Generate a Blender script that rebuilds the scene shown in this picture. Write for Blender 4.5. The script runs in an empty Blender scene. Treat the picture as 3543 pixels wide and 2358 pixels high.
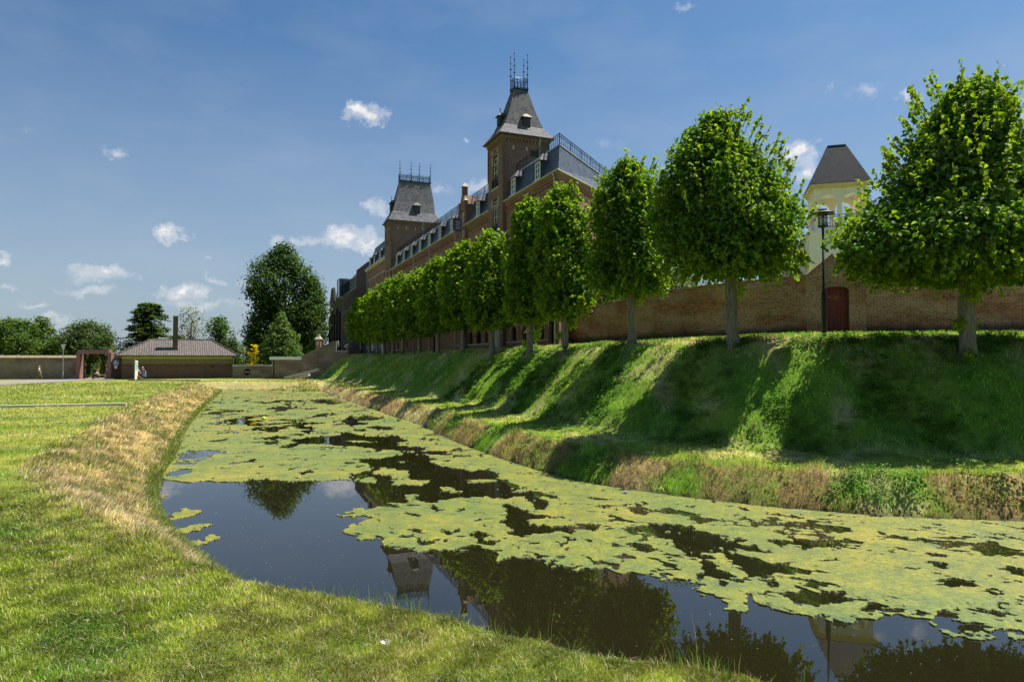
import bpy, math, random, numpy as np
from mathutils import Vector, Matrix, noise as mnoise
random.seed(7)
rng = np.random.default_rng(11)
R = math.radians
scene = bpy.context.scene
COL = scene.collection

# ---------------------------------------------------------------- camera, light, exposure
EYE = Vector((0.0, 0.0, 3.6))
FPX, CX, CY, PITCH = 1540.0, 1178.0, 784.0, math.atan(44.0 / 1540.0)
cam_data = bpy.data.cameras.new("camera")
cam_data.sensor_width = 36.0
cam_data.lens = 36.0 * FPX / 2356.0
cam_data.clip_start = 0.1
cam_data.clip_end = 6000.0
cam = bpy.data.objects.new("camera", cam_data)
COL.objects.link(cam)
cam.location = EYE
cam.rotation_euler = (R(90) + PITCH, 0, 0)
scene.camera = cam

SUN_DIR = Vector((math.cos(R(29)) * 0.42, math.sin(R(29)) * 0.42, 0.9075)).normalized()
SUN_EL = math.asin(SUN_DIR.z)
SUN_AZ = math.atan2(SUN_DIR.x, SUN_DIR.y)          # from +Y towards +X
sun_data = bpy.data.lights.new("sun", 'SUN')
sun_data.energy = 4.8
sun_data.angle = R(0.53)
sun_data.color = (1.0, 0.93, 0.82)
sun = bpy.data.objects.new("sun", sun_data)
COL.objects.link(sun)
sun.rotation_euler = SUN_DIR.to_track_quat('Z', 'Y').to_euler()

scene.view_settings.view_transform = 'Standard'
scene.view_settings.look = 'None'
scene.view_settings.exposure = 1.0
scene.view_settings.gamma = 1.0
cy = scene.cycles
cy.use_adaptive_sampling = True
cy.adaptive_threshold = 0.035
cy.use_denoising = True
try:
    cy.denoiser = 'OPENIMAGEDENOISE'
    cy.denoising_prefilter = 'ACCURATE'
except Exception:
    pass
cy.max_bounces = 6
cy.diffuse_bounces = 3
cy.glossy_bounces = 3
cy.transmission_bounces = 4
cy.transparent_max_bounces = 6
cy.sample_clamp_indirect = 4.0
cy.caustics_reflective = False
cy.caustics_refractive = False


def ray(px, py):
    c, s = math.cos(PITCH), math.sin(PITCH)
    return Vector((px - CX, FPX * c - (CY - py) * s, FPX * s + (CY - py) * c))


def at(px, py, Y):
    r = ray(px, py)
    return EYE + r * (Y / r.y)


def on_z(px, py, z):
    r = ray(px, py)
    return EYE + r * ((z - EYE.z) / r.z)


# ---------------------------------------------------------------- node helper
class NT:
    def __init__(self, tree):
        self.t = tree

    def n(self, typ, **kw):
        nd = self.t.nodes.new(typ)
        for k, v in kw.items():
            if k.startswith('i_'):
                key = k[2:]
                key = int(key) if key.isdigit() else key.replace('_', ' ')
                sock = nd.inputs[key]
                if hasattr(v, 'is_linked') or isinstance(v, bpy.types.NodeSocket):
                    self.t.links.new(v, sock)
                else:
                    sock.default_value = v
            else:
                setattr(nd, k, v)
        return nd

    def link(self, a, b):
        self.t.links.new(a, b)

    def math(self, op, a, b=None, c=None, clamp=False):
        nd = self.t.nodes.new('ShaderNodeMath')
        nd.operation = op
        nd.use_clamp = clamp
        for i, v in enumerate((a, b, c)):
            if v is None:
                continue
            if isinstance(v, bpy.types.NodeSocket):
                self.t.links.new(v, nd.inputs[i])
            else:
                nd.inputs[i].default_value = v
        return nd.outputs[0]

    def mix(self, fac, a, b, blend='MIX'):
        nd = self.t.nodes.new('ShaderNodeMix')
        nd.data_type = 'RGBA'
        nd.blend_type = blend
        nd.clamp_factor = True
        for idx, v in ((0, fac), (6, a), (7, b)):
            if isinstance(v, bpy.types.NodeSocket):
                self.t.links.new(v, nd.inputs[idx])
            elif idx == 0:
                nd.inputs[idx].default_value = v
            else:
                nd.inputs[idx].default_value = (v[0], v[1], v[2], 1)
        return nd.outputs[2]

    def ramp(self, fac, stops, interp='LINEAR'):
        nd = self.t.nodes.new('ShaderNodeValToRGB')
        nd.color_ramp.interpolation = interp
        el = nd.color_ramp.elements
        while len(el) < len(stops):
            el.new(0.5)
        for e, (p, c) in zip(el, stops):
            e.position = p
            c = (c, c, c) if not hasattr(c, '__len__') else c
            e.color = (c[0], c[1], c[2], 1)
        self.t.links.new(fac, nd.inputs[0])
        return nd.outputs[0]


# ---------------------------------------------------------------- world: sky and fair-weather clouds
world = bpy.data.worlds.new("World")
scene.world = world
world.use_nodes = True
wt = world.node_tree
wt.nodes.clear()
W = NT(wt)
sky = W.n('ShaderNodeTexSky', sky_type='NISHITA', sun_disc=False)
sky.sun_elevation = SUN_EL
sky.sun_rotation = SUN_AZ
sky.altitude = 0
sky.air_density = 1.0
sky.dust_density = 1.3
sky.ozone_density = 2.2
tc = W.n('ShaderNodeTexCoord')
sep = W.n('ShaderNodeSeparateXYZ')
W.link(tc.outputs['Generated'], sep.inputs[0])
azn = W.math('ARCTAN2', sep.outputs[0], sep.outputs[1])
eln = W.math('ARCSINE', sep.outputs[2])
cmb = W.n('ShaderNodeCombineXYZ', i_0=azn, i_1=eln, i_2=0.0)
# soft warp so that no cloud is a clean ellipse
nz = W.n('ShaderNodeTexNoise', noise_dimensions='3D')
nz.inputs['Scale'].default_value = 26.0
nz.inputs['Detail'].default_value = 8.0
nz.inputs['Roughness'].default_value = 0.7
W.link(cmb.outputs[0], nz.inputs['Vector'])
wv = W.n('ShaderNodeVectorMath', operation='SUBTRACT')
W.link(nz.outputs['Color'], wv.inputs[0])
wv.inputs[1].default_value = (0.5, 0.5, 0.5)
wm = W.n('ShaderNodeVectorMath', operation='MULTIPLY_ADD')
W.link(wv.outputs[0], wm.inputs[0])
wm.inputs[1].default_value = (0.10, 0.055, 0.0)
W.link(cmb.outputs[0], wm.inputs[2])
warped = wm.outputs[0]
# px, py, half width px, half height px, strength
CLOUDS = [(845, 265, 48, 26, 1.0), (828, 253, 30, 18, .8), (275, 357, 32, 20, .55), (395, 538, 42, 22, .85), (868, 476, 38, 20, .6),
          (655, 558, 36, 20, .6), (720, 553, 40, 14, .6), (800, 548, 70, 30, 1.0), (835, 560, 60, 24, .9),
          (235, 627, 85, 22, .65), (215, 666, 95, 16, .5), (425, 672, 50, 24, .85), (450, 700, 70, 16, .5), (15, 592, 40, 20, .7),
          (15, 655, 30, 12, .5), (1835, 355, 48, 36, 1.0), (1860, 390, 40, 30, .8), (2092, 216, 34, 22, .65), (1990, 205, 50, 20, .35),
          (1905, 200, 14, 10, .3), (1070, 328, 14, 8, .5), (490, 640, 30, 14, .4), (85, 705, 45, 10, .4), (120, 742, 60, 14, .4),
          (565, 648, 28, 12, .4), (1010, 440, 40, 16, .4), (1105, 432, 34, 18, .7), (1560, 430, 36, 16, .6), (485, 596, 16, 9, .35), (2330, 270, 40, 18, .4),
          (540, 700, 60, 20, .25), (1585, 12, 22, 14, .35), (60, 300, 30, 14, .15), (1400, 330, 60, 22, .15)]
acc = None
for (px, py, hw_, hh_, st) in CLOUDS:
    d0 = ray(px, py).normalized()
    a0, e0 = math.atan2(d0.x, d0.y), math.asin(d0.z)
    k = math.cos(a0)
    sa, se = 1.2 * hw_ / FPX * k * k, 1.05 * hh_ / FPX * k
    vm = W.n('ShaderNodeVectorMath', operation='MULTIPLY_ADD')
    W.link(warped, vm.inputs[0])
    vm.inputs[1].default_value = (1 / sa, 1 / se, 0)
    vm.inputs[2].default_value = (-a0 / sa, -e0 / se, 0)
    ln = W.n('ShaderNodeVectorMath', operation='LENGTH')
    W.link(vm.outputs[0], ln.inputs[0])
    v = W.math('MULTIPLY_ADD', ln.outputs['Value'], -st, st, clamp=True)
    acc = v if acc is None else W.math('MAXIMUM', acc, v)
n2 = W.n('ShaderNodeTexNoise')
n2.inputs['Scale'].default_value = 55.0
n2.inputs['Detail'].default_value = 4.0
W.link(cmb.outputs[0], n2.inputs['Vector'])
dens = W.math('MULTIPLY', acc, W.math('MULTIPLY_ADD', n2.outputs[0], 1.6, 0.35))
dens = W.ramp(dens, [(0.02, 0.0), (0.5, 0.33), (1.0, 0.82)], 'EASE')
# very thin high veil, strongest low down
n3 = W.n('ShaderNodeTexNoise')
n3.inputs['Scale'].default_value = 5.0
n3.inputs['Detail'].default_value = 5.0
mp = W.n('ShaderNodeMapping')
mp.inputs['Scale'].default_value = (1, 2.6, 1)
W.link(cmb.outputs[0], mp.inputs[0])
W.link(mp.outputs[0], n3.inputs['Vector'])
veil = W.ramp(n3.outputs[0], [(0.45, 0.0), (0.75, 0.13)])
skyc = W.mix(1.0, sky.outputs[0], (0.38, 0.555, 0.66), 'MULTIPLY')
hz_ = W.ramp(sep.outputs[2], [(0.0, 0.75), (0.12, 0.5), (0.42, 0.0)])
skyc = W.mix(hz_, skyc, (2.75, 3.05, 3.5))
c1 = W.mix(veil, skyc, (3.6, 3.9, 4.2))
shade = W.mix(n2.outputs[0], (4.2, 4.2, 4.4), (7.4, 7.0, 6.6))
c2 = W.mix(dens, c1, shade)
bg = W.n('ShaderNodeBackground')
W.link(c2, bg.inputs[0])
bg.inputs[1].default_value = 0.084
wo = W.n('ShaderNodeOutputWorld')
W.link(bg.outputs[0], wo.inputs[0])
try:
    world.cycles.sampling_method = 'MANUAL'
    world.cycles.sample_map_resolution = 1024
except Exception:
    pass


# ---------------------------------------------------------------- object helpers
def tag(o, label=None, cat=None, group=None, kind=None):
    if label: o['label'] = label
    if cat: o['category'] = cat
    if group: o['group'] = group
    if kind: o['kind'] = kind
    return o


def thing(name, loc=(0, 0, 0), rz=0.0, label=None, cat=None, group=None):
    o = bpy.data.objects.new(name, None)
    o.empty_display_size = 0.3
    COL.objects.link(o)
    o.location = loc
    o.rotation_euler = (0, 0, rz)
    o['kind'] = 'thing'
    return tag(o, label, cat, group)


def copy_tree(o, parent=None):
    c = o.copy()
    COL.objects.link(c)
    c.parent = parent
    for ch in list(o.children):
        copy_tree(ch, c)
    return c


def np_mesh(name, verts, faces_flat, nper, mat, parent=None, cols=None, smooth=False, uv=None):
    """verts (N,3); faces_flat int array; nper verts per face (int)."""
    me = bpy.data.meshes.new(name)
    nv = len(verts)
    nf = len(faces_flat) // nper
    me.vertices.add(nv)
    me.vertices.foreach_set('co', np.ascontiguousarray(verts, dtype=np.float32).ravel())
    me.loops.add(nf * nper)
    me.loops.foreach_set('vertex_index', np.ascontiguousarray(faces_flat, dtype=np.int32))
    me.polygons.add(nf)
    me.polygons.foreach_set('loop_start', np.arange(0, nf * nper, nper, dtype=np.int32))
    if smooth:
        me.polygons.foreach_set('use_smooth', np.ones(nf, dtype=bool))
    me.update(calc_edges=True)
    if cols is not None:
        at_ = me.color_attributes.new('Col', 'FLOAT_COLOR', 'POINT')
        c4 = np.ones((nv, 4), dtype=np.float32)
        c4[:, :3] = cols
        at_.data.foreach_set('color', c4.ravel())
    me.materials.append(mat)
    o = bpy.data.objects.new(name, me)
    COL.objects.link(o)
    o.parent = parent
    return o


class MB:
    def __init__(self, M=None):
        self.v, self.f, self.M = [], [], M
        self.uvx = {}

    def _a(self, p):
        p = Vector(p)
        if self.M is not None:
            p = self.M @ p
        self.v.append(p)
        return len(self.v) - 1

    def poly(self, pts, uv=None):
        idx = [self._a(p) for p in pts]
        if uv:
            self.uvx[len(self.f)] = uv
        self.f.append(idx)

    def box(self, x0, x1, y0, y1, z0, z1):
        i = [self._a(p) for p in ((x0, y0, z0), (x1, y0, z0), (x1, y1, z0), (x0, y1, z0), (x0, y0, z1), (x1, y0, z1), (x1, y1, z1), (x0, y1, z1))]
        for q in ((0, 3, 2, 1), (4, 5, 6, 7), (0, 1, 5, 4), (1, 2, 6, 5), (2, 3, 7, 6), (3, 0, 4, 7)):
            self.f.append([i[k] for k in q])

    def loft(self, A, B, cap0=True, cap1=True):
        a = [self._a(p) for p in A]
        b = [self._a(p) for p in B]
        n = len(a)
        for k in range(n):
            self.f.append([a[k], a[(k + 1) % n], b[(k + 1) % n], b[k]])
        if cap0: self.f.append(a[::-1])
        if cap1: self.f.append(b)

    def tube(self, pts, r, seg=6, cap=True):
        pts = [Vector(p) for p in pts]
        rs = r if hasattr(r, '__len__') else [r] * len(pts)
        rings = []
        up = Vector((0, 0, 1))
        for k, p in enumerate(pts):
            t = (pts[min(k + 1, len(pts) - 1)] - pts[max(k - 1, 0)]).normalized()
            a = t.cross(up)
            if a.length < 0.05:
                a = t.cross(Vector((1, 0, 0)))
            a.normalize()
            b = t.cross(a)
            rings.append([self._a(p + (a * math.cos(2 * math.pi * j / seg) + b * math.sin(2 * math.pi * j / seg)) * rs[k]) for j in range(seg)])
        for k in range(len(rings) - 1):
            for j in range(seg):
                self.f.append([rings[k][j], rings[k][(j + 1) % seg], rings[k + 1][(j + 1) % seg], rings[k + 1][j]])
        if cap:
            self.f.append(rings[0][::-1])
            self.f.append(rings[-1])

    def lathe(self, prof, c=(0, 0, 0), seg=12):
        rings = []
        for (r, z) in prof:
            rings.append([self._a((c[0] + r * math.cos(2 * math.pi * j / seg), c[1] + r * math.sin(2 * math.pi * j / seg), c[2] + z)) for j in range(seg)])
        for k in range(len(rings) - 1):
            for j in range(seg):
                self.f.append([rings[k][j], rings[k][(j + 1) % seg], rings[k + 1][(j + 1) % seg], rings[k + 1][j]])
        self.f.append(rings[0][::-1])
        self.f.append(rings[-1])

    def wall(self, O, U, W_, H, ops=(), depth=0.2, inward=None, V=Vector((0, 0, 1))):
        """a wall face with rectangular / arched openings and their reveals; ops: (u0,v0,u1,v1,arch_rise)"""
        O, U = Vector(O), Vector(U).normalized()
        inn = Vector(inward).normalized() * depth
        us = sorted({0.0, W_} | {o[0] for o in ops} | {o[2] for o in ops})
        vs = sorted({0.0, H} | {o[1] for o in ops} | {o[3] for o in ops})
        P = lambda u, v: O + U * u + V * v
        for i in range(len(us) - 1):
            run = None
            for j in range(len(vs) - 1):
                cu, cv = (us[i] + us[i + 1]) / 2, (vs[j] + vs[j + 1]) / 2
                hole = any(o[0] < cu < o[2] and o[1] < cv < o[3] for o in ops)
                if hole:
                    if run is not None:
                        self.poly([P(us[i], run), P(us[i + 1], run), P(us[i + 1], vs[j]), P(us[i], vs[j])])
                    run = None
                elif run is None:
                    run = vs[j]
            if run is not None:
                self.poly([P(us[i], run), P(us[i + 1], run), P(us[i + 1], H), P(us[i], H)])
        for o in ops:
            u0, v0, u1, v1 = o[:4]
            rise = o[4] if len(o) > 4 else 0
            vt = v1 - rise
            for a, b in (((u0, v0), (u1, v0)), ((u0, v0), (u0, vt)), ((u1, v0), (u1, vt))):
                self.poly([P(*a), P(*b), P(*b) + inn, P(*a) + inn])
            if rise <= 0:
                self.poly([P(u0, v1), P(u1, v1), P(u1, v1) + inn, P(u0, v1) + inn])
            else:
                N = 10
                arc = [(u0 + (u1 - u0) * (0.5 - 0.5 * math.cos(math.pi * k / N)), vt + rise * math.sin(math.pi * k / N)) for k in range(N + 1)]
                for k in range(N):
                    a, b = arc[k], arc[k + 1]
                    self.poly([P(*a), P(*b), P(b[0], v1), P(a[0], v1)])
                    self.poly([P(*a), P(*b), P(*b) + inn, P(*a) + inn])

    def build(self, name, mat, parent=None, smooth=False, label=None, cat=None, group=None, kind=None):
        me = bpy.data.meshes.new(name)
        me.from_pydata([tuple(v) for v in self.v], [], self.f)
        uvl = me.uv_layers.new(name='UVMap')
        Z = Vector((0, 0, 1))
        for p in me.polygons:
            ex = self.uvx.get(p.index)
            if ex:
                for k, li in enumerate(p.loop_indices):
                    uvl.data[li].uv = ex[k]
                continue
            n = p.normal
            t = Z.cross(n)
            if t.length < 0.1:
                t = Vector((1, 0, 0))
            t.normalize()
            if t.x + 0.3 * t.y < 0:
                t = -t
            b = n.cross(t)
            if b.z < 0:
                b = -b
            for li in p.loop_indices:
                co = me.vertices[me.loops[li].vertex_index].co
                uvl.data[li].uv = (co.dot(t), co.dot(b))
        if smooth:
            for p in me.polygons: p.use_smooth = True
        me.materials.append(mat)
        me.validate()
        o = bpy.data.objects.new(name, me)
        COL.objects.link(o)
        o.parent = parent
        return tag(o, label, cat, group, kind)


# ---------------------------------------------------------------- materials
def mat_base(name):
    m = bpy.data.materials.new(name)
    m.use_nodes = True
    m.node_tree.nodes.clear()
    N = NT(m.node_tree)
    out = N.n('ShaderNodeOutputMaterial')
    return m, N, out


def plain(name, col, rough=0.7, metal=0.0, spec=0.4, var=0.12, scale=3.0, bump=0.0):
    m, N, out = mat_base(name)
    t = N.n('ShaderNodeTexCoord')
    z = N.n('ShaderNodeTexNoise', i_Scale=scale, i_Detail=5.0)
    N.link(t.outputs['Object'], z.inputs['Vector'])
    c = N.ramp(z.outputs[0], [(0.25, [x * (1 - var) for x in col]), (0.75, [min(1, x * (1 + var)) for x in col])])
    p = N.n('ShaderNodeBsdfPrincipled', i_Roughness=rough, i_Metallic=metal)
    p.inputs['Specular IOR Level'].default_value = spec
    N.link(c, p.inputs['Base Color'])
    if bump:
        z2 = N.n('ShaderNodeTexNoise', i_Scale=scale * 12, i_Detail=3.0)
        N.link(t.outputs['Object'], z2.inputs['Vector'])
        b = N.n('ShaderNodeBump', i_Strength=bump, i_Distance=0.02)
        N.link(z2.outputs[0], b.inputs['Height'])
        N.link(b.outputs[0], p.inputs['Normal'])
    N.link(p.outputs[0], out.inputs[0])
    return m


def brick(name, c1, c2, mortar, bw=0.22, bh=0.065, ms=0.01, lime=0.0, soot=0.3, offset=0.5, bump=0.5, rough=0.88, base_soot=0.0):
    m, N, out = mat_base(name)
    uv = N.n('ShaderNodeUVMap')
    t = N.n('ShaderNodeTexCoord')
    wob = N.n('ShaderNodeTexNoise', i_Scale=1.1, i_Detail=2.0)
    N.link(uv.outputs[0], wob.inputs['Vector'])
    wv_ = N.n('ShaderNodeVectorMath', operation='MULTIPLY_ADD')
    N.link(wob.outputs['Color'], wv_.inputs[0])
    wv_.inputs[1].default_value = (0.03, 0.03, 0)
    N.link(uv.outputs[0], wv_.inputs[2])
    b = N.n('ShaderNodeTexBrick', offset=offset, i_Scale=1.0)
    b.inputs['Color1'].default_value = (*c1, 1)
    b.inputs['Color2'].default_value = (*c2, 1)
    b.inputs['Mortar'].default_value = (*mortar, 1)
    b.inputs['Mortar Size'].default_value = ms
    b.inputs['Mortar Smooth'].default_value = 0.2
    b.inputs['Brick Width'].default_value = bw
    b.inputs['Row Height'].default_value = bh
    N.link(wv_.outputs[0], b.inputs['Vector'])
    big = N.n('ShaderNodeTexNoise', i_Scale=0.55, i_Detail=6.0, i_Roughness=0.65)
    N.link(uv.outputs[0], big.inputs['Vector'])
    fine = N.n('ShaderNodeTexNoise', i_Scale=5.0, i_Detail=6.0, i_Roughness=0.7)
    N.link(uv.outputs[0], fine.inputs['Vector'])
    c = N.mix(N.ramp(big.outputs[0], [(0.35, soot), (0.62, 0.0)]), b.outputs[0], [x * 0.35 for x in c1])
    c = N.mix(N.ramp(fine.outputs[0], [(0.4, 0.0), (0.8, 0.22)]), c, [min(1, x * 1.7) for x in c2])
    vo = N.n('ShaderNodeTexWhiteNoise', noise_dimensions='2D')
    sn = N.n('ShaderNodeVectorMath', operation='SNAP')
    N.link(uv.outputs[0], sn.inputs[0])
    sn.inputs[1].default_value = (bw * 0.5, bh, 1)
    N.link(sn.outputs[0], vo.inputs['Vector'])
    c = N.mix(N.math('MULTIPLY', N.ramp(vo.outputs[0], [(0.70, 0.0), (0.95, 0.75)]), N.math('SUBTRACT', 1.0, b.outputs['Fac'])), c, [x * 0.3 for x in c2])
    if lime > 0:
        mpn = N.n('ShaderNodeMapping')
        mpn.inputs['Scale'].default_value = (0.35, 0.9, 1)
        N.link(uv.outputs[0], mpn.inputs[0])
        lz = N.n('ShaderNodeTexNoise', i_Scale=0.9, i_Detail=3.0)
        N.link(mpn.outputs[0], lz.inputs['Vector'])
        lf = N.n('ShaderNodeTexNoise', i_Scale=9.0, i_Detail=6.0, i_Roughness=0.8)
        mp2 = N.n('ShaderNodeMapping')
        mp2.inputs['Scale'].default_value = (1.0, 3.0, 1)
        N.link(uv.outputs[0], mp2.inputs[0])
        N.link(mp2.outputs[0], lf.inputs['Vector'])
        k = N.math('MULTIPLY', N.ramp(lz.outputs[0], [(0.43, 0.0), (0.58, 1.0)]), N.ramp(lf.outputs[0], [(0.47, 0.0), (0.57, 1.0)]))
        c = N.mix(N.math('MULTIPLY', k, lime), c, (0.50, 0.40, 0.33))
    if base_soot > 0:
        sp = N.n('ShaderNodeSeparateXYZ')
        N.link(uv.outputs[0], sp.inputs[0])
        e = N.math('ADD', sp.outputs[1], N.math('MULTIPLY', big.outputs[0], 0.5))
        c = N.mix(N.ramp(e, [(0.35, base_soot), (0.6, 0.0)]), c, (0.02, 0.017, 0.016))
    p = N.n('ShaderNodeBsdfPrincipled', i_Roughness=rough)
    p.inputs['Specular IOR Level'].default_value = 0.25
    N.link(c, p.inputs['Base Color'])
    bm = N.n('ShaderNodeBump', i_Strength=bump, i_Distance=0.012)
    hh = N.math('ADD', N.math('MULTIPLY', b.outputs['Fac'], -1.0), N.math('MULTIPLY', fine.outputs[0], 0.8))
    N.link(hh, bm.inputs['Height'])
    N.link(bm.outputs[0], p.inputs['Normal'])
    N.link(p.outputs[0], out.inputs[0])
    return m


def foliage(name, tr=0.42, gloss=0.05, rough=0.45, trans_tint=(1.5, 1.45, 0.45)):
    m, N, out = mat_base(name)
    a = N.n('ShaderNodeVertexColor', layer_name='Col')
    d = N.n('ShaderNodeBsdfDiffuse')
    N.link(a.outputs[0], d.inputs[0])
    tcol = N.mix(1.0, a.outputs[0], trans_tint, 'MULTIPLY')
    t = N.n('ShaderNodeBsdfTranslucent')
    N.link(tcol, t.inputs[0])
    mx = N.n('ShaderNodeMixShader', i_0=tr)
    N.link(d.outputs[0], mx.inputs[1])
    N.link(t.outputs[0], mx.inputs[2])
    g = N.n('ShaderNodeBsdfGlossy', i_Roughness=rough)
    g.inputs[0].default_value = (0.9, 0.95, 0.9, 1)
    m2 = N.n('ShaderNodeMixShader', i_0=gloss)
    N.link(mx.outputs[0], m2.inputs[1])
    N.link(g.outputs[0], m2.inputs[2])
    N.link(m2.outputs[0], out.inputs[0])
    return m


M = {}
M['brick'] = brick('red_brown_brick', (0.37, 0.165, 0.115), (0.22, 0.105, 0.078), (0.30, 0.225, 0.18), ms=0.010, soot=0.28)
M['brick_dark'] = brick('sooty_tower_brick', (0.26, 0.14, 0.10), (0.16, 0.09, 0.07), (0.24, 0.18, 0.145), ms=0.012, soot=0.4)
M['brick_old'] = brick('old_garden_wall_brick', (0.40, 0.140, 0.080), (0.15, 0.058, 0.040), (0.36, 0.265, 0.19), bw=0.27, bh=0.09, ms=0.012, lime=0.75, soot=0.5, bump=0.9, base_soot=0.75)
M['brick_modern'] = brick('purple_brick', (0.13, 0.072, 0.076), (0.08, 0.048, 0.056), (0.07, 0.05, 0.05), soot=0.15)
M['brick_black'] = brick('blackened_brick', (0.05, 0.035, 0.028), (0.03, 0.022, 0.018), (0.05, 0.04, 0.035), soot=0.5)
M['brick_far'] = brick('weathered_boundary_brick', (0.25, 0.155, 0.115), (0.13, 0.085, 0.068), (0.28, 0.235, 0.19), bw=0.24, bh=0.08, ms=0.016, lime=0.55, soot=0.5)
M['brick_hut'] = brick('brown_pavilion_brick', (0.21, 0.11, 0.085), (0.14, 0.078, 0.064), (0.17, 0.125, 0.105), soot=0.35)
M['brick_yellow'] = brick('yellow_brick_band', (0.30, 0.25, 0.13), (0.22, 0.18, 0.10), (0.22, 0.19, 0.13), soot=0.1)
M['slate'] = brick('slate_roof', (0.10, 0.125, 0.165), (0.065, 0.08, 0.11), (0.02, 0.022, 0.028), bw=0.3, bh=0.17, ms=0.012, soot=0.25, bump=0.6, rough=0.42)
M['slate_tower'] = brick('tower_slate', (0.165, 0.165, 0.185), (0.105, 0.105, 0.125), (0.03, 0.03, 0.033), bw=0.34, bh=0.2, ms=0.014, soot=0.3, bump=0.7, rough=0.75)
M['tile'] = brick('grey_brown_roof_tiles', (0.235, 0.20, 0.18), (0.14, 0.12, 0.115), (0.04, 0.036, 0.034), bw=0.3, bh=0.36, ms=0.07, soot=0.3, offset=0.0, bump=1.0, rough=0.8)
M['stone'] = plain('cream_stone', (0.42, 0.38, 0.30), 0.8, bump=0.3)
M['stucco'] = plain('cream_stucco', (0.84, 0.76, 0.63), 0.75, var=0.05, scale=1.2, bump=0.1)
M['stucco_trim'] = plain('ochre_trim', (0.70, 0.52, 0.28), 0.7, var=0.06)
M['white'] = plain('white_paint', (0.74, 0.73, 0.68), 0.5, var=0.05)
M['cream_paint'] = plain('cream_paint', (0.62, 0.58, 0.48), 0.5, var=0.05)
M['concrete'] = plain('pale_concrete', (0.42, 0.40, 0.37), 0.85, bump=0.4)
M['pink'] = plain('pink_concrete', (0.25, 0.125, 0.11), 0.85, var=0.2, scale=1.0, bump=0.3)
M['iron'] = plain('black_iron', (0.018, 0.022, 0.028), 0.45, 0.6, var=0.3)
M['zinc'] = plain('zinc', (0.34, 0.37, 0.38), 0.45, 0.3, var=0.15)
M['green_gutter'] = plain('dark_green_gutter', (0.03, 0.085, 0.065), 0.5)
M['yellow_board'] = plain('yellow_soffit_board', (0.50, 0.44, 0.09), 0.6)
M['dark'] = plain('dark_interior', (0.012, 0.012, 0.014), 0.6)
M['louvre'] = plain('dark_louvre', (0.03, 0.03, 0.033), 0.6)
M['grey_post'] = plain('grey_steel', (0.33, 0.33, 0.32), 0.45, 0.4)
m, N, out = mat_base('ridged_bark')
t = N.n('ShaderNodeTexCoord')
mp_ = N.n('ShaderNodeMapping')
mp_.inputs['Scale'].default_value = (16, 16, 1.6)
N.link(t.outputs['Object'], mp_.inputs[0])
z1 = N.n('ShaderNodeTexNoise', i_Scale=1.4, i_Detail=7.0, i_Roughness=0.7)
N.link(mp_.outputs[0], z1.inputs['Vector'])
z2 = N.n('ShaderNodeTexNoise', i_Scale=2.2, i_Detail=4.0)
N.link(t.outputs['Object'], z2.inputs['Vector'])
c = N.ramp(z1.outputs[0], [(0.36, (0.075, 0.062, 0.048)), (0.5, (0.19, 0.165, 0.13)), (0.66, (0.27, 0.24, 0.19))])
c = N.mix(N.ramp(z2.outputs[0], [(0.5, 0.0), (0.7, 0.4)]), c, (0.11, 0.125, 0.07))
p = N.n('ShaderNodeBsdfPrincipled', i_Roughness=0.9)
N.link(c, p.inputs['Base Color'])
b = N.n('ShaderNodeBump', i_Strength=0.9, i_Distance=0.03)
N.link(z1.outputs[0], b.inputs['Height'])
N.link(b.outputs[0], p.inputs['Normal'])
N.link(p.outputs[0], out.inputs[0])
M['bark'] = m
M['bark_dark'] = plain('dark_bark', (0.06, 0.048, 0.038), 0.9, var=0.4, scale=8, bump=0.6)
M['leaf'] = foliage('lime_leaf', tr=0.45, gloss=0.018, rough=0.5)
M['leaf_far'] = foliage('far_leaf', tr=0.38, gloss=0.008, trans_tint=(1.3, 1.35, 0.5))
M['grass'] = foliage('grass_blade', tr=0.38, gloss=0.03, trans_tint=(1.25, 1.3, 0.6))
M['asphalt'] = plain('grey_path_surface', (0.20, 0.18, 0.165), 0.9, bump=0.3)
M['soil'] = plain('dry_bare_soil', (0.26, 0.175, 0.115), 0.95, var=0.35, scale=5, bump=0.8)
M['skin'] = plain('skin', (0.55, 0.32, 0.23), 0.55, var=0.04)
def fabric(n, c): return plain(n, c, 0.9, var=0.12, scale=9)
m, N, out = mat_base('window_glass')
p = N.n('ShaderNodeBsdfPrincipled', i_Roughness=0.06)
p.inputs['Base Color'].default_value = (0.035, 0.045, 0.055, 1)
p.inputs['Specular IOR Level'].default_value = 0.9
N.link(p.outputs[0], out.inputs[0])
M['glass'] = m

# ---------------------------------------------------------------- numpy noise
def vnoise(x, y, seed=0):
    xi, yi = np.floor(x).astype(np.int64), np.floor(y).astype(np.int64)
    xf, yf = x - xi, y - yi
    def h(a, b):
        n = (a * 374761393 + b * 668265263 + seed * 974634777) & 0x7fffffff
        n = ((n ^ (n >> 13)) * 1274126177) & 0x7fffffff
        n = n ^ (n >> 16)
        return (n & 0xffff) / 65535.0
    u, v = xf * xf * (3 - 2 * xf), yf * yf * (3 - 2 * yf)
    return (h(xi, yi) * (1 - u) + h(xi + 1, yi) * u) * (1 - v) + (h(xi, yi + 1) * (1 - u) + h(xi + 1, yi + 1) * u) * v


def fbm(x, y, seed=0, octv=4):
    s, a, t = 0.0, 0.5, 0.0
    for k in range(octv):
        s = s + a * vnoise(x * 2 ** k + 17.3 * k, y * 2 ** k - 9.1 * k, seed + k)
        t += a
        a *= 0.55
    return s / t


def sstep(a, b, x):
    t = np.clip((x - a) / (b - a), 0, 1)
    return t * t * (3 - 2 * t)


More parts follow.
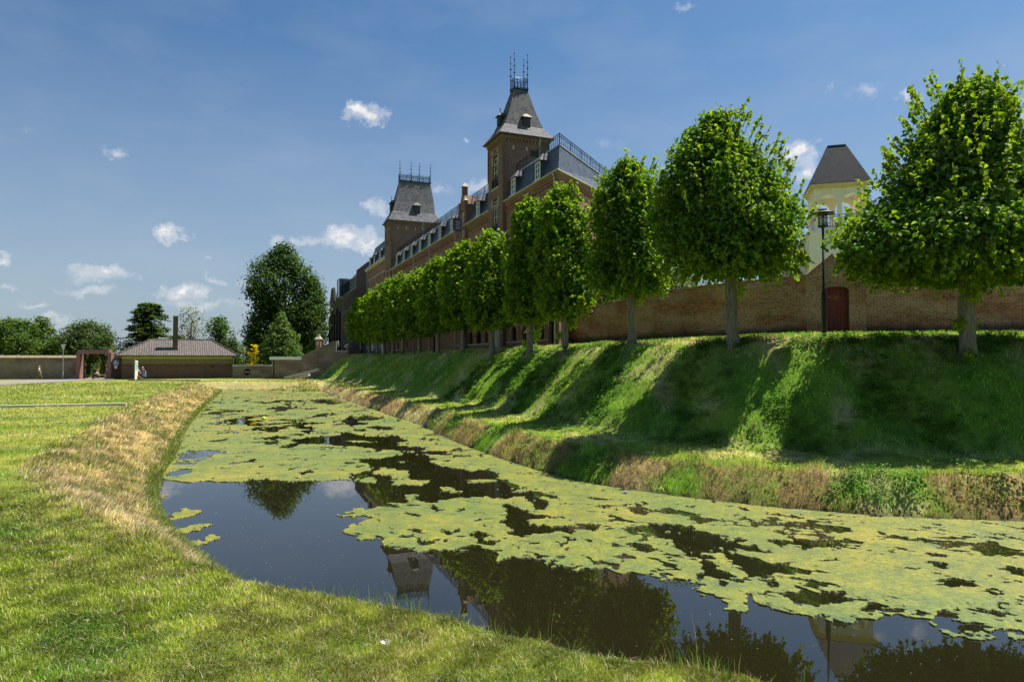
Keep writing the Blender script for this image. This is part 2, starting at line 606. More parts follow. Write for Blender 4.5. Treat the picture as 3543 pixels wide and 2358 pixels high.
def catmull(pts, n=6):
    pts = [np.array(p, float) for p in pts]
    P = [2 * pts[0] - pts[1]] + pts + [2 * pts[-1] - pts[-2]]
    out = []
    for i in range(1, len(P) - 2):
        for k in range(n):
            t = k / n
            a, b, c, d = P[i - 1], P[i], P[i + 1], P[i + 2]
            out.append(0.5 * ((2 * b) + (c - a) * t + (2 * a - 5 * b + 4 * c - d) * t * t + (3 * b - a - 3 * c + d) * t ** 3))
    out.append(pts[-1])
    return np.array(out)


def wpt(px, py, z=0.0):
    p = on_z(px, py, z)
    return (p.x, p.y)


# right bank waterline from the near right to far end, and beyond (foot of the bank)
RW = [(60, 3), (38, 10), (22, 13.6)] + [wpt(*q) for q in ((2340, 1200), (1900, 1178), (1500, 1134), (1270, 1092), (1060, 1022), (960, 976), (830, 932), (740, 900))]
RWs = catmull(RW, 5)
dirR = np.array([-0.376, 0.927])
RFULL = np.vstack([RWs, [[-25.2, 84], [-31.5, 94], [-39, 110], [-130, 330], [-700, 1700]]])
LW = [wpt(*q) for q in ((516, 897), (450, 962), (410, 1040), (366, 1120), (385, 1205), (462, 1290))] + [(-3.3, 9.35), (-1.4, 8.35), (0.2, 7.55), (1.6, 6.85), (3.2, 6.0), (5.2, 4.9), (9, 2.6), (16, -1.5), (40, -6)]
LWs = catmull(LW, 5)
MOAT = np.vstack([LWs, [[60, -6]], RWs])      # closed polygon


def dist_poly(x, y, P, closed=False):
    """unsigned distance, and signed side of the nearest segment (+ = right of travel)"""
    best = np.full(x.shape, 1e9)
    side = np.zeros(x.shape)
    n = len(P)
    for i in range(n if closed else n - 1):
        a, b = P[i], P[(i + 1) % n]
        d = b - a
        L2 = d @ d
        if L2 < 1e-9: continue
        t = np.clip(((x - a[0]) * d[0] + (y - a[1]) * d[1]) / L2, 0, 1)
        dx, dy = x - (a[0] + t * d[0]), y - (a[1] + t * d[1])
        dd = dx * dx + dy * dy
        m_ = dd < best
        best = np.where(m_, dd, best)
        side = np.where(m_, np.sign(d[1] * dx - d[0] * dy), side)
    return np.sqrt(best), side


def inside(x, y, P):
    c = np.zeros(x.shape, bool)
    n = len(P)
    for i in range(n):
        a, b = P[i], P[(i + 1) % n]
        if a[1] == b[1]: continue
        cond = ((a[1] > y) != (b[1] > y)) & (x < (b[0] - a[0]) * (y - a[1]) / (b[1] - a[1]) + a[0])
        c ^= cond
    return c


def ground_info(x, y):
    """height, plus distances used for colouring"""
    dr, sr = dist_poly(x, y, RFULL)
    sR = dr * sr                                   # + = bank side
    dl, _ = dist_poly(x, y, MOAT, True)
    ins = inside(x, y, MOAT)
    # the lip wobbles and bulges like a hand-cut bank
    wob = (fbm(x * 0.35, y * 0.35, 5) - 0.5) * 1.0
    s = sR + wob * sstep(0.3, 1.5, sR)
    zr = np.interp(s, [-3, -0.2, 0.0, 0.2, 0.85, 1.1, 3.4, 3.7, 6.6, 7.4, 9, 14, 20, 60],
                   [-0.7, -0.25, 0.0, 0.28, 0.80, 0.86, 1.0, 1.2, 4.08, 4.32, 4.42, 4.78, 4.88, 4.9])
    wl = np.interp(y, [4, 10, 16, 30, 80], [0.85, 1.0, 2.6, 3.0, 3.2])
    far = sstep(78, 82, y)
    wl = wl * (1 - far) + 2.2 * far
    lw = dl + (fbm(x * 0.6, y * 0.6, 9) - 0.5) * 0.7 * sstep(0.1, 0.8, dl)
    zl = 0.92 * np.interp(lw / wl, [0, 0.12, 0.85, 1.0], [0.06, 0.2, 0.92, 1.0])
    zl = np.where(ins, 0, zl)
    zl = zl + np.where(y > 60, 0.02, 0)
    z = np.where(sR > 0, np.maximum(zr, np.where(y > 78, zl, 0)), zl)
    basin = -0.55 * sstep(0, 1.2, dl)
    z = np.where(ins, basin - 0.03, z)
    # lumps and hummocks
    onb = sstep(0.2, 1.0, sR) * (1 - sstep(9, 13, sR))
    lump = (fbm(x * 1.6, y * 1.6, 21, 4) - 0.5)
    amp = 0.05 + 0.34 * onb * (1 - 0.5 * sstep(3.2, 6, sR)) * (1 - 0.8 * np.exp(-((sR - 2.3) / 0.9) ** 2))
    amp = amp + 0.14 * (1 - sstep(wl * 0.7, wl * 1.25, dl)) * (sR < 0) * (y > 9.5)
    z = np.where(ins, z, z + lump * amp * sstep(0, 0.4, dl))
    # broad unevenness of the slope: shallow vertical ribs that catch the light
    rib = fbm((x * 0.927 + y * 0.376) * 0.12 + 3, (y * 0.927 - x * 0.376) * 0.5, 31, 3) - 0.5
    z = z + rib * 0.30 * onb * sstep(3, 4.5, sR) * (1 - sstep(6.5, 8, sR))
    return z, sR, dl, ins, wl


def gz(x, y):
    z = ground_info(np.array([float(x)]), np.array([float(y)]))[0]
    return float(z[0])


# ---------------------------------------------------------------- ground sheet
def make_ground():
    rr = np.concatenate([np.geomspace(1.2, 40, 300), np.geomspace(40.4, 130, 120), np.geomspace(136, 4000, 26)])
    az = np.concatenate([np.arange(-180, -52, 4.0), np.arange(-52, 52.01, 0.27), np.arange(56, 180, 4.0)])
    AZ, RR = np.meshgrid(np.radians(az), rr)
    X, Y = RR * np.sin(AZ), RR * np.cos(AZ)
    z = ground_info(X.ravel(), Y.ravel())[0]
    nr, na = X.shape
    V = np.stack([X.ravel(), Y.ravel(), z], 1)
    i = np.arange(nr - 1)[:, None] * na + np.arange(na)[None, :]
    j = np.arange(nr - 1)[:, None] * na + (np.arange(na)[None, :] + 1) % na
    F = np.stack([i, j, j + na, i + na], -1).reshape(-1, 4)
    V = np.vstack([V, [[0, 0, 0.9]]])
    F = F[:, ::-1]
    c = len(V) - 1
    fan = np.array([[c, k, (k + 1) % na, (k + 1) % na] for k in range(na)])
    m, N, out = mat_base('grassy_ground')
    g = N.n('ShaderNodeVertexColor', layer_name='Col')
    t = N.n('ShaderNodeTexCoord')
    n1 = N.n('ShaderNodeTexNoise', i_Scale=9.0, i_Detail=8.0, i_Roughness=0.75)
    N.link(t.outputs['Object'], n1.inputs['Vector'])
    n2_ = N.n('ShaderNodeTexNoise', i_Scale=1.3, i_Detail=6.0, i_Roughness=0.7)
    N.link(t.outputs['Object'], n2_.inputs['Vector'])
    mul = N.ramp(n1.outputs[0], [(0.3, 0.55), (0.7, 1.45)])
    c0 = N.mix(1.0, g.outputs[0], mul, 'MULTIPLY')
    c1_ = N.mix(N.ramp(n2_.outputs[0], [(0.52, 0.0), (0.72, 0.35)]), c0, (0.21, 0.18, 0.07))
    p = N.n('ShaderNodeBsdfDiffuse')
    N.link(c1_, p.inputs[0])
    b = N.n('ShaderNodeBump', i_Strength=0.9, i_Distance=0.06)
    N.link(n1.outputs[0], b.inputs['Height'])
    N.link(b.outputs[0], p.inputs['Normal'])
    N.link(p.outputs[0], out.inputs[0])
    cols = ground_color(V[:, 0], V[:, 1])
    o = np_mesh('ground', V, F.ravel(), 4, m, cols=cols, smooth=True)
    o['kind'] = 'structure'
    return o


GREEN = np.array([0.090, 0.155, 0.020])
LUSH = np.array([0.050, 0.125, 0.015])
YELL = np.array([0.21, 0.235, 0.04])
DRY = np.array([0.40, 0.31, 0.18])
BROWN = np.array([0.19, 0.115, 0.065])


def mixc(a, b, t):
    return a * (1 - t[:, None]) + b * t[:, None]


def zone_t(x, y):
    """(t yellow, t dry straw, t bare brown, lush)"""
    z, sR, dl, ins, wl = ground_info(x, y)
    n1 = fbm(x * 0.45, y * 0.45, 41, 4)
    n2 = fbm(x * 1.7, y * 1.7, 43, 4)
    n3 = fbm(x * 0.16, y * 0.3, 47, 3)
    bank = sR > 0
    lawn = ~bank
    yellow = np.where(lawn, sstep(0.36, 0.62, n1) * 0.85 + 0.1, sstep(0.45, 0.7, n1) * 0.5 + 0.5 * np.exp(-((sR - 2.1) / 0.7) ** 2))  # on the bank, the ledge is also yellowed to look sunlit
    lush = np.where(lawn, sstep(0.52, 0.66, fbm(x * 0.5 + 9, y * 0.5, 53)), sstep(0.45, 0.65, n2) * 0.7)
    # dry cut grass on the left bank slope
    onslope = lawn & (y > 10)
    dry = np.where(onslope, (1 - sstep(wl * 0.95, wl * 1.25, dl + (n2 - .5) * 1.2)) * sstep(0.05, 0.5, dl) * (0.55 + 0.45 * sstep(0.3, 0.55, n2)), 0.0)
    dry = np.maximum(dry, np.where(lawn, 0.22 * sstep(0.6, 0.75, n2), 0.0))
    dry = np.maximum(dry, np.where(lawn & (y > 20), 0.28 * sstep(0.5, 0.68, fbm(x * 0.12, y * 0.5, 61)), 0.0))
    # lower strip of the right bank: brown mown stalks; berm: dry; crest: worn
    brown = np.where(bank, (1 - sstep(0.8, 1.2, sR)) * sstep(0.33, 0.58, n1 + 0.12 * (n2 - .5)) * 0.9, 0.0)
    dryb = np.where(bank, np.exp(-((sR - 3.4) / 0.3) ** 2) * (0.5 * n2) + np.exp(-((sR - 7.6) / 1.0) ** 2) * sstep(0.35, 0.6, n2) * 0.75
                    + 0.45 * sstep(0.56, 0.7, fbm(x * 0.9, y * 0.9, 67)), 0.0)
    dryb = np.where(bank & (y > 35), np.maximum(dryb, (1 - sstep(0.9, 1.7, sR)) * 0.65), dryb)
    dry = np.maximum(dry, np.clip(dryb, 0, 0.9))
    farend = (y > 78) & lawn & (dl < 3)
    dry = np.where(farend, 0.5 * n2 + 0.35, dry)
    # trodden burrow mounds on the slope
    for (mx, my, mr) in MOUNDS:
        d = np.hypot(x - mx, (y - my))
        brown = np.maximum(brown, (1 - sstep(mr * 0.6, mr * 1.15, d + (n2 - .5) * 0.6)))
    return yellow, dry, brown, lush, z, sR, dl, ins


MOUNDS = []
for (px, py, zz, r) in ((1800, 866, 3.0, .55), (1290, 905, 2.6, .35), (1105, 930, 1.6, .5), (2330, 1080, 1.05, .4), (1010, 945, 1.2, .5)):
    q = on_z(px, py, zz)
    MOUNDS.append((q.x, q.y, r))


def ground_color(x, y):
    yellow, dry, brown, lush, z, sR, dl, ins = zone_t(x, y)
    c = mixc(GREEN[None, :], LUSH[None, :], lush * 0.8)
    c = mixc(c, YELL[None, :], yellow)
    c = mixc(c, DRY[None, :], dry * 0.85)
    c = mixc(c, BROWN[None, :], brown * 0.8)
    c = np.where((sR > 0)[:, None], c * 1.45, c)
    plate = sstep(13.0, 14.0, sR)
    c = mixc(c, np.array([[0.17, 0.15, 0.13]]), plate * (sR > 0) * 0.85 * (x < 3))
    mud = ins | (z < 0.06)
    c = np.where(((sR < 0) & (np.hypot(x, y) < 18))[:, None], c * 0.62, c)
    c = np.where(mud[:, None], np.array([[0.05, 0.045, 0.025]]), c)
    return c


ground = make_ground()

# ---------------------------------------------------------------- water
def make_water():
    m, N, out = mat_base('still_water')
    t = N.n('ShaderNodeTexCoord')
    mp_ = N.n('ShaderNodeMapping')
    mp_.inputs['Scale'].default_value = (1, 0.5, 1)
    N.link(t.outputs['Object'], mp_.inputs[0])
    n = N.n('ShaderNodeTexNoise', i_Scale=2.4, i_Detail=3.0)
    N.link(mp_.outputs[0], n.inputs['Vector'])
    b = N.n('ShaderNodeBump', i_Strength=0.05, i_Distance=0.012)
    N.link(n.outputs[0], b.inputs['Height'])
    d = N.n('ShaderNodeBsdfDiffuse')
    d.inputs[0].default_value = (0.011, 0.010, 0.004, 1)
    g = N.n('ShaderNodeBsdfGlossy', i_Roughness=0.012)
    g.inputs[0].default_value = (0.95, 0.96, 1.0, 1)
    N.link(b.outputs[0], g.inputs['Normal'])
    f = N.n('ShaderNodeFresnel', i_IOR=1.7)
    N.link(b.outputs[0], f.inputs['Normal'])
    ms = N.n('ShaderNodeMixShader')
    N.link(f.outputs[0], ms.inputs[0])
    N.link(d.outputs[0], ms.inputs[1])
    N.link(g.outputs[0], ms.inputs[2])
    N.link(ms.outputs[0], out.inputs[0])
    mb = MB()
    mb.poly([(p[0] , p[1], 0) for p in MOAT_W])
    o = mb.build('water', m, kind='structure')
    return o


# outline pushed out by 15 cm under the banks
cen = []
for i, p in enumerate(MOAT):
    a, b = MOAT[i - 1], MOAT[(i + 1) % len(MOAT)]
    d = b - a
    n = np.array([-d[1], d[0]]) / (np.hypot(*d) + 1e-9)
    cen.append(p + n * 0.3 if True else p)
area = 0.5 * sum(MOAT[i - 1][0] * MOAT[i][1] - MOAT[i][0] * MOAT[i - 1][1] for i in range(len(MOAT)))
MOAT_W = np.array([MOAT[i] + (cen[i] - MOAT[i]) * (-1 if area > 0 else 1) for i in range(len(MOAT))])
water = make_water()

# ---------------------------------------------------------------- floating algae, outlines laid on the water plane
K = 0.28225
REG = {1: (332.5, 891.1), 2: (665.0, 1024.1), 3: (1064.0, 1090.6), 4: (1691.0, 1157.1)}
OPS = """
-|2 410,278 490,275 560,300 680,312 740,290 850,285 820,325 930,332 1060,330 1165,300 1140,285 990,275 940,240 990,210 900,195 790,185 700,180 640,160 570,140 575,130 510,108 760,108 830,85 1100,75 1150,100 1220,100 1215,118 1145,130 1250,170 1400,190 1480,208 1550,190 1640,200 1710,230 1700,270 1780,290 1850,330 1840,350 1730,355 1660,380 1680,410 1740,430 1690,430 1600,422 1500,425 1330,435 1220,455 1170,465 1100,455 1000,440 1070,415 960,405 945,430 980,460 1020,487 900,475 760,470 700,468 890,490 940,515 700,515 640,525 600,505 510,500 480,508 515,520 530,545 415,565 490,578 620,570 660,590 570,625 520,645 470,660 445,690 500,710 560,740 530,765 640,780 750,775 770,825 900,828 1100,848 1300,850 1440,850 1475,830 1560,840 1700,880 1740,935 1830,930 1940,925 1960,905 2100,935 2150,965 2120,985 2180,1000 2260,990 2280,970 2310,975;3 705,740 780,775 855,750 870,735 950,765 920,780 970,795 1030,775 1040,760 1150,770 1250,805 1400,815 1600,830 1580,850 1650,865 1670,845 1800,840 1830,870 1920,880 2010,915 1890,910 1910,950 1980,980 1990,1010 2150,1020 2190,1070 2190,1120;4 0,880 100,870 110,840 80,815 150,800 250,850 400,880 490,905 560,920 660,935 750,930 810,955 910,950 920,930 1060,935 1160,930 1300,925 1450,940 1600,945 1640,985 1720,1050 1830,1095 1960,1105 2100,1100 2200,1080 2356,1050 3300,1000 3300,3500 -5500,3500 -5500,300;1 -200,800 150,745 270,760 290,775 500,760 720,775 830,765 870,750 1000,750 1180,770 1350,755 1590,745 1680,762
-|1 1350,108 1420,98 1560,92 1650,130 1500,132 1400,125
-|1 800,105 860,100 840,125
-|1 990,120 1100,105 1110,120 1010,128
-|1 1040,185 1110,185 1080,200
-|1 550,215 650,218 600,228
-|1 900,345 1000,335 1030,318 1080,320 1190,330 1100,345 1060,365 960,355
-|1 970,300 1100,288 1180,290 1020,308
-|1 1270,350 1380,340 1400,358 1300,368
-|1 1150,380 1320,376 1300,390 1180,389
-|1 1590,270 1640,255 1690,220 1700,260 1760,285 1860,295 1720,310 1700,325 1640,300
-|1 1700,345 1800,340 1810,358 1700,360
-|1 1830,320 1930,310 2030,335 1990,350 1900,335
-|1 1190,425 1300,410 1400,400 1580,390 1620,370 1690,370 1760,395 1850,405 1900,395 2080,400 2100,430 2020,440 1880,440 1700,435 1640,430 1660,445 1880,450 1980,460 2100,475 2320,488 2250,520 2100,515 1950,510 1880,530 1850,500 1700,480 1560,475 1450,465 1280,465
-|1 500,440 600,445 665,430 650,415 560,430
-|1 860,410 950,420 890,425
-|1 950,445 1100,438 1120,448 1030,470 980,470
-|1 570,375 680,370 640,379
-|1 270,590 270,570 330,545 340,512 430,520 520,505 580,520 700,530 560,545 560,565 450,580 380,590
-|1 170,710 200,690 290,665 370,660 410,675 350,700 240,730 150,735
-|1 430,355 480,350 400,375
-|1 690,380 740,355 780,380
-|1 1600,610 1720,612 1640,628
-|1 1165,590 1240,578 1200,592
-|1 1170,665 1260,655 1200,672
-|2 455,230 510,228 550,250 500,255
-|2 600,215 680,210 690,230 780,250 790,270 740,280 700,270 690,245 620,235
+|2 885,135 950,128 930,145
+|2 1420,290 1560,280 1690,282 1600,305 1460,302
+|2 1230,360 1290,342 1360,350 1390,375 1350,385 1280,378
-|2 1130,490 1180,490 1230,510 1310,515 1240,545 1190,525
-|2 920,555 1030,555 1100,570 1020,580 950,575
-|2 735,672 900,680 1050,685 1140,700 950,696
-|2 1190,710 1270,690 1400,675 1350,705 1250,725
-|2 880,745 930,735 1040,735 1050,765 1180,780 1120,820 1060,800 1000,770
-|2 1375,530 1400,515 1450,508 1400,540
-|2 1500,625 1560,600 1750,580 1640,606
-|2 1450,720 1580,710 1580,745 1540,760 1600,790 1680,790 1700,830 1600,825 1490,800
-|3 330,250 400,240 450,270 530,300 640,325 780,345 810,360 700,355 620,370 520,365 510,380 580,420 720,422 850,420 910,415 930,395 1050,395 1150,425 1100,450 1000,455 920,470 930,490 890,485 780,470 720,480 600,495 530,520 450,520 370,505 400,440 330,400 340,370 360,310
-|3 430,170 480,140 560,145 620,150 700,170 770,195 760,205 700,205 620,180 690,240 680,290 600,290 560,250 500,190
-|3 760,235 900,245 1120,255 1200,265 1300,285 1380,275 1480,275 1560,320 1500,330 1380,300 1250,275 1100,265 880,250
-|3 1600,290 1700,290 1830,300 1930,330 1980,355 2160,390 2080,400 1900,395 1840,370 1900,350 1780,325 1650,320
-|3 1240,340 1400,375 1600,410 1780,440 1900,500 1990,510 2100,520 2190,570 2356,590 2356,620 2230,625 2290,650 2200,650 2250,720 2356,780 2356,800 2280,745 2200,700 2150,690 2160,660 2120,620 2040,605 1960,630 1890,650 1930,590 1860,570 1950,565 1890,530 1880,500 1760,445 1600,440 1450,400 1320,390 1180,380
-|3 1860,670 1990,655 2120,670 2090,690 1960,690 1900,690
-|3 1940,700 2050,740 2050,770 2140,790 2200,840 2290,845 2356,850 2300,870 2190,860 2100,860 2020,820 1880,860 1850,835 1920,780
-|3 1215,580 1400,585 1500,575 1540,590 1650,605 1500,615 1330,605
-|3 1450,520 1540,515 1560,540 1480,555
-|3 1170,660 1290,645 1360,660 1350,690 1290,705 1220,690
-|3 830,540 890,510 920,545 860,555 870,600 820,610 810,580
-|3 940,660 1100,680 1190,720 1290,760 1260,780 1100,715 980,680
-|3 380,600 600,635 760,675 900,700 640,665
-|4 0,345 100,325 130,345 230,375 310,390 200,385 90,370 0,372
-|4 270,290 400,310 500,325 650,318 790,350 795,385 740,360 600,348 450,335 300,340
-|4 190,195 330,190 440,160 560,160 700,185 950,210 1000,250 870,265 780,240 680,215 560,205 400,205
-|4 220,210 400,227 560,240 700,255 800,290 1000,320 1010,345 880,345 770,320 600,260 420,245
-|4 270,85 430,95 610,103 430,112 330,105
-|4 255,120 400,125 340,137
-|4 590,440 650,450 780,470 880,500 800,497 650,465
-|4 1200,250 1300,260 1450,290 1600,310 1850,320 2070,325 2200,360 2356,385 2356,455 2250,450 2070,430 1950,390 1900,360 1800,355 1650,345 1500,310 1230,280
-|4 1540,260 1700,275 1960,290 1950,302 1750,297 1600,285
-|4 1470,465 1600,475 1700,480 1760,500 1670,520 1560,490
-|4 1500,515 1600,540 1470,532
-|4 1610,605 1700,620 1850,620 1990,670 1940,705 1760,700 1620,685 1640,660
-|4 2090,540 2200,545 2356,545 2356,595 2230,575
-|4 2030,690 2190,710 2090,728
-|4 2170,815 2356,840 2356,860 2250,850 2200,865
-|4 310,605 450,630 600,645 730,635 850,655 930,670 800,672 750,690 600,672 540,658 430,652
-|4 30,735 200,750 300,745 500,758 590,745 600,725 520,690 700,715 880,716 960,728 900,745 900,770 1010,810 800,810 750,830 720,870 620,850 450,800 300,770 200,760
-|4 0,400 100,430 300,475 420,510 650,545 750,560 810,575 650,567 500,572 490,600 350,590 100,572 30,540 70,520 0,490
-|4 0,610 100,600 250,605 80,625 0,635
-|4 1010,860 1150,855 1340,880 1550,898 1620,880 1860,875 2100,855 2220,900 2356,920 2356,937 2120,937 2040,905 1940,885 1830,895 1750,925 1840,955 1990,985 2120,995 2270,1040 2150,1068 2000,1092 1850,1080 1710,1020 1650,965 1610,925 1450,910 1250,897 1100,905 1000,900
+|1 60,905 150,880 215,890 150,912 80,915
+|2 -960,560 -850,520 -690,530 -790,575 -900,600
+|2 -960,700 -880,680 -760,640 -640,650 -760,700 -900,740
+|2 -800,800 -690,760 -610,735 -560,760 -640,800 -760,830 -840,835
"""


def parse_ops():
    res = []
    for ln in OPS.strip().splitlines():
        sign, rest = ln.split('|')
        pts = []
        for seg in rest.split(';'):
            tk = seg.split()
            ox, oy = REG[int(tk[0])]
            for q in tk[1:]:
                a, b = q.split(',')
                pts.append((ox + K * float(a), oy + K * float(b)))
        res.append((sign, np.array([wpt(px, max(py, 850)) for px, py in pts])))
    return res


def make_algae():
    # grid over the moat: fine near the camera; polar cells keep the facets even
    az = np.radians(np.arange(-46, 56, 0.075))
    rr = 1.0 / np.linspace(1 / 5.5, 1 / 90.0, 620)
    AZ, RR = np.meshgrid(az, rr)
    X, Y = (RR * np.tan(AZ)).ravel(), RR.ravel()
    ins = inside(X, Y, MOAT_W)
    dM, _ = dist_poly(X, Y, MOAT)
    # domain warp gives ragged rims
    wx = X + (fbm(X * 1.5, Y * 1.5, 71, 5) - 0.5) * 0.30 + (fbm(X * 4, Y * 4, 72, 4) - 0.5) * 0.34
    wy = Y + (fbm(X * 1.5 + 50, Y * 1.5, 73, 5) - 0.5) * 0.50 + (fbm(X * 4, Y * 4, 74, 4) - 0.5) * 0.6
    f = np.full(X.shape, 0.35)
    # distances measured in the local cell scale so far holes keep soft rims too
    for sign, P in parse_ops():
        b0, b1 = P.min(0) - 1.0, P.max(0) + 1.0
        sel = np.where((wx > b0[0]) & (wx < b1[0]) & (wy > b0[1]) & (wy < b1[1]))[0]
        if len(sel) == 0: continue
        x_, y_ = wx[sel], wy[sel]
        d, _ = dist_poly(x_, y_, P, True)
        sd = np.where(inside(x_, y_, P), -d, d)      # negative inside
        if sign == '-':
            f[sel] = np.minimum(f[sel], sd)
        else:
            f[sel] = np.maximum(f[sel], -sd)
    # small ragged gaps, more of them further out
    g = fbm(X * 0.55 + 3, Y * 0.42, 81, 5)
    far = sstep(16, 30, Y)
    mid = sstep(13, 20, Y) * (1 - sstep(60, 75, Y))
    f = np.minimum(f, (0.70 - 0.05 * far - 0.035 * mid - g) * 1.2 + 0.0)
    f = np.minimum(f, (fbm(X * 2.2, Y * 0.9, 83, 4) * -1 + 0.80 - 0.07 * far) * 0.8)
    f = np.minimum(f, (0.74 - 0.03 * far - fbm(X * 1.3 + Y * .25, Y * 2.2, 87, 5)) * 0.6)
    # thin cracks drifting with the wind, in some areas only
    ca, sa_ = math.cos(R(28)), math.sin(R(28))
    ux, uy = X * ca - Y * sa_, X * sa_ + Y * ca
    ridge = np.abs(fbm(ux * 0.5, uy * 1.3, 121, 5) - 0.5)
    f = np.minimum(f, (ridge - 0.020 * sstep(0.42, 0.62, fbm(X * 0.3, Y * 0.3, 123))) * 3.0 + 0.0)
    f = np.minimum(f, (dM - 0.02 + (fbm(X * 1.1, Y * 1.1, 91) - 0.5) * 0.25) * 1.0 + 0.05)
    f = np.where(ins, f, -0.3)
    f = f + (fbm(X * 8, Y * 8, 161, 3) - 0.5) * 0.16 * (f > -0.2)
    f = np.where(ins, f, -0.3)
    hz = 0.018 + 0.016 * (fbm(X * 5, Y * 5, 95, 3) - 0.3) * np.clip(f * 6, 0, 1)
    nr, na = RR.shape
    F2, idx = f.reshape(nr, na), np.arange(nr * na).reshape(nr, na)
    verts = [np.stack([X, Y, hz], 1)]
    tris = []
    q = np.stack([idx[:-1, :-1], idx[:-1, 1:], idx[1:, 1:], idx[1:, :-1]], -1).reshape(-1, 4)
    fv = f[q]
    full = (fv > 0).all(1)
    tris.append(q[full][:, [0, 1, 2]]); tris.append(q[full][:, [0, 2, 3]])
    part = q[((fv > 0).any(1)) & ~full]
    extra, cache, nb = [], {}, nr * na
    Xh = np.stack([X, Y, hz], 1)

    def cut(a, b):
        k = (a, b) if a < b else (b, a)
        if k not in cache:
            t = f[a] / (f[a] - f[b])
            extra.append(Xh[a] * (1 - t) + Xh[b] * t)
            cache[k] = nb + len(extra) - 1
        return cache[k]
    out = []
    rim = []
    for a, b, c, d in part.tolist():
        for t3 in ((a, b, c), (a, c, d)):
            pol = []
            cuts = []
            for i in range(3):
                u, v = t3[i], t3[(i + 1) % 3]
                if f[u] > 0: pol.append(u)
                if (f[u] > 0) != (f[v] > 0):
                    cc = cut(u, v)
                    pol.append(cc); cuts.append(cc)
            for i in range(1, len(pol) - 1):
                out.append((pol[0], pol[i], pol[i + 1]))
            if len(cuts) == 2:
                rim.append(tuple(cuts))
    V = np.vstack([verts[0], np.array(extra)])
    low = {}
    addv = []
    base = len(V)
    for e in rim:
        ids = []
        for k in e:
            if k not in low:
                p = V[k].copy(); p[2] = -0.01
                addv.append(p); low[k] = base + len(addv) - 1
            ids.append(low[k])
        out.append((e[0], e[1], ids[1])); out.append((e[0], ids[1], ids[0]))
    V = np.vstack([V, np.array(addv)])
    T = np.vstack(tris + [np.array(out)])
    used = np.unique(T)
    remap = np.full(len(V), -1); remap[used] = np.arange(len(used))
    V = V[used]; T = remap[T]
    m, N, out_ = mat_base('floating_algae')
    t = N.n('ShaderNodeTexCoord')
    a = N.n('ShaderNodeTexNoise', i_Scale=16.0, i_Detail=8.0, i_Roughness=0.85)
    b = N.n('ShaderNodeTexNoise', i_Scale=0.9, i_Detail=7.0, i_Roughness=0.7)
    c_ = N.n('ShaderNodeTexNoise', i_Scale=3.0, i_Detail=6.0, i_Roughness=0.7)
    for q_ in (a, b, c_): N.link(t.outputs['Object'], q_.inputs['Vector'])
    g0 = N.ramp(b.outputs[0], [(0.32, (0.085, 0.125, 0.028)), (0.5, (0.18, 0.19, 0.018)), (0.68, (0.26, 0.225, 0.022))])
    g1 = N.mix(N.ramp(c_.outputs[0], [(0.35, 0.6), (0.55, 0.0)]), g0, (0.075, 0.12, 0.042))
    g2 = N.mix(1.0, g1, N.ramp(a.outputs[0], [(0.36, 0.28), (0.5, 0.88), (0.66, 1.55)]), 'MULTIPLY')
    gl_ = N.n('ShaderNodeTexNoise', i_Scale=70.0, i_Detail=2.0)
    N.link(t.outputs['Object'], gl_.inputs['Vector'])
    g2 = N.mix(N.ramp(gl_.outputs[0], [(0.66, 0.0), (0.70, 0.7)]), g2, (0.55, 0.56, 0.38))  # glints painted into the colour as pale specks
    bigv = N.n('ShaderNodeTexNoise', i_Scale=0.18, i_Detail=4.0)
    N.link(t.outputs['Object'], bigv.inputs['Vector'])
    g2 = N.mix(1.0, g2, N.ramp(bigv.outputs[0], [(0.35, (0.72, 0.9, 1.0)), (0.65, (1.15, 1.05, 0.8))]), 'MULTIPLY')
    p = N.n('ShaderNodeBsdfPrincipled', i_Roughness=0.5)
    p.inputs['Specular IOR Level'].default_value = 0.4
    N.link(g2, p.inputs['Base Color'])
    bb = N.n('ShaderNodeBump', i_Strength=0.8, i_Distance=0.02)
    N.link(a.outputs[0], bb.inputs['Height'])
    N.link(bb.outputs[0], p.inputs['Normal'])
    N.link(p.outputs[0], out_.inputs[0])
    o = np_mesh('algae', V, T.ravel(), 3, m, smooth=True)
    tag(o, 'yellow green mats of algae floating on the dark moat water', 'algae', kind='stuff')


make_algae()


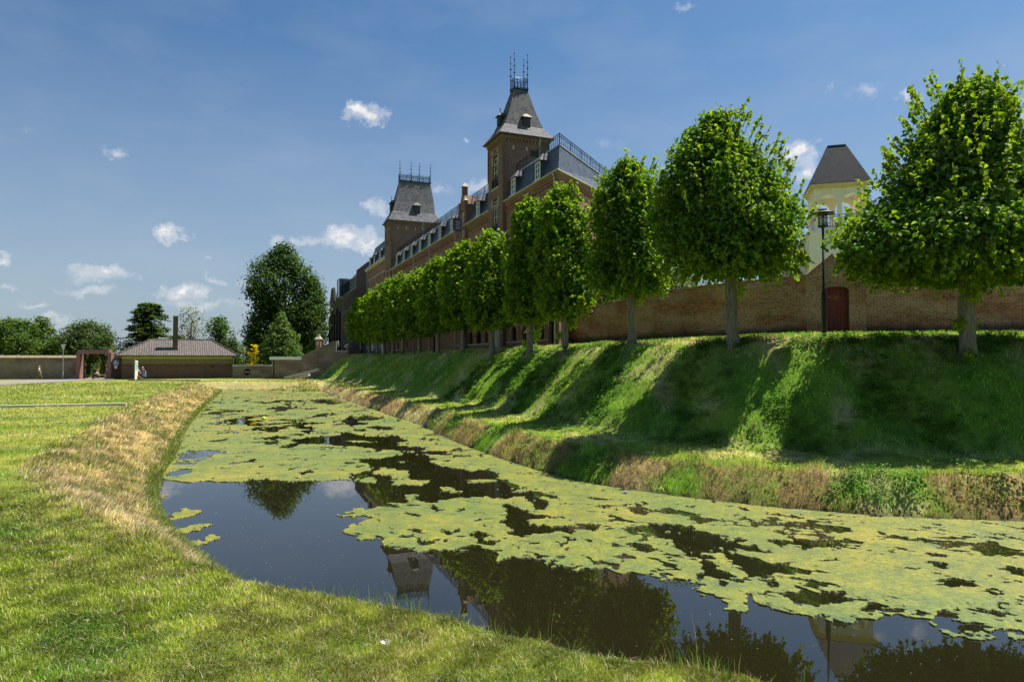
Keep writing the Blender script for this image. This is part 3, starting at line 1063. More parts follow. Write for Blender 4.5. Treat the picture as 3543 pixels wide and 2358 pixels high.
# ---------------------------------------------------------------- grass
def blades(name, x, y, z, h, w, lean, col, mat, az=None, seg=2, label=None, cat='grass', flat=0.0, rnd=None):
    """tapered, bent blades; one mesh"""
    n = len(x)
    if az is None: az = rng.uniform(0, 2 * np.pi, n)
    la = rng.uniform(0, 2 * np.pi, n) if rnd is None else rnd
    ca, sa = np.cos(az), np.sin(az)
    lx, ly = np.cos(la) * lean * h, np.sin(la) * lean * h
    up = h * np.sqrt(np.clip(1 - lean ** 2 * 0.7, 0.03, 1))
    wx, wy = ca * w / 2, sa * w / 2
    if seg == 2:
        V = np.empty((n, 5, 3), np.float32)
        V[:, 0] = np.stack([x - wx, y - wy, z - 0.01], 1)
        V[:, 1] = np.stack([x + wx, y + wy, z - 0.01], 1)
        V[:, 2] = np.stack([x + lx * .35 - wx * .8, y + ly * .35 - wy * .8, z + up * .6], 1)
        V[:, 3] = np.stack([x + lx * .35 + wx * .8, y + ly * .35 + wy * .8, z + up * .6], 1)
        V[:, 4] = np.stack([x + lx, y + ly, z + up], 1)
        b = (np.arange(n) * 5)[:, None]
        F = np.concatenate([b + np.array([[0, 1, 3]]), b + np.array([[0, 3, 2]]), b + np.array([[2, 3, 4]])], 1).ravel()
        k = 5
    else:
        V = np.empty((n, 3, 3), np.float32)
        V[:, 0] = np.stack([x - wx, y - wy, z - 0.01], 1)
        V[:, 1] = np.stack([x + wx, y + wy, z - 0.01], 1)
        V[:, 2] = np.stack([x + lx, y + ly, z + up], 1)
        F = np.arange(n * 3)
        k = 3
    C = np.repeat(col, k, axis=0)
    o = np_mesh(name, V.reshape(-1, 3), F, 3, mat, cols=C)
    return tag(o, label, cat, kind='stuff')


def polar_pts(n, r0, r1, a0, a1, power=0.0):
    """power 0: uniform in r (density ~1/r); """
    u = rng.random(n)
    if power == 0: r = r0 * (r1 / r0) ** u
    else: r = (r0 ** power + (r1 ** power - r0 ** power) * u) ** (1 / power)
    a = np.radians(rng.uniform(a0, a1, n))
    return r * np.sin(a), r * np.cos(a), r


def blade_cols(x, y, green_gain=1.0):
    yellow, dry, brown, lush, z, sR, dl, ins = zone_t(x, y)
    n = len(x)
    r = rng.random(n)
    c = mixc(GREEN[None, :] * 1.65, LUSH[None, :] * 1.7, lush)
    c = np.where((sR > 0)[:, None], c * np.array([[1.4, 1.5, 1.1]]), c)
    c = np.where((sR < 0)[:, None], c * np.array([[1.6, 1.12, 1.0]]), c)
    led = sstep(1.0, 1.4, sR) * (1 - sstep(3.0, 3.5, sR)) * (0.6 + 0.8 * (fbm(x * 1.2, y * 1.2, 171) - .2))
    c = mixc(c, np.array([[0.34, 0.36, 0.09]]), np.clip(0.9 * led, 0, 1))  # sunlit look of the ledge painted into its blades as a brighter band
    c = mixc(c, np.where((sR < 0)[:, None], np.array([[0.27, 0.31, 0.05]]), np.array([[0.22, 0.29, 0.04]])), np.clip(yellow * (0.45 + 0.9 * rng.random(n)), 0, 1))
    isdry = r < (dry * 0.85 + 0.02 + 0.07 * yellow)
    c = np.where(isdry[:, None], np.array([[0.60, 0.46, 0.30]]) * rng.uniform(0.65, 1.25, (n, 1)), c)
    isb = rng.random(n) < brown * 0.8
    c = np.where(isb[:, None], np.array([[0.36, 0.235, 0.14]]) * rng.uniform(0.5, 1.4, (n, 1)), c)
    mot = fbm(x * 3.2, y * 3.2, 131, 3)
    mot2 = fbm(x * 0.9, y * 0.9, 137, 4)
    c = c * (0.5 + 1.0 * sstep(0.25, 0.75, mot))[:, None] * (0.7 + 0.6 * mot2)[:, None]
    c = c * rng.uniform(0.7, 1.3, (n, 1))
    return c, dry, brown, lush, z, sR, dl, ins


def do_grass():
    # near lawn
    x, y, r = polar_pts(420000, 4.6, 17, -44, 44, 0)
    c, dry, brown, lush, z, sR, dl, ins = blade_cols(x, y)
    k = (~ins) & (sR < 0) & (z > 0.15)
    edge = np.exp(-dl / 0.8) * (y < 12)
    tuft = sstep(0.5, 0.7, fbm(x * 1.3, y * 1.3, 101))
    h = (0.026 + 0.024 * rng.random(len(x)) + 0.03 * lush * tuft) * (1 + edge * rng.uniform(0.3, 2.6, len(x))) * (0.8 + 0.04 * r)
    w = 0.0045 * np.maximum(r / 6.0, 0.8) * (1 + 0.4 * rng.random(len(x)))
    lean = rng.uniform(0.25, 0.98, len(x)) * (1 - 0.35 * np.clip(edge, 0, 1))
    blades('lawn_grass', x[k], y[k], z[k], h[k], w[k], lean[k], c[k], M['grass'],
           label='short mown yellow green grass of the near lawn beside the moat')
    # cut straw lying about the near lawn and longer stems
    x, y, r = polar_pts(17000, 4.8, 18, -44, 40, 0)
    z, sR, dl, ins, wl = ground_info(x, y)
    k = (~ins) & (sR < 0) & (z > 0.4)
    n = len(x)
    c = np.array([[0.48, 0.40, 0.25]]) * rng.uniform(0.7, 1.25, (n, 1))
    blades('cut_straw', x[k], y[k], z[k] + 0.045, rng.uniform(0.03, 0.12, n)[k], (0.003 * r / 6)[k], np.full(n, 1.15)[k], c[k], M['grass'],
           label='loose pale cut straw lying on the near lawn')
    # clover and plantain leaves in darker patches
    x, y, r = polar_pts(60000, 4.8, 17, -44, 40, 0)
    z, sR, dl, ins, wl = ground_info(x, y)
    k = np.where((~ins) & (sR < 0) & (z > 0.5) & (fbm(x * 0.5 + 9, y * 0.5, 53) + 0.25 * (fbm(x * 3, y * 3, 151) - .5) > 0.56))[0]
    n = len(k)
    o = leaf_mesh('clover', np.stack([x[k], y[k], z[k] + rng.uniform(.02, .055, n)], 1), 0.016 * np.maximum(r[k] / 6, .9) * rng.uniform(.7, 1.5, n), np.array([[0.075, 0.14, 0.02]]) * rng.uniform(.6, 1.5, (n, 1)), M['grass'], None, up=0.75)
    tag(o, 'dark green clover leaves in patches of the near lawn', 'clover', kind='stuff')
    # tall stems and seed heads along the near rim of the water
    x, y, r = polar_pts(60000, 4.8, 13, -36, 44, 0)
    z, sR, dl, ins, wl = ground_info(x, y)
    k = (~ins) & (sR < 0) & (dl < 0.95) & (rng.random(len(x)) < 0.30 * (0.1 + 2.2 * sstep(0.42, 0.62, fbm(x * 1.1, y * 1.1, 103)))) & (z > 0.0)
    n = len(x)
    c = np.array([[0.16, 0.25, 0.04]]) * rng.uniform(0.6, 1.4, (n, 1))
    d_ = rng.random(n) < 0.2
    c = np.where(d_[:, None], np.array([[0.42, 0.33, 0.18]]), c)
    h = rng.uniform(0.10, 0.27, n) * (1 + (rng.random(n) < 0.02) * 1.4)
    blades('rim_grass', x[k], y[k], z[k], h[k], (0.0065 * np.maximum(r / 7, .9))[k], rng.uniform(0.1, 0.6, n)[k], c[k], M['grass'],
           label='tall uncut grass blades along the near rim of the moat')
    # mid and far lawn
    x, y, r = polar_pts(150000, 15, 92, -46, 0, 0)
    c, dry, brown, lush, z, sR, dl, ins = blade_cols(x, y)
    k = (~ins) & (sR < 0) & (z > 0.3)
    path = x < PATH_EDGE(y)
    k &= ~path
    h = (0.04 + 0.05 * rng.random(len(x))) * (0.7 + r / 40)
    w = 0.006 * r / 8
    blades('far_lawn_grass', x[k], y[k], z[k], h[k], w[k], rng.uniform(0.3, 0.98, len(x))[k], c[k], M['grass'], seg=1,
           label='mown pale green grass of the far lawn left of the moat')
    # dry cut grass draped down the left bank
    x, y, r = polar_pts(420000, 11, 84, -46, -10, 0)
    c, dry, brown, lush, z, sR, dl, ins = blade_cols(x, y)
    wl = np.interp(y, [4, 10, 16, 30, 80], [0.85, 1.0, 2.6, 3.0, 3.2])
    k = (~ins) & (sR < 0) & (y > 10) & (rng.random(len(x)) < 1 - sstep(wl * 0.9, wl * 1.25, dl + (fbm(x * .8, y * .8, 119) - .5) * 1.6))
    # downhill direction: towards the water, slanting
    e = 0.05
    dx = (dist_poly(x[k] + e, y[k], MOAT, True)[0] - dl[k]) / e
    dy = (dist_poly(x[k], y[k] + e, MOAT, True)[0] - dl[k]) / e
    ang = np.arctan2(-dy, -dx) + rng.normal(0, 0.85, k.sum())
    n = len(x)
    h = rng.uniform(0.06, 0.20, n) * (0.85 + r / 90)
    w = 0.013 * np.maximum(r / 15, 0.75)
    wet = (dl < 0.35) | (fbm(x * 1.3, y * 1.3, 141, 4) + 0.12 * rng.normal(0, 1, n) > 0.60)
    cc = c.copy()
    gsel = wet & (rng.random(n) < 0.75)
    cc[gsel] = np.array([0.12, 0.16, 0.03]) * rng.uniform(0.6, 1.4, (gsel.sum(), 1))
    blades('dry_bank_grass', x[k], y[k], z[k] + 0.01, h[k], w[k], rng.uniform(0.55, 1.0, n)[k], cc[k], M['grass'], rnd=ang, az=ang + np.pi / 2 + rng.normal(0, .5, k.sum()),
           label='straw coloured cut grass lying down the left bank of the moat')
    # right bank
    x, y, r = polar_pts(620000, 12, 100, -34, 47, 0)
    c, dry, brown, lush, z, sR, dl, ins = blade_cols(x, y)
    k = (~ins) & (sR > 0.03) & (sR < 13) & (rng.random(len(x)) < np.where(sR > 9, 0.5, 1.0) * (1 - 0.12 * brown))
    for (mx, my, mr) in MOUNDS:
        k &= ~((np.hypot(x - mx, y - my) < mr * 0.8) & (rng.random(len(x)) < 0.93))
    n = len(x)
    tuft = sstep(0.52, 0.72, fbm(x * 1.4, y * 1.4, 107))
    low = (sR < 2.0)
    h = np.where((sR > 1.1) & (sR < 3.4), 0.55, 1.0) * (0.06 + 0.07 * rng.random(n) + 0.26 * tuft * rng.random(n) * low + 0.06 * lush + 0.10 * brown * rng.random(n)) * (0.85 + r / 120)
    w = 0.0085 * np.maximum(r / 15, 0.8)
    blades('bank_grass', x[k], y[k], z[k], h[k], w[k], rng.uniform(0.15, 0.95, n)[k], c[k] * 1.0, M['grass'],
           label='rough green grass covering the tall right bank of the moat')
    # leafy weeds in clumps on the right bank and its foot
    cl = 8500
    x, y, r = polar_pts(cl * 6, 13, 45, -25, 46, 0)
    z, sR, dl, ins, wl = ground_info(x, y)
    keep = (sR > 0.2) & (sR < 7.5) & (rng.random(len(x)) < 0.08 + 0.9 * sstep(0.48, 0.64, fbm(x * 0.7, y * 0.7, 109))) & ~((sR > 1.1) & (sR < 3.3) & (rng.random(len(x)) < 0.93)) & ~((sR < 1.3) & (rng.random(len(x)) < 0.6))
    idx = np.where(keep)[0][:cl]
    X0, Y0, Z0, R0 = x[idx], y[idx], z[idx], r[idx]
    per = 14
    n = len(idx) * per
    lx = np.repeat(X0, per) + rng.normal(0, 0.09, n)
    ly = np.repeat(Y0, per) + rng.normal(0, 0.09, n)
    lz = np.repeat(Z0, per) + rng.uniform(0.03, 0.20, n)
    col = np.array([[0.11, 0.22, 0.035]]) * rng.uniform(0.6, 1.5, (n, 1))
    o = leaf_mesh('bank_weeds', np.stack([lx, ly, lz], 1), rng.uniform(0.035, 0.07, n) * np.repeat(np.maximum(R0 / 17, .9), per), col, M['grass'], None, up=0.8)
    tag(o, 'leafy weeds growing in low clumps on the right bank', 'weeds', kind='stuff')
    # buttercups
    x, y, r = polar_pts(26000, 13, 60, -25, 46, 0)
    z, sR, dl, ins, wl = ground_info(x, y)
    keep = np.where((sR > 0.3) & (sR < 7) & (fbm(x * 0.5, y * 0.5, 113) > 0.62) & (rng.random(len(x)) < 0.35))[0]
    n = len(keep)
    P = np.stack([x[keep], y[keep], z[keep] + rng.uniform(0.12, 0.24, n)], 1)
    o = leaf_mesh('buttercup', P, 0.030 * np.maximum(r[keep] / 16, .9), np.tile([[0.85, 0.62, 0.02]], (n, 1)), M['grass'], None, up=0.9)
    tag(o, 'tiny yellow wild flowers dotted over the right bank', 'wild flowers', kind='stuff')
    # water specks: floating petals and seeds
    x, y, r = polar_pts(1500, 7, 24, -35, 45, 0)
    ins = inside(x, y, MOAT)
    k = np.where(ins)[0]
    P = np.stack([x[k], y[k], np.full(len(k), 0.006)], 1)
    o = leaf_mesh('floating_seed', P, rng.uniform(0.006, 0.02, len(k)) * r[k] / 12, np.array([[0.50, 0.47, 0.36]]) * rng.uniform(.4, 1.2, (len(k), 1)), M['grass'], None, up=1.0, flat=True)
    tag(o, 'pale seeds and petals floating on the dark water', 'floating seeds', kind='stuff')


def PATH_EDGE(y):
    # right-hand edge of the grey path on the far left (x as a function of y)
    return np.interp(y, [55, 62, 70, 80, 88, 93], [-200, -52, -54, -56, -55.0, -52.5])


def leaf_mesh(name, P, size, col, mat, parent, up=0.3, flat=False, outward=None, droop=None, detail=False):
    """leaves as folded diamonds (4 tri) or, detailed, as folded heart shapes"""
    n = len(P)
    size = np.broadcast_to(size, (n,)).astype(float)
    nrm = rng.normal(0, 1, (n, 3))
    nrm /= np.linalg.norm(nrm, axis=1)[:, None]
    nrm[:, 2] = np.abs(nrm[:, 2])
    nrm = nrm * (1 - up) + np.array([[0, 0, 1.0]]) * up
    if outward is not None:
        nrm = nrm + outward * 0.6
    if flat: nrm = np.tile([[0, 0, 1.0]], (n, 1))
    nrm /= np.linalg.norm(nrm, axis=1)[:, None]
    tip = rng.normal(0, 1, (n, 3))
    if droop is not None:
        tip = tip * 0.45 + droop
    tip -= nrm * (tip * nrm).sum(1)[:, None]
    tip /= (np.linalg.norm(tip, axis=1)[:, None] + 1e-9)
    sd = np.cross(nrm, tip)
    s = size[:, None]
    fold = nrm * s * (0.0 if flat else 0.16)
    if detail:
        V = np.empty((n, 6, 3), np.float32)
        V[:, 0] = P - tip * s * .5
        V[:, 1] = P - tip * s * .18 + sd * s * .48 + fold
        V[:, 2] = P + tip * s * .18 + sd * s * .40 + fold * .8
        V[:, 3] = P + tip * s * .60 - nrm * s * .08
        V[:, 4] = P + tip * s * .18 - sd * s * .40 + fold * .8
        V[:, 5] = P - tip * s * .18 - sd * s * .48 + fold
        b = (np.arange(n) * 6)[:, None]
        F = (b + np.array([[0, 1, 2, 3, 0, 3, 4, 5]])).ravel()
        return np_mesh(name, V.reshape(-1, 3), F, 4, mat, parent, cols=np.repeat(col, 6, 0))
    V = np.empty((n, 4, 3), np.float32)
    V[:, 0] = P - tip * s * .5
    V[:, 1] = P + sd * s * .42 + fold
    V[:, 2] = P + tip * s * .55
    V[:, 3] = P - sd * s * .42 + fold
    b = (np.arange(n) * 4)[:, None]
    F = (b + np.array([[0, 1, 2, 0, 2, 3]])).ravel()
    return np_mesh(name, V.reshape(-1, 3), F, 3, mat, parent, cols=np.repeat(col, 4, 0))


do_grass()

# ---------------------------------------------------------------- trees
LIME = np.array([0.048, 0.140, 0.018])
LIME_L = np.array([0.24, 0.345, 0.028])
DARKG = np.array([0.024, 0.056, 0.014])


def crown_points(prof, H, wa, wb, rz, nclump, rc, per, z0, surf=0.35, lean=0.0, seed=1, wob=0.22):
    """prof: list of (height fraction, half-width fraction); returns leaf positions, outward vectors"""
    g = np.random.default_rng(seed)
    hf = np.array([p[0] for p in prof]); wf = np.array([p[1] for p in prof])
    # heights weighted by width
    t = np.linspace(0, 1, 200)
    w = np.interp(t, hf, wf) ** 1.3 + 0.02
    cdf = np.cumsum(w) / w.sum()
    h = np.interp(g.random(nclump), cdf, t)
    th = g.uniform(0, 2 * np.pi, nclump)
    rr = np.sqrt(g.uniform(surf ** 2, 1.0, nclump))
    ww = np.interp(h, hf, wf)
    # uneven outline: lobes round the crown
    lob = 1 + wob * (vnoise(th * 1.6 + seed * 3.1, h * 5.0, seed) - 0.5) * 2 + 0.08 * g.normal(0, 1, nclump)
    cx, cyy = np.cos(th) * rr * np.maximum(ww * wa - rc * .75, .08) * lob, np.sin(th) * rr * np.maximum(ww * wb - rc * .75, .08) * lob
    cz = z0 + h * H
    gap = vnoise(th * 2.3 + seed, h * 7.0 + seed * .7, seed + 3) + 0.4 * vnoise(th * 6, h * 16, seed + 4)
    ok = (gap < 1.02) | (rr < .62)
    cx, cyy, cz, h, th = cx[ok], cyy[ok], cz[ok], h[ok], th[ok]
    nclump = len(cx)
    k = nclump * per
    d = g.normal(0, 1, (k, 3)); d /= np.linalg.norm(d, axis=1)[:, None]
    rad = g.uniform(0.45, 1.0, k)[:, None] ** 0.7
    rcs = np.repeat(rc * g.uniform(0.6, 1.35, nclump), per)[:, None]
    P = np.stack([np.repeat(cx, per), np.repeat(cyy, per), np.repeat(cz, per)], 1) + d * rad * rcs * np.array([[1, 1, 0.85]])
    P[:, 0] += lean * (P[:, 2] - z0)
    c, s = math.cos(rz), math.sin(rz)
    X, Y = P[:, 0] * c - P[:, 1] * s, P[:, 0] * s + P[:, 1] * c
    P[:, 0], P[:, 1] = X, Y
    return P, d, np.repeat(g.random(nclump), per), np.repeat(h, per)


def limbs(mb, base_z, top_z, r0, wa, wb, rz, n, seed, top_r=0.3, spread=0.75, crook=0.1):
    g = random.Random(seed)
    c, s = math.cos(rz), math.sin(rz)
    for k in range(n):
        th = 2 * math.pi * k / n + g.uniform(-.3, .3)
        zs = base_z + (top_z - base_z) * g.uniform(0.0, 0.3)
        e = g.uniform(0.55, 1.0) * spread
        ex, ey = math.cos(th) * wa * e, math.sin(th) * wb * e
        ze = zs + (top_z - zs) * g.uniform(0.25, 0.85)
        pts = []
        for q in range(6):
            t = q / 5
            pts.append((ex * t * c - ey * t * s + g.uniform(-crook, crook) * t, ex * t * s + ey * t * c + g.uniform(-crook, crook) * t, zs + (ze - zs) * t ** 0.8))
        mb.tube(pts, [r0 * 0.5 * (1 - .85 * q / 5) for q in range(6)], 6)
        for b in range(3):
            i = g.randint(2, 4)
            p = Vector(pts[i])
            dv = Vector((g.uniform(-1, 1), g.uniform(-1, 1), g.uniform(0, 1))) * 0.25 * wa
            mb.tube([p, p + dv * .5, p + dv], [r0 * .18, r0 * .1, r0 * .04], 4)


def SP_base(x, y, z, th, down, L_, dx):
    ox, oy = math.cos(th), math.sin(th)
    return [(x + dx + ox * f * L_ * .4, y + oy * f * L_ * .4, z + down * f * L_ * 1.5) for f in (-.6, .3, 1.0)]


def lime_tree(x, y, z, H, wa, wb, rz, trunk_h, r, nleaf, leaf, seed, label, prof, detail=True, lean=(0, 0), sprouts=(), group='pleached lime trees along the bank', top_lean=0.0):
    t = thing('lime_tree', (x, y, z), 0, label, 'tree', group)
    mb = MB()
    g = random.Random(seed)
    n = 9
    pts, rs = [], []
    for k in range(n + 1):
        f = k / n
        pts.append((lean[0] * f * trunk_h + g.uniform(-.02, .02), lean[1] * f * trunk_h, -0.35 + (trunk_h * 1.25 + 0.35) * f))
        rs.append(r * (1.55 if k == 0 else 1.22 if k == 1 else 1.0 - 0.12 * f) * (1 + g.uniform(-.04, .04)))
    mb.tube(pts, rs, 12)
    top = Vector(pts[-1])
    mb.tube([top, (top.x * 1.1, top.y, trunk_h + (H - trunk_h) * .45), (top.x * 1.2, top.y, H * .93)], [r * .85, r * .5, r * .08], 8)
    tr = mb.build('trunk', M['bark'], t, smooth=True)
    lb = MB()
    limbs(lb, trunk_h * 0.95, H * 0.92, r, wa, wb, rz, 9, seed)
    lb.build('limbs', M['bark'], t, smooth=True)
    per = 16
    P, d, cr, hf = crown_points(prof, H - trunk_h, wa, wb, rz, nleaf // per, max(leaf * 2.6, .36), per, trunk_h, surf=0.45, seed=seed, wob=0.30, lean=top_lean)
    P[:, 0] += lean[0] * trunk_h; P[:, 1] += lean[1] * trunk_h
    # ragged hanging shoots at the skirt and upright shoots on top
    gg = np.random.default_rng(seed + 5)
    ns = max(30, nleaf // 190)
    th = gg.uniform(0, 2 * np.pi, ns)
    hh = np.where(gg.random(ns) < 0.5, gg.uniform(0, 0.12, ns), gg.uniform(0.3, 0.98, ns))
    wf = np.interp(hh, [p[0] for p in prof], [p[1] for p in prof])
    bx, by = np.cos(th) * wf * wa, np.sin(th) * wf * wb
    c, s = math.cos(rz), math.sin(rz)
    bx, by = bx * c - by * s, bx * s + by * c
    bz = trunk_h + hh * (H - trunk_h)
    m_ = 12
    tt = np.tile(np.linspace(0, 1, m_), ns)
    down = np.repeat(np.where(hh < 0.2, -0.45, 0.5), m_)
    ox, oy = np.repeat(np.cos(th), m_), np.repeat(np.sin(th), m_)
    L = np.repeat(gg.uniform(0.2, 0.8, ns), m_)
    SP = np.stack([np.repeat(bx, m_) + ox * tt * L * .4, np.repeat(by, m_) + oy * tt * L * .4, np.repeat(bz, m_) + down * tt * L * 1.5], 1) + gg.normal(0, leaf * .28, (ns * m_, 3))
    tw = MB()
    for q in range(ns):
        o0 = SP_base(bx[q], by[q], bz[q], th[q], (-0.45 if hh[q] < 0.2 else 0.5), float(L[q * m_]), lean[0] * trunk_h)
        tw.tube(o0, [.012, .008, .004], 3, cap=False)
    tw.build('twigs', M['bark_dark'], t, kind='stuff')
    SP[:, 0] += lean[0] * trunk_h
    P = np.vstack([P, SP])
    d = np.vstack([d, gg.normal(0, .6, SP.shape)])
    cr = np.concatenate([cr, np.full(len(SP), .9)]); hf = np.concatenate([hf, np.repeat(hh, m_)])
    n = len(P)
    mixv = np.clip(0.05 + 0.75 * cr ** 1.5 + gg.normal(0, .14, n), 0, 1)
    col = mixc(LIME[None, :], LIME_L[None, :], mixv) * gg.uniform(0.7, 1.25, (n, 1))
    leaf_mesh('crown', P, leaf * gg.uniform(0.7, 1.25, n), col, M['leaf'], t, up=0.25, outward=d, droop=np.array([[0, 0, -0.8]]), detail=detail)
    for (sx, sy, sz, sr, sn) in sprouts:
        q = gg.normal(0, 1, (sn, 3)); q /= np.linalg.norm(q, axis=1)[:, None]
        SPt = q * gg.uniform(.3, 1, (sn, 1)) * np.array([[sr, sr * .8, sr * 1.3]]) + np.array([[sx, sy, sz]])
        leaf_mesh('side_shoot', SPt, leaf * gg.uniform(.6, 1.0, sn), mixc(LIME_L[None, :] * 1.2, LIME_L[None, :], gg.random(sn)), M['leaf'], t, up=0.2, outward=q, droop=np.array([[0, 0, -0.6]]), detail=detail)
    return t


TF = 0.97
PROF_A = [(0, .62), (.03, .86), (.1, 1), (.2, 1), (.28, .94), (.36, .86), (.44, .77), (.52, .68), (.60, .58), (.70, .48), (.80, .41), (.9, .33), (.97, .2), (1, .05)]
PROF_B = [(0.0, 0.45), (0.05, 0.75), (0.15, 0.95), (0.32, 1.0), (0.5, 0.88), (0.68, 0.62), (0.82, 0.42), (0.93, 0.26), (1.0, 0.05)]
PROF_C = [(0.0, 0.55), (0.06, 0.85), (0.25, 1.0), (0.5, 0.95), (0.7, 0.85), (0.85, 0.66), (0.95, 0.4), (1.0, 0.1)]
T1 = at(2225, 757, 21.5 * TF)
T2 = at(1687, 775, 24.5 * TF)
T3 = at(1455, 783, 30.4 * TF)
row0 = at(1300, 793, 35.9 * TF)
trees = []


def top_h(px, ytop, p):
    return 3.6 + (828 - ytop) * p.y / FPX - p.z


def gp(p):
    return gz(p.x, p.y)


def on_row(px):
    r = (px - CX) / FPX
    s = (row0.x - r * row0.y) / (0.376 + r * 0.927)
    return Vector((row0.x - 0.376 * s, row0.y + 0.927 * s, 0))


rowrz = R(22.1) + R(90)     # long axis along the row
spec = [  # px, ytop, wa, wb, leaves, leaf size, trunk clear height, radius, profile, label
    (T1, 2225, 178, 4.0, 2.5, 78000, 0.132, 2.45, 0.235, PROF_A, R(14), 'largest lime tree, nearest the camera, with a broad two-tier crown by the garden wall'),
    (T2, 1687, 258, 2.85, 2.4, 56000, 0.122, 2.6, 0.22, PROF_B, R(8), 'lime tree with a wide cone crown beside the street lamp and red door'),
    (T3, 1455, 366, 1.85, 1.75, 32000, 0.135, 2.35, 0.20, PROF_C, R(20), 'lime tree with a tall column crown before the garden wall and slate gable roof'),
]
for i, (p, px, yt, wa, wb, nl, lf, th, r, prof, rz, lab) in enumerate(spec):
    z = gp(p)
    H = top_h(px, yt, Vector((p.x, p.y, z)))
    sp = ()
    if i == 0: sp = ((-0.30, -0.1, 0.98, 0.20, 90), (0.30, 0.1, 0.95, 0.13, 30), (0.05, -.2, 2.0, .36, 240), (-.1, -.2, .05, .2, 70))
    if i == 1: sp = ((0.35, 0.1, 2.0, 0.25, 70),)
    if i == 2: sp = ((0.25, -0.1, 2.0, .25, 70),)
    lime_tree(p.x, p.y, z, H, wa, wb, rz, th, r, nl, lf, 100 + i, lab, prof, True, lean=((0, 0), (-0.03, 0), (-.02, 0))[i], sprouts=sp, top_lean=(.07, -.10, -.03)[i])
ROWPX = [(1300, 428, 1.55, PROF_C), (1218.8, 460, 1.5, PROF_C), (1133.6, 535, 1.75, PROF_C), (1065, 562, 1.8, PROF_C), (1007.6, 597, 1.9, PROF_C), (965, 624, 1.9, PROF_C),
         (927, 634, 1.8, PROF_C), (904.5, 640, 1.8, PROF_C), (883.7, 655, 1.8, PROF_C), (868, 668, 1.8, PROF_C), (849.8, 680, 1.9, PROF_C), (830.7, 690, 2.0, PROF_C)]
ORD = ['fourth lime tree from the right, leafy shoots hanging round its trunk',
       'fifth lime tree from the right, trunk in front of the parked bicycle',
       'sixth lime tree from the right, leaning trunk beside the grey green entrance panel',
       'seventh lime tree from the right, below the near tower',
       'eighth lime tree from the right, dark crown reaching above its neighbours',
       'ninth lime tree from the right, by a black lamp pole in the row',
       'sixth lime tree from the far end of the row',
       'fifth lime tree from the far end of the row',
       'fourth lime tree from the far end of the row',
       'third lime tree from the far end of the row',
       'second lime tree from the far end of the row',
       'last lime tree of the row, farthest from the camera by the low brick wall']
for i, (px, yt, wa, prof) in enumerate(ROWPX):
    p = on_row(px)
    z = gz(p.x, p.y)
    H = top_h(px, yt, Vector((p.x, p.y, z)))
    nl = [26000, 25000, 21000, 17000, 13000, 10500, 7000, 6000, 5500, 5000, 5000, 5500][i]
    lf = [0.17, .175, .19, .21, .23, .25, .27, .29, .31, .33, .34, .36][i]
    sp = ()
    if i == 0: sp = ((0.32, 0, 1.55, 0.34, 130), (-.3, 0, 0.9, .2, 40), (.25, 0, 2.1, .3, 90))
    if i == 1: sp = ((0.35, 0, 1.25, 0.42, 170), (-.3, 0, .55, .2, 40))
    lime_tree(p.x, p.y, z, H, wa * 1.12, wa * 1.08, rowrz, 2.05, 0.20, nl, lf, 200 + i, ORD[i], prof, i < 4, top_lean=random.Random(i).uniform(-.06, .06),
              lean=(-0.06, 0) if i == 2 else (0, 0), sprouts=sp)


def far_tree(name, x, y, z, H, wa, wb, trunk_h, r, nclump, rc, per, leaf, seed, label, prof, c0, c1, surf=0.3, group='trees behind the boundary walls', wob=0.35, cat='tree', droop=-.3, spread=.75):
    t = thing(name, (x, y, z), 0, label, cat, group)
    mb = MB()
    mb.tube([(0, 0, -0.3), (0.02, 0, trunk_h * .6), (0, 0, trunk_h + (H - trunk_h) * .3), (0.1, 0, H * .86)], [r * 1.3, r, r * .75, r * .1], 9)
    mb.build('trunk', M['bark_dark'], t, smooth=True)
    lb = MB()
    limbs(lb, trunk_h, H * 0.93, r, wa, wb, 0, 12, seed, spread=spread, crook=wa * .06)
    lb.build('limbs', M['bark_dark'], t, smooth=True)
    P, d, cr, hf = crown_points(prof, H - trunk_h, wa, wb, 0, nclump, rc, per, trunk_h, surf=surf, seed=seed, wob=wob)
    g = np.random.default_rng(seed)
    n = len(P)
    mv = np.clip(cr * .8 + g.normal(0, .2, n), 0, 1)
    col = mixc(np.array([c0]), np.array([c1]), mv) * g.uniform(.7, 1.3, (n, 1))
    leaf_mesh('crown', P, leaf * g.uniform(.6, 1.3, n), col, M['leaf_far'], t, up=0.3, outward=d, droop=np.array([[0, 0, droop]]))
    return t


ROUND = [(0, .35), (.08, .7), (.25, .95), (.45, 1), (.65, .9), (.82, .65), (.94, .38), (1, .12)]
CONE = [(0, .8), (.1, 1), (.3, .88), (.5, .68), (.7, .46), (.88, .22), (1, .04)]
FLAT = [(0, .25), (.15, .55), (.4, .85), (.65, 1), (.85, .85), (1, .4)]
BEECH = [(0, .75), (.1, 1), (.22, .95), (.35, .9), (.5, .93), (.65, .88), (.78, .72), (.9, .5), (1, .15)]
G1, G2 = (.045, .095, .022), (.13, .20, .036)
D1, D2 = (.026, .062, .024), (.07, .125, .036)


def ft(px, ytop, Y, half_px, ybase=None, **k):
    p = at(px, ytop, Y)
    zb = k.pop('zb', 0.95)
    hw_ = half_px * Y / FPX
    return dict(x=p.x, y=p.y, z=zb, H=p.z - zb, wa=hw_, wb=hw_ * .9, **k)


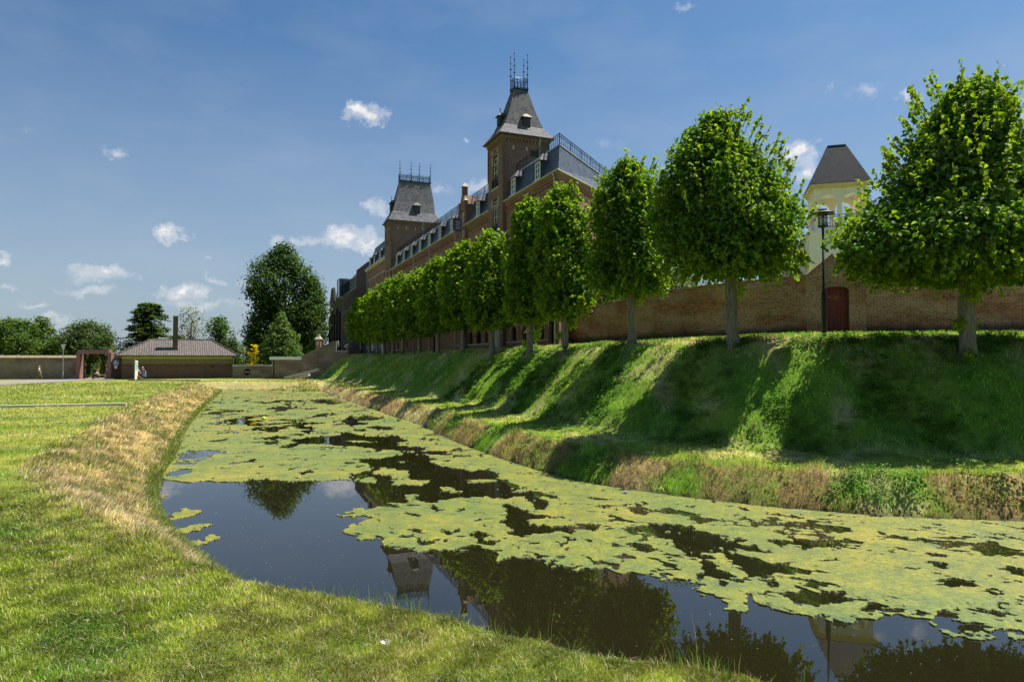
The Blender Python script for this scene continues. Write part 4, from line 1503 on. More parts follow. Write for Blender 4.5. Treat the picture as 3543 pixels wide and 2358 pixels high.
far_tree('broadleaf_tree', **ft(35, 735, 104, 62), trunk_h=2.2, r=.35, nclump=420, rc=.85, per=16, leaf=.36, seed=31, label='broad bushy tree hanging over the boundary wall at the far left edge', prof=FLAT, c0=G1, c1=G2)
far_tree('broadleaf_tree', **ft(98, 729, 107, 46), trunk_h=2.0, r=.3, nclump=320, rc=.85, per=16, leaf=.36, seed=32, label='taller bushy tree just right of the one at the far left edge', prof=ROUND, c0=G1, c1=G2)
far_tree('broadleaf_tree', **ft(52, 768, 97.5, 40), trunk_h=1.8, r=.22, nclump=170, rc=.7, per=16, leaf=.3, seed=33, label='low light green tree leaning over the boundary wall', prof=FLAT, c0=(.045, .09, .018), c1=(.12, .17, .03))
far_tree('broadleaf_tree', **ft(205, 742, 108, 78), trunk_h=2.6, r=.32, nclump=620, rc=.9, per=16, leaf=.32, seed=34, label='grey green dome shaped tree behind the pink gateway', prof=[(0, .5), (.2, .85), (.45, 1), (.7, .85), (.88, .6), (1, .25)], c0=(.045, .085, .028), c1=(.11, .16, .05))
far_tree('broadleaf_tree', **ft(239, 770, 99, 30), trunk_h=2.9, r=.3, nclump=110, rc=.7, per=16, leaf=.3, seed=36, label='small tree seen through the pink gateway with its forked trunk', prof=ROUND, c0=(.045, .085, .028), c1=(.11, .16, .05))
far_tree('broadleaf_tree', **ft(192, 785, 97.5, 22), trunk_h=2.9, r=.24, nclump=90, rc=.7, per=16, leaf=.3, seed=37, label='slim tree just inside the left post of the pink gateway', prof=ROUND, c0=D1, c1=G2)


def conifer(px, ytop, Y, half_px, label, seed):
    p = at(px, ytop, Y)
    H = p.z - .95
    hw_ = half_px * Y / FPX
    t = thing('conifer', (p.x, p.y, .95), 0, label, 'tree', 'trees behind the boundary walls')
    mb = MB()
    mb.tube([(0, 0, -.3), (0, 0, H * .5), (0, 0, H * .97)], [.35, .22, .03], 8)
    mb.build('trunk', M['bark_dark'], t, smooth=True)
    g = np.random.default_rng(seed)
    Ps, ds, cs = [], [], []
    lb = MB()
    for k in range(230):
        f = g.random() ** .8
        zz = H * (.10 + .88 * f)
        L = hw_ * (1.02 - f) ** .33 * g.uniform(.7, 1.12) * (.9 if f < .12 else 1)
        th = g.uniform(0, 2 * np.pi)
        m_ = 95
        tt = g.random(m_) ** .6
        sx = np.cos(th) * L * tt; sy = np.sin(th) * L * tt
        sz = zz + L * (.30 * tt - .32 * tt ** 2)
        wdt = .42 * (1.1 - tt * .7)
        P = np.stack([sx, sy, sz], 1) + g.normal(0, 1, (m_, 3)) * wdt[:, None] * np.array([[1, 1, .35]])
        Ps.append(P); ds.append(g.normal(0, 1, (m_, 3)) * .3 + np.array([[0, 0, 1]])); cs.append(np.full(m_, g.random()))
        if k % 2 == 0:
            lb.tube([(0, 0, zz), (math.cos(th) * L * .8, math.sin(th) * L * .8, zz + L * .05)], [.06, .015], 4)
    lb.build('limbs', M['bark_dark'], t)
    P, d, c = np.vstack(Ps), np.vstack(ds), np.concatenate(cs)
    n = len(P)
    col = mixc(np.array([[.030, .065, .018]]), np.array([[.11, .16, .04]]), np.clip(c + g.normal(0, .2, n), 0, 1))
    leaf_mesh('crown', P, .30 * g.uniform(.6, 1.3, n), col, M['leaf_far'], t, up=.4, outward=d)


conifer(343, 697, 112, 64, 'dark tiered conifer standing behind the left half of the pavilion roof', 41)
conifer(405, 770, 110, 22, 'low dark conifer against the pavilion roof, right of the tall tiered one', 42)
far_tree('broadleaf_tree', **ft(440, 707, 108, 46), trunk_h=3.0, r=.22, nclump=170, rc=.75, per=12, leaf=.22, seed=43, label='sparse yellow green tree with bare limbs showing behind the chimney', prof=[(0, .7), (.25, .95), (.5, 1), (.8, .9), (1, .5)], c0=(.10, .12, .03), c1=(.22, .21, .06), surf=.2, wob=.5)
far_tree('broadleaf_tree', **ft(505, 730, 108, 36), trunk_h=2.4, r=.25, nclump=190, rc=.8, per=15, leaf=.33, seed=44, label='bright green loose tree right of the pavilion roof', prof=FLAT, c0=G1, c1=(.09, .17, .03), wob=.5)
far_tree('broadleaf_tree', **ft(535, 768, 104, 24), trunk_h=1.5, r=.2, nclump=120, rc=.7, per=15, leaf=.3, seed=45, label='small leafy tree at the right end of the pavilion', prof=ROUND, c0=G1, c1=G2)
far_tree('broadleaf_tree', **ft(655, 563, 124, 92), trunk_h=3.5, r=.8, nclump=1500, rc=1.35, per=22, leaf=.42, seed=46, label='tallest dark tree towering over the far end of the moat', prof=BEECH, c0=D1, c1=(.10, .165, .04), surf=.5, wob=.42)
far_tree('broadleaf_tree', **ft(722, 640, 128, 40), trunk_h=3.0, r=.4, nclump=420, rc=1.1, per=18, leaf=.40, seed=47, label='dark tree between the tallest tree and the blackened brick house', prof=ROUND, c0=D1, c1=(.09, .13, .03), wob=.3)
far_tree('broadleaf_tree', **ft(590, 720, 118, 34), trunk_h=2.0, r=.3, nclump=260, rc=.95, per=16, leaf=.36, seed=48, label='mid green tree at the left foot of the tallest tree', prof=ROUND, c0=D1, c1=G2)
far_tree('round_tree', **ft(648, 716, 101, 48), trunk_h=1.5, r=.22, nclump=520, rc=.62, per=18, leaf=.30, seed=49, label='neat egg shaped light green tree in front of the tallest tree', prof=[(0, .75), (.1, .95), (.28, 1), (.45, .92), (.62, .72), (.8, .42), (.93, .18), (1, .05)], c0=(.07, .14, .035), c1=(.17, .25, .075), wob=.12)
far_tree('broadleaf_tree', **ft(735, 760, 108, 26), trunk_h=1.0, r=.2, nclump=150, rc=.8, per=15, leaf=.32, seed=50, label='dark bushy tree behind the stone capped brick pier', prof=ROUND, c0=D1, c1=D2)
for k, (px, yt, Y, hp, lab) in enumerate(((560, 800, 112, 30, 'dark shrub behind the low wall with the round hole'), (610, 790, 109, 24, 'dark shrub below the egg shaped tree'), (545, 815, 108, 16, 'small dark shrub beside the pavilion end'),
                                      (215, 800, 124, 70, 'dark hedge closing the garden seen through the gateway'), (150, 795, 118, 40, 'dark shrub behind the wall left of the gateway'), (300, 790, 122, 40, 'dark shrub behind the left end of the pavilion'))):
    far_tree('shrub', **ft(px, yt, Y, hp), trunk_h=.3, r=.12, nclump=int(hp * 3.2), rc=.7, per=15, leaf=.32, seed=60 + k, label=lab, prof=[(0, .9), (.4, 1), (.8, .8), (1, .4)], c0=D1, c1=D2, cat='shrub', group='shrubs behind the walls')
# shrubs behind the garden wall, seen between the lime trunks
far_tree('garden_shrub', **ft(1570, 612, 39, 95, zb=4.9), trunk_h=.5, r=.15, nclump=230, rc=.5, per=26, leaf=.17, seed=71, label='yellow green shrub above the garden wall between the two nearest-but-one lime trees', prof=[(0, .9), (.4, 1), (.8, .8), (1, .4)], c0=(.10, .16, .03), c1=(.20, .24, .05), cat='shrub', group='shrubs above the garden wall')
far_tree('garden_shrub', **ft(1395, 640, 46, 60, zb=4.9), trunk_h=.5, r=.15, nclump=150, rc=.5, per=24, leaf=.19, seed=72, label='leafy shrub above the left end of the garden wall by the gable', prof=[(0, .9), (.4, 1), (.8, .8), (1, .4)], c0=(.07, .13, .02), c1=(.15, .20, .04), cat='shrub', group='shrubs above the garden wall')


def topiary(px, ytop, Y, half_px, seed, label, c0, c1, prof=CONE, name='clipped_conifer', zb=.95, tiers=False):
    q = ft(px, ytop, Y, half_px, zb=zb)
    t = thing(name, (q['x'], q['y'], q['z']), 0, label, 'conifer', None if tiers else 'clipped golden conifers')
    mb = MB(); mb.tube([(0, 0, -.2), (0, 0, q['H'] * .9)], [.1, .03], 6); mb.build('trunk', M['bark_dark'], t)
    g = np.random.default_rng(seed)
    if tiers:
        Ps = []
        for k in range(40):
            f = (k % 10 + g.random() * .9) / 10.4; L = q['wa'] * 1.35 * (1.05 - f) ** .7 * g.uniform(.6, 1.15); th = g.uniform(0, 6.28); tt = g.random(70) ** .5
            P = np.stack([np.cos(th) * L * tt, np.sin(th) * L * tt, q['H'] * (.06 + .92 * f) + .25 * L * tt ** 2], 1) + g.normal(0, .1, (70, 3)) * np.array([[1.2, 1.2, .45]])
            Ps.append(P)
        P = np.vstack(Ps); d = g.normal(0, 1, P.shape)
    else:
        P, d, cr, hf = crown_points(prof, q['H'], q['wa'], q['wb'], 0, 90, .28, 20, .05, surf=.5, seed=seed, wob=.05)
    n = len(P)
    leaf_mesh('crown', P, .17 * g.uniform(.6, 1.3, n), mixc(np.array([c0]), np.array([c1]), g.random(n)), M['leaf_far'], t, up=.3, outward=d)


topiary(585, 788, 100, 17, 81, 'bright yellow golden conifer behind the low wall with the round hole', (.62, .46, .02), (.85, .66, .04), tiers=True, name='golden_conifer')
topiary(190, 827, 104, 3.6, 82, 'clipped yellow green conifer, left of the two inside the gateway', (.28, .32, .02), (.42, .45, .03), prof=[(0, .9), (.5, 1), (.85, .7), (1, .3)])
topiary(233, 827, 104, 4.5, 83, 'clipped yellow green conifer, right of the two inside the gateway', (.28, .32, .02), (.42, .45, .03), prof=[(0, .9), (.5, 1), (.85, .7), (1, .3)])

# ---------------------------------------------------------------- buildings
RZB = R(22.1)
C0 = Vector((45 * (1286.6 - CX) / FPX, 45.0, 4.6))       # gable corner of the long building; local x = into the building, y = along the moat
UP = Vector((0, 0, 1))


def L(z): return z - C0.z            # world height -> local height


def window(parent, O, U, inn, u0, v0, u1, v1, depth=.12, mat='cream_paint', nx=2, ny=3, arch=0, name='window', bar=.05, fr=.07, pane='glass', V=Vector((0, 0, 1))):
    """frame with glazing bars set back in its opening; pane is its child"""
    O, U, inn = Vector(O), Vector(U).normalized(), Vector(inn).normalized()
    mb = MB()
    t = .06

    def bx(a, b, c, d, dd=0.0, tt=t):
        base = O + inn * (depth + dd)
        q = [base + U * a + V * b, base + U * c + V * b, base + U * c + V * d, base + U * a + V * d]
        mb.loft(q, [p + inn * tt for p in q])
    vt = v1 - arch * .45
    bx(u0, v0, u0 + fr, v1 - arch * .0); bx(u1 - fr, v0, u1, v1)
    bx(u0 + fr, v0, u1 - fr, v0 + fr); bx(u0 + fr, vt - fr, u1 - fr, vt)
    for k in range(1, nx):
        c = u0 + (u1 - u0) * k / nx
        bx(c - bar / 2, v0 + fr, c + bar / 2, vt - fr, .005, t - .01)
    for k in range(1, ny):
        c = v0 + (v1 - v0) * k / ny
        bx(u0 + fr, c - bar / 2, u1 - fr, c + bar / 2, .01, t - .02)
    w = mb.build(name, M[mat], parent)
    pb = MB()
    base = O + inn * (depth + .045)
    pb.loft([base + U * u0 + V * v0, base + U * u1 + V * v0, base + U * u1 + V * v1, base + U * u0 + V * v1], [p for p in [base + inn * .02 + U * u0 + V * v0, base + inn * .02 + U * u1 + V * v0, base + inn * .02 + U * u1 + V * v1, base + inn * .02 + U * u0 + V * v1]])
    pb.build('pane', M[pane], w)
    return w


def railing(mb, pts, h, step=.34, r=.018, rail=.034, scroll=True):
    """wrought iron roof railing along 3D points"""
    for a, b in zip(pts[:-1], pts[1:]):
        a, b = Vector(a), Vector(b)
        d = b - a
        n = max(1, int(d.length / step))
        mb.tube([a + UP * h, b + UP * h], rail, 5)
        mb.tube([a + UP * .08, b + UP * .08], rail * .8, 5)
        mb.tube([a + UP * (h * .8), b + UP * (h * .8)], rail * .6, 4)
        for k in range(n + 1):
            p = a + d * (k / n)
            q = r * (2.0 if k % 6 == 0 else 1)
            mb.tube([p, p + UP * (h + (.04 if k % 6 == 0 else 0))], q, 4)
            if scroll and k < n:
                m_ = a + d * ((k + .5) / n)
                dd = d.normalized() * step * .3
                mb.tube([m_ + UP * .12, m_ - dd + UP * (h * .33), m_ + UP * (h * .52), m_ + dd + UP * (h * .66), m_ + UP * (h * .78)], r * .8, 4)


def finial(mb, p, h, r=.048):
    p = Vector(p)
    mb.tube([p, p + UP * h * .45, p + UP * h], [r, r * .7, r * .35], 6)
    for f, s in ((.02, 2.4), (.42, 2.6), (.62, 2.2), (.8, 1.8)):
        c = p + UP * h * f
        mb.lathe([(r * .4, -r * 1.2), (r * s, -r * .2), (r * s, r * .3), (r * .3, r * 1.3)], c, 7)
        for a in range(4):
            e = Vector((math.cos(a * 1.571), math.sin(a * 1.571), 0)) * r * s * 1.9
            mb.tube([c, c + e * .7 + UP * .03, c + e + UP * r * 2.2], [r * .4, r * .35, r * .15], 4)
    mb.lathe([(.005, -.1), (r * 1.5, -.03), (r * .9, .05), (.004, .12)], p + UP * h, 6)


def corbels(mb, O, U, out, Ln, z0, step=.36, w=.16, h=.24, d=.16):
    O, U, out = Vector(O), Vector(U).normalized(), Vector(out).normalized()
    n = int(Ln / step)
    for k in range(n):
        c = O + U * (step * (k + .5)) + UP * z0
        q = [c - U * w / 2, c + U * w / 2, c + U * w / 2 + UP * h, c - U * w / 2 + UP * h]
        q2 = [c - U * w / 2 + out * .03 + UP * .08, c + U * w / 2 + out * .03 + UP * .08, c + U * w / 2 + out * d + UP * h, c - U * w / 2 + out * d + UP * h]
        q2[0] = c - U * w / 2 + out * .04; q2[1] = c + U * w / 2 + out * .04
        mb.loft(q, q2)


def long_building():
    b = thing('college_building', C0, RZB, 'long red brick building with slate mansard roof and two towers above the lime trees', 'building')
    zE, zT = L(16.35), L(18.64)
    X, Yv = Vector((1, 0, 0)), Vector((0, 1, 0))
    zb = L(4.2)
    A, B_, Cc, D = (0, 0), (11.2, 8.4), (11.2, 57), (0, 57)
    # ---- walls
    mb = MB()
    ops, small = [], []
    up_c = [3.4, 7.6, 15.9] + [24.3 + 4.28 * k for k in range(7)]
    for c in up_c:
        ops.append((c - .6, L(10.6) - zb, c + .6, L(13.5) - zb, .35))
        ops.append((c - .6, L(7.6) - zb, c + .6, L(9.5) - zb, .3)) if c > 24 else None
    ground_w = [(2.43, 3.5), (5.3, 6.35), (7.56, 8.6), (14.0, 14.8), (15.8, 17.1), (18.1, 19.3), (44.0, 44.9), (46.2, 47.1), (49.0, 50.0), (52, 53)]
    for (a, c) in ground_w:
        ops.append((a, L(5.1) - zb, c, L(6.12) - zb + .12, .28))
    ops.append((.73, L(4.75) - zb, 1.6, L(6.4) - zb, .32))
    mb.wall((0, 0, zb), Yv, 57, zE - zb, ops, .28, X)
    g = Vector((11.2, 8.4, 0))
    mb.wall((0, 0, zb), g.normalized(), g.length, zE - zb, [(3, L(11) - zb, 4.1, L(13.4) - zb, .3), (7, L(11) - zb, 8.1, L(13.4) - zb, .3)], .28, Vector((-.6, .8, 0)))
    mb.poly([(11.2, 8.4, zb), (11.2, 57, zb), (11.2, 57, zE), (11.2, 8.4, zE)])
    mb.poly([(0, 57, zb), (11.2, 57, zb), (11.2, 57, zE), (0, 57, zE)])
    mb.build('wall', M['brick'], b)
    for c in up_c:
        window(b, (0, 0, 0), Yv, X, c - .6, L(10.6), c + .6, L(13.5), .14, arch=.35, ny=4)
        if c > 24: window(b, (0, 0, 0), Yv, X, c - .6, L(7.6), c + .6, L(9.5), .14, arch=.3)
    for (a, c) in ground_w:
        w = window(b, (0, 0, 0), Yv, X, a, L(5.1), c, L(6.24), .2, mat='iron', arch=.0, nx=6, ny=2, bar=.02, fr=.03, pane='dark', name='barred_window')
    window(b, (0, 0, 0), Yv, X, .73, L(4.75), 1.6, L(6.4), .2, mat='iron', nx=5, ny=2, bar=.025, fr=.04, pane='dark', name='iron_gate')
    for u in (3, 7):
        window(b, (0, 0, 0), g.normalized(), Vector((-.6, .8, 0)), u, L(11), u + 1.1, L(13.4), .14, arch=.3, ny=4)
    # pale stone pieces: sills, imposts, plaques
    for c in up_c:
        s = MB()
        for e in (-.72, .6):
            s.box(-.03, .08, c + e, c + e + .12, L(13.0), L(13.6))
        s.build('impost', M['stone'], b)
        s = MB(); s.box(-.07, .1, c - .75, c + .75, L(10.45), L(10.58)); s.build('sill', M['stone'], b)
        s = MB(); s.box(-.03, .05, c - .2, c + .2, L(14.35), L(15.0)); s.build('plaque', M['stone'], b)
    for (a, c) in ground_w + [(.73, 1.6)]:
        s = MB()
        zz = L(6.15) if a > 1 else L(6.25)
        for e in (a - .14, c + .03):
            s.box(-.025, .06, e, e + .11, zz - .28, zz + .22)
        s.build('impost', M['stone'], b)
    s = MB()
    s.box(-.09, .03, 1.75, 9.5, L(4.96), L(5.07)); s.box(-.09, .03, 13.3, 23, L(4.96), L(5.07)); s.box(-.09, .03, 43, 54, L(4.96), L(5.07))
    s.build('sill_band', M['stone'], b)
    # cornice: brick bands, corbels, gutter
    cn = MB()
    gd = g.normalized(); gn = Vector((gd.y, -gd.x, 0))
    for (o1, z0, z1) in ((.06, zE - 1.0, zE - .82), (.10, zE - .38, zE - .2), (.18, zE - .2, zE)):
        cn.loft([(-o1, -o1 * 1.4, z0), (.02, 0, z0), (.02, 57, z0), (-o1, 57, z0)], [(-o1, -o1 * 1.4, z1), (.02, 0, z1), (.02, 57, z1), (-o1, 57, z1)])
        p0, p1 = Vector((-o1, -o1 * 1.4, 0)), Vector((11.2, 8.4, 0)) + gn * o1
        q = [p0, p1, Vector((11.2, 8.45, 0)), Vector((.03, .03, 0))]
        cn.loft([v + UP * (z0 + .003) for v in q], [v + UP * (z1 + .003) for v in q])
    corbels(cn, (0, .2, zE - .82), Yv, -X, 56, 0)
    corbels(cn, Vector((0, 0, zE - .82)), gd, gn, 13.5, 0)
    cn.build('cornice', M['brick'], b)
    gt = MB()
    e = .3
    gt.loft([(-e, -e * 1.5, zE), (-.05, -.05, zE), (-.05, 57, zE), (-e, 57, zE)], [(-e - .03, -e * 1.55, zE + .1), (-.05, -.05, zE + .1), (-.05, 57, zE + .1), (-e - .03, 57, zE + .1)])
    p0, p1 = Vector((-e, -e * 1.5, 0)), Vector((11.2, 8.4, 0)) + gn * e
    q = [p0, p1, Vector((11.2, 8.5, 0)), Vector((-.04, -.04, 0))]
    gt.loft([v + UP * (zE + .004) for v in q], [v + UP * (zE + .104) for v in q])
    gt.build('gutter', M['stone'], b)
    # mansard
    rf = MB()
    bot = [(-.12, -.2, zE + .1), (11.2, 8.25, zE + .1), (11.2, 57, zE + .1), (-.12, 57, zE + .1)]
    top = [(.72, 1.35, zT), (10.3, 9.6, zT), (10.3, 56, zT), (.72, 56, zT)]
    rf.loft(bot, top, cap0=False)
    roof = rf.build('mansard_roof', M['slate'], b)
    eb = MB()
    for p, q in ((top[0], top[1]), (top[0], top[3])):
        p, q = Vector(p), Vector(q)
        d = (q - p).normalized(); nn = Vector((-d.y, d.x, 0)) * .07
        eb.loft([p + nn - UP * .02, q + nn - UP * .02, q - nn - UP * .02, p - nn - UP * .02], [p + nn + UP * .09, q + nn + UP * .09, q - nn + UP * .09, p - nn + UP * .09])
    eb.build('roof_edge', M['zinc'], roof)
    rl = MB()
    railing(rl, [(.75, 56, zT), (.75, 13.2, zT)], .86)
    railing(rl, [(.75, 9.3, zT), (.75, 1.4, zT), (10.2, 9.55, zT)], .86)
    rl.build('roof_railing', M['iron'], b)
    # dormers
    for c in [3.1, 7.75, 16.2] + [24.3 + 4.28 * k for k in range(7)]:
        dm = MB()
        z0, z1, hw_ = zE + .12, zE + 1.5, .48
        dm.box(-.14, .7, c - hw_, c + hw_, z0, z1)
        d = dm.build('dormer', M['slate'], b)
        r_ = MB()
        e = .14
        F = [(-.30, c - hw_ - e, z1), (-.30, c + hw_ + e, z1), (.8, c + hw_ + e, z1), (.8, c - hw_ - e, z1)]
        T = [(.18, c - hw_ * .35, z1 + .62), (.18, c + hw_ * .35, z1 + .62), (.8, c + hw_ * .35, z1 + .66), (.8, c - hw_ * .35, z1 + .66)]
        r_.loft(F, T)
        r_.build('dormer_roof', M['slate_tower'], d)
        window(d, (-.14, 0, 0), Yv, X, c - hw_ + .06, z0 + .08, c + hw_ - .06, z1 - .04, -.05, mat='white', nx=2, ny=3, fr=.08)
        sd = MB(); sd.box(-.30, -.1, c - hw_ - .05, c + hw_ + .05, z0 - .03, z0 + .05); sd.build('dormer_sill', M['white'], d)
    # downpipes
    for (u, w_) in ((.35, -.16), (20.0, -.12), (23.2, -.12), (33.0, -.12), (40.5, -.12), (52.6, -.12)):
        dp = MB(); dp.tube([(w_ - .12, u, zE), (w_, u, zE - .5), (w_, u, zb + .1)], .06, 7)
        for zz in (3, 6, 9): dp.tube([(w_, u, zb + zz), (w_, u, zb + zz + .12)], .085, 7)
        dp.build('downpipe', M['zinc'], b)
    # small stepped gable with pinnacle and purple banner
    gb = MB()
    gb.wall((-.28, 19.45, zb), Yv, 1.9, L(18.4) - zb, [(.55, L(15.3) - zb, 1.35, L(16.0) - zb), (.5, L(16.55) - zb, 1.4, L(17.9) - zb, .3)], .2, X)
    gb.wall((1.1, 19.45, zb), -X, 1.38, L(18.4) - zb, [], .2, Yv)
    gb.wall((1.1, 21.35, zb), -X, 1.38, L(18.4) - zb, [], .2, Yv)
    gb.loft([(-.28, 19.45, L(18.4)), (-.28, 21.35, L(18.4)), (1.1, 21.35, L(18.4)), (1.1, 19.45, L(18.4))], [(-.28, 20.15, L(19.35)), (-.28, 20.65, L(19.35)), (1.1, 20.65, L(19.35)), (1.1, 20.15, L(19.35))])
    gb.box(-.28, .2, 20.2, 20.6, L(19.35), L(20.2))
    for (a, c, z) in ((19.4, 19.8, 18.4), (21.0, 21.4, 18.4)): gb.box(-.36, -.05, a, c, L(z) - .6, L(z) + .3)
    gp_ = gb.build('gable_pier', M['brick_dark'], b)
    st = MB()
    st.loft([(-.36, 20.1, L(20.2)), (.28, 20.1, L(20.2)), (.28, 20.7, L(20.2)), (-.36, 20.7, L(20.2))], [(-.06, 20.38, L(20.62)), (-.02, 20.38, L(20.62)), (-.02, 20.42, L(20.62)), (-.06, 20.42, L(20.62))])
    for (a, c) in ((19.32, 19.88), (20.92, 21.48)):
        st.loft([(-.42, a, L(18.7)), (.0, a, L(18.7)), (.0, c, L(18.7)), (-.42, c, L(18.7))], [(-.25, a + .2, L(18.95)), (-.2, a + .2, L(18.95)), (-.2, c - .2, L(18.95)), (-.25, c - .2, L(18.95))])
    st.build('stone_cap', M['stone'], gp_)
    window(b, (-.28, 19.45, 0), Yv, X, .5, L(16.55), 1.4, L(17.9), .1, nx=2, ny=3, mat='white', arch=.3)
    window(b, (-.28, 19.45, 0), Yv, X, .55, L(15.3), 1.35, L(16.0), .1, nx=2, ny=1, mat='white')
    return b


def tower(b, u0, u1, w0, w1, zbrick, ztop, plat, zfl, inset, label, roofmat, wallmat, spires, spire_h, rail_h, front_dormer, side_dormer, ops_side, ops_front, wins_side, wins_front):
    """brick tower shaft: a part of the long building; its roof, railing, windows are its sub-parts"""
    X, Yv = Vector((1, 0, 0)), Vector((0, 1, 0))
    zb = L(4.2)
    mb = MB()
    mb.wall((w0, u0, zb), Yv, u1 - u0, zbrick - zb, ops_side, .25, X)
    mb.wall((w0, u0, zb), X, w1 - w0, zbrick - zb, ops_front, .25, Yv)
    mb.wall((w1, u0, zb), Yv, u1 - u0, zbrick - zb, [], .2, -X)
    mb.wall((w0, u1, zb), X, w1 - w0, zbrick - zb, [], .2, -Yv)
    o = .12
    for (z0, z1, oo) in ((zbrick - .28, zbrick, .14), (zbrick - 1.0, zbrick - .88, .03)):
        mb.loft([(w0 - oo, u0 - oo, z0), (w1 + oo, u0 - oo, z0), (w1 + oo, u1 + oo, z0), (w0 - oo, u1 + oo, z0)], [(w0 - oo, u0 - oo, z1), (w1 + oo, u0 - oo, z1), (w1 + oo, u1 + oo, z1), (w0 - oo, u1 + oo, z1)])
    corbels(mb, (w0, u0, zbrick - .55), X, -Yv, w1 - w0, 0, step=.3, w=.14, h=.27, d=.13)
    corbels(mb, (w0, u1, zbrick - .55), -Yv, -X, u1 - u0, 0, step=.3, w=.14, h=.27, d=.13)
    # corner pilasters
    for (a, c) in ((w0, u0), (w1, u0), (w0, u1)):
        mb.box(a - .07, a + .07, c - .07, c + .07, zbrick - 3.2, zbrick - .28)
    t = mb.build('tower', M[wallmat], b)
    t['label'] = label
    # stone dots under the arches
    s = MB()
    k = max(3, int((w1 - w0) / 1.25))
    for i in range(k):
        c = w0 + (w1 - w0) * (i + .8) / (k + .5)
        s.box(c - .07, c + .07, u0 - .05, u0 + .02, zbrick - 1.15, zbrick - .82)
    for i in range(2):
        c = u0 + (u1 - u0) * (i + 1) / 3
        s.box(w0 - .05, w0 + .02, c - .07, c + .07, zbrick - 1.15, zbrick - .82)
    s.build('corbel_stone', M['stone'], t)
    # flared slate roof
    e = .42
    r = MB()
    E = [(w0 - e, u0 - e, zbrick + .05), (w1 + e, u0 - e, zbrick + .05), (w1 + e, u1 + e, zbrick + .05), (w0 - e, u1 + e, zbrick + .05)]
    E0 = [(p[0], p[1], p[2] - .06) for p in E]
    F = [(w0 + inset * .35, u0 + inset * .35, zfl), (w1 - inset * .35, u0 + inset * .35, zfl), (w1 - inset * .35, u1 - inset * .35, zfl), (w0 + inset * .35, u1 - inset * .35, zfl)]
    G = [(w0 + (plat[0] - w0) * .54, u0 + (plat[2] - u0) * .54, zfl + (ztop - zfl) * .33), (w1 + (plat[1] - w1) * .54, u0 + (plat[2] - u0) * .54, zfl + (ztop - zfl) * .33),
         (w1 + (plat[1] - w1) * .54, u1 + (plat[3] - u1) * .54, zfl + (ztop - zfl) * .33), (w0 + (plat[0] - w0) * .54, u1 + (plat[3] - u1) * .54, zfl + (ztop - zfl) * .33)]
    T = [(plat[0], plat[2], ztop), (plat[1], plat[2], ztop), (plat[1], plat[3], ztop), (plat[0], plat[3], ztop)]
    r.loft(E0, E, cap1=False); r.loft(E, F, False, False); r.loft(F, G, False, False); r.loft(G, T, False)
    rr_ = r.build('tower_roof', M[roofmat], t)
    # cresting
    c = MB()
    tp = .06
    c.box(plat[0] - tp, plat[1] + tp, plat[2] - tp, plat[3] + tp, ztop - .05, ztop + .1)
    P4 = [(plat[0], plat[2], ztop + .1), (plat[1], plat[2], ztop + .1), (plat[1], plat[3], ztop + .1), (plat[0], plat[3], ztop + .1)]
    railing(c, P4 + [P4[0]], rail_h, step=.28, r=.022, rail=.032)
    for sp in spires:
        finial(c, (sp[0], sp[1], ztop + .1), spire_h, .048 if w1 > 5 else .036)
    c.build('roof_cresting', M['iron'], t)
    # dormers
    for (side, pos, z0, wd, hh) in (front_dormer, side_dormer):
        d = MB()
        f = (z0 - zfl) / (ztop - zfl)
        if side == 'front':
            yb = u0 + inset * .35 - .12
            d.box(pos - wd / 2, pos + wd / 2, yb, yb + 1.2, z0, z0 + hh)
            q = [(pos - wd * .75, yb - .15, z0 + hh), (pos + wd * .75, yb - .15, z0 + hh), (pos + wd * .75, yb + 1.2, z0 + hh), (pos - wd * .75, yb + 1.2, z0 + hh)]
            tpz = [(pos - .04, yb + .22, z0 + hh + wd * .65), (pos + .04, yb + .22, z0 + hh + wd * .65), (pos + .04, yb + 1.3, z0 + hh + wd * .65), (pos - .04, yb + 1.3, z0 + hh + wd * .65)]
            fin = (pos, yb + .2, z0 + hh + wd * .6)
        else:
            xb = w0 + inset * .35 - .12
            d.box(xb, xb + 1.2, pos - wd / 2, pos + wd / 2, z0, z0 + hh)
            q = [(xb - .15, pos - wd * .75, z0 + hh), (xb + 1.2, pos - wd * .75, z0 + hh), (xb + 1.2, pos + wd * .75, z0 + hh), (xb - .15, pos + wd * .75, z0 + hh)]
            tpz = [(xb + .22, pos - .04, z0 + hh + wd * .65), (xb + 1.3, pos - .04, z0 + hh + wd * .65), (xb + 1.3, pos + .04, z0 + hh + wd * .65), (xb + .22, pos + .04, z0 + hh + wd * .65)]
            fin = (xb + .2, pos, z0 + hh + wd * .6)
        d.loft(q, tpz)
        F_ = Vector(fin)
        d.tube([F_, F_ + UP * wd * .8], .03, 5)
        d.lathe([(.01, -.06), (.075, 0), (.01, .06)], F_ + UP * wd * .55, 6)
        d.build('roof_hatch', M['louvre'], t)
    for q in wins_side:
        w = window(t, (w0, u0, 0), Yv, X, *q[:4], .12, mat='cream_paint', nx=2, ny=q[4], arch=q[5])
    for q in wins_front:
        window(t, (w0, u0, 0), X, Yv, *q[:4], .12, mat='louvre', nx=1, ny=4, pane='dark', name='louvred_opening')
    return t


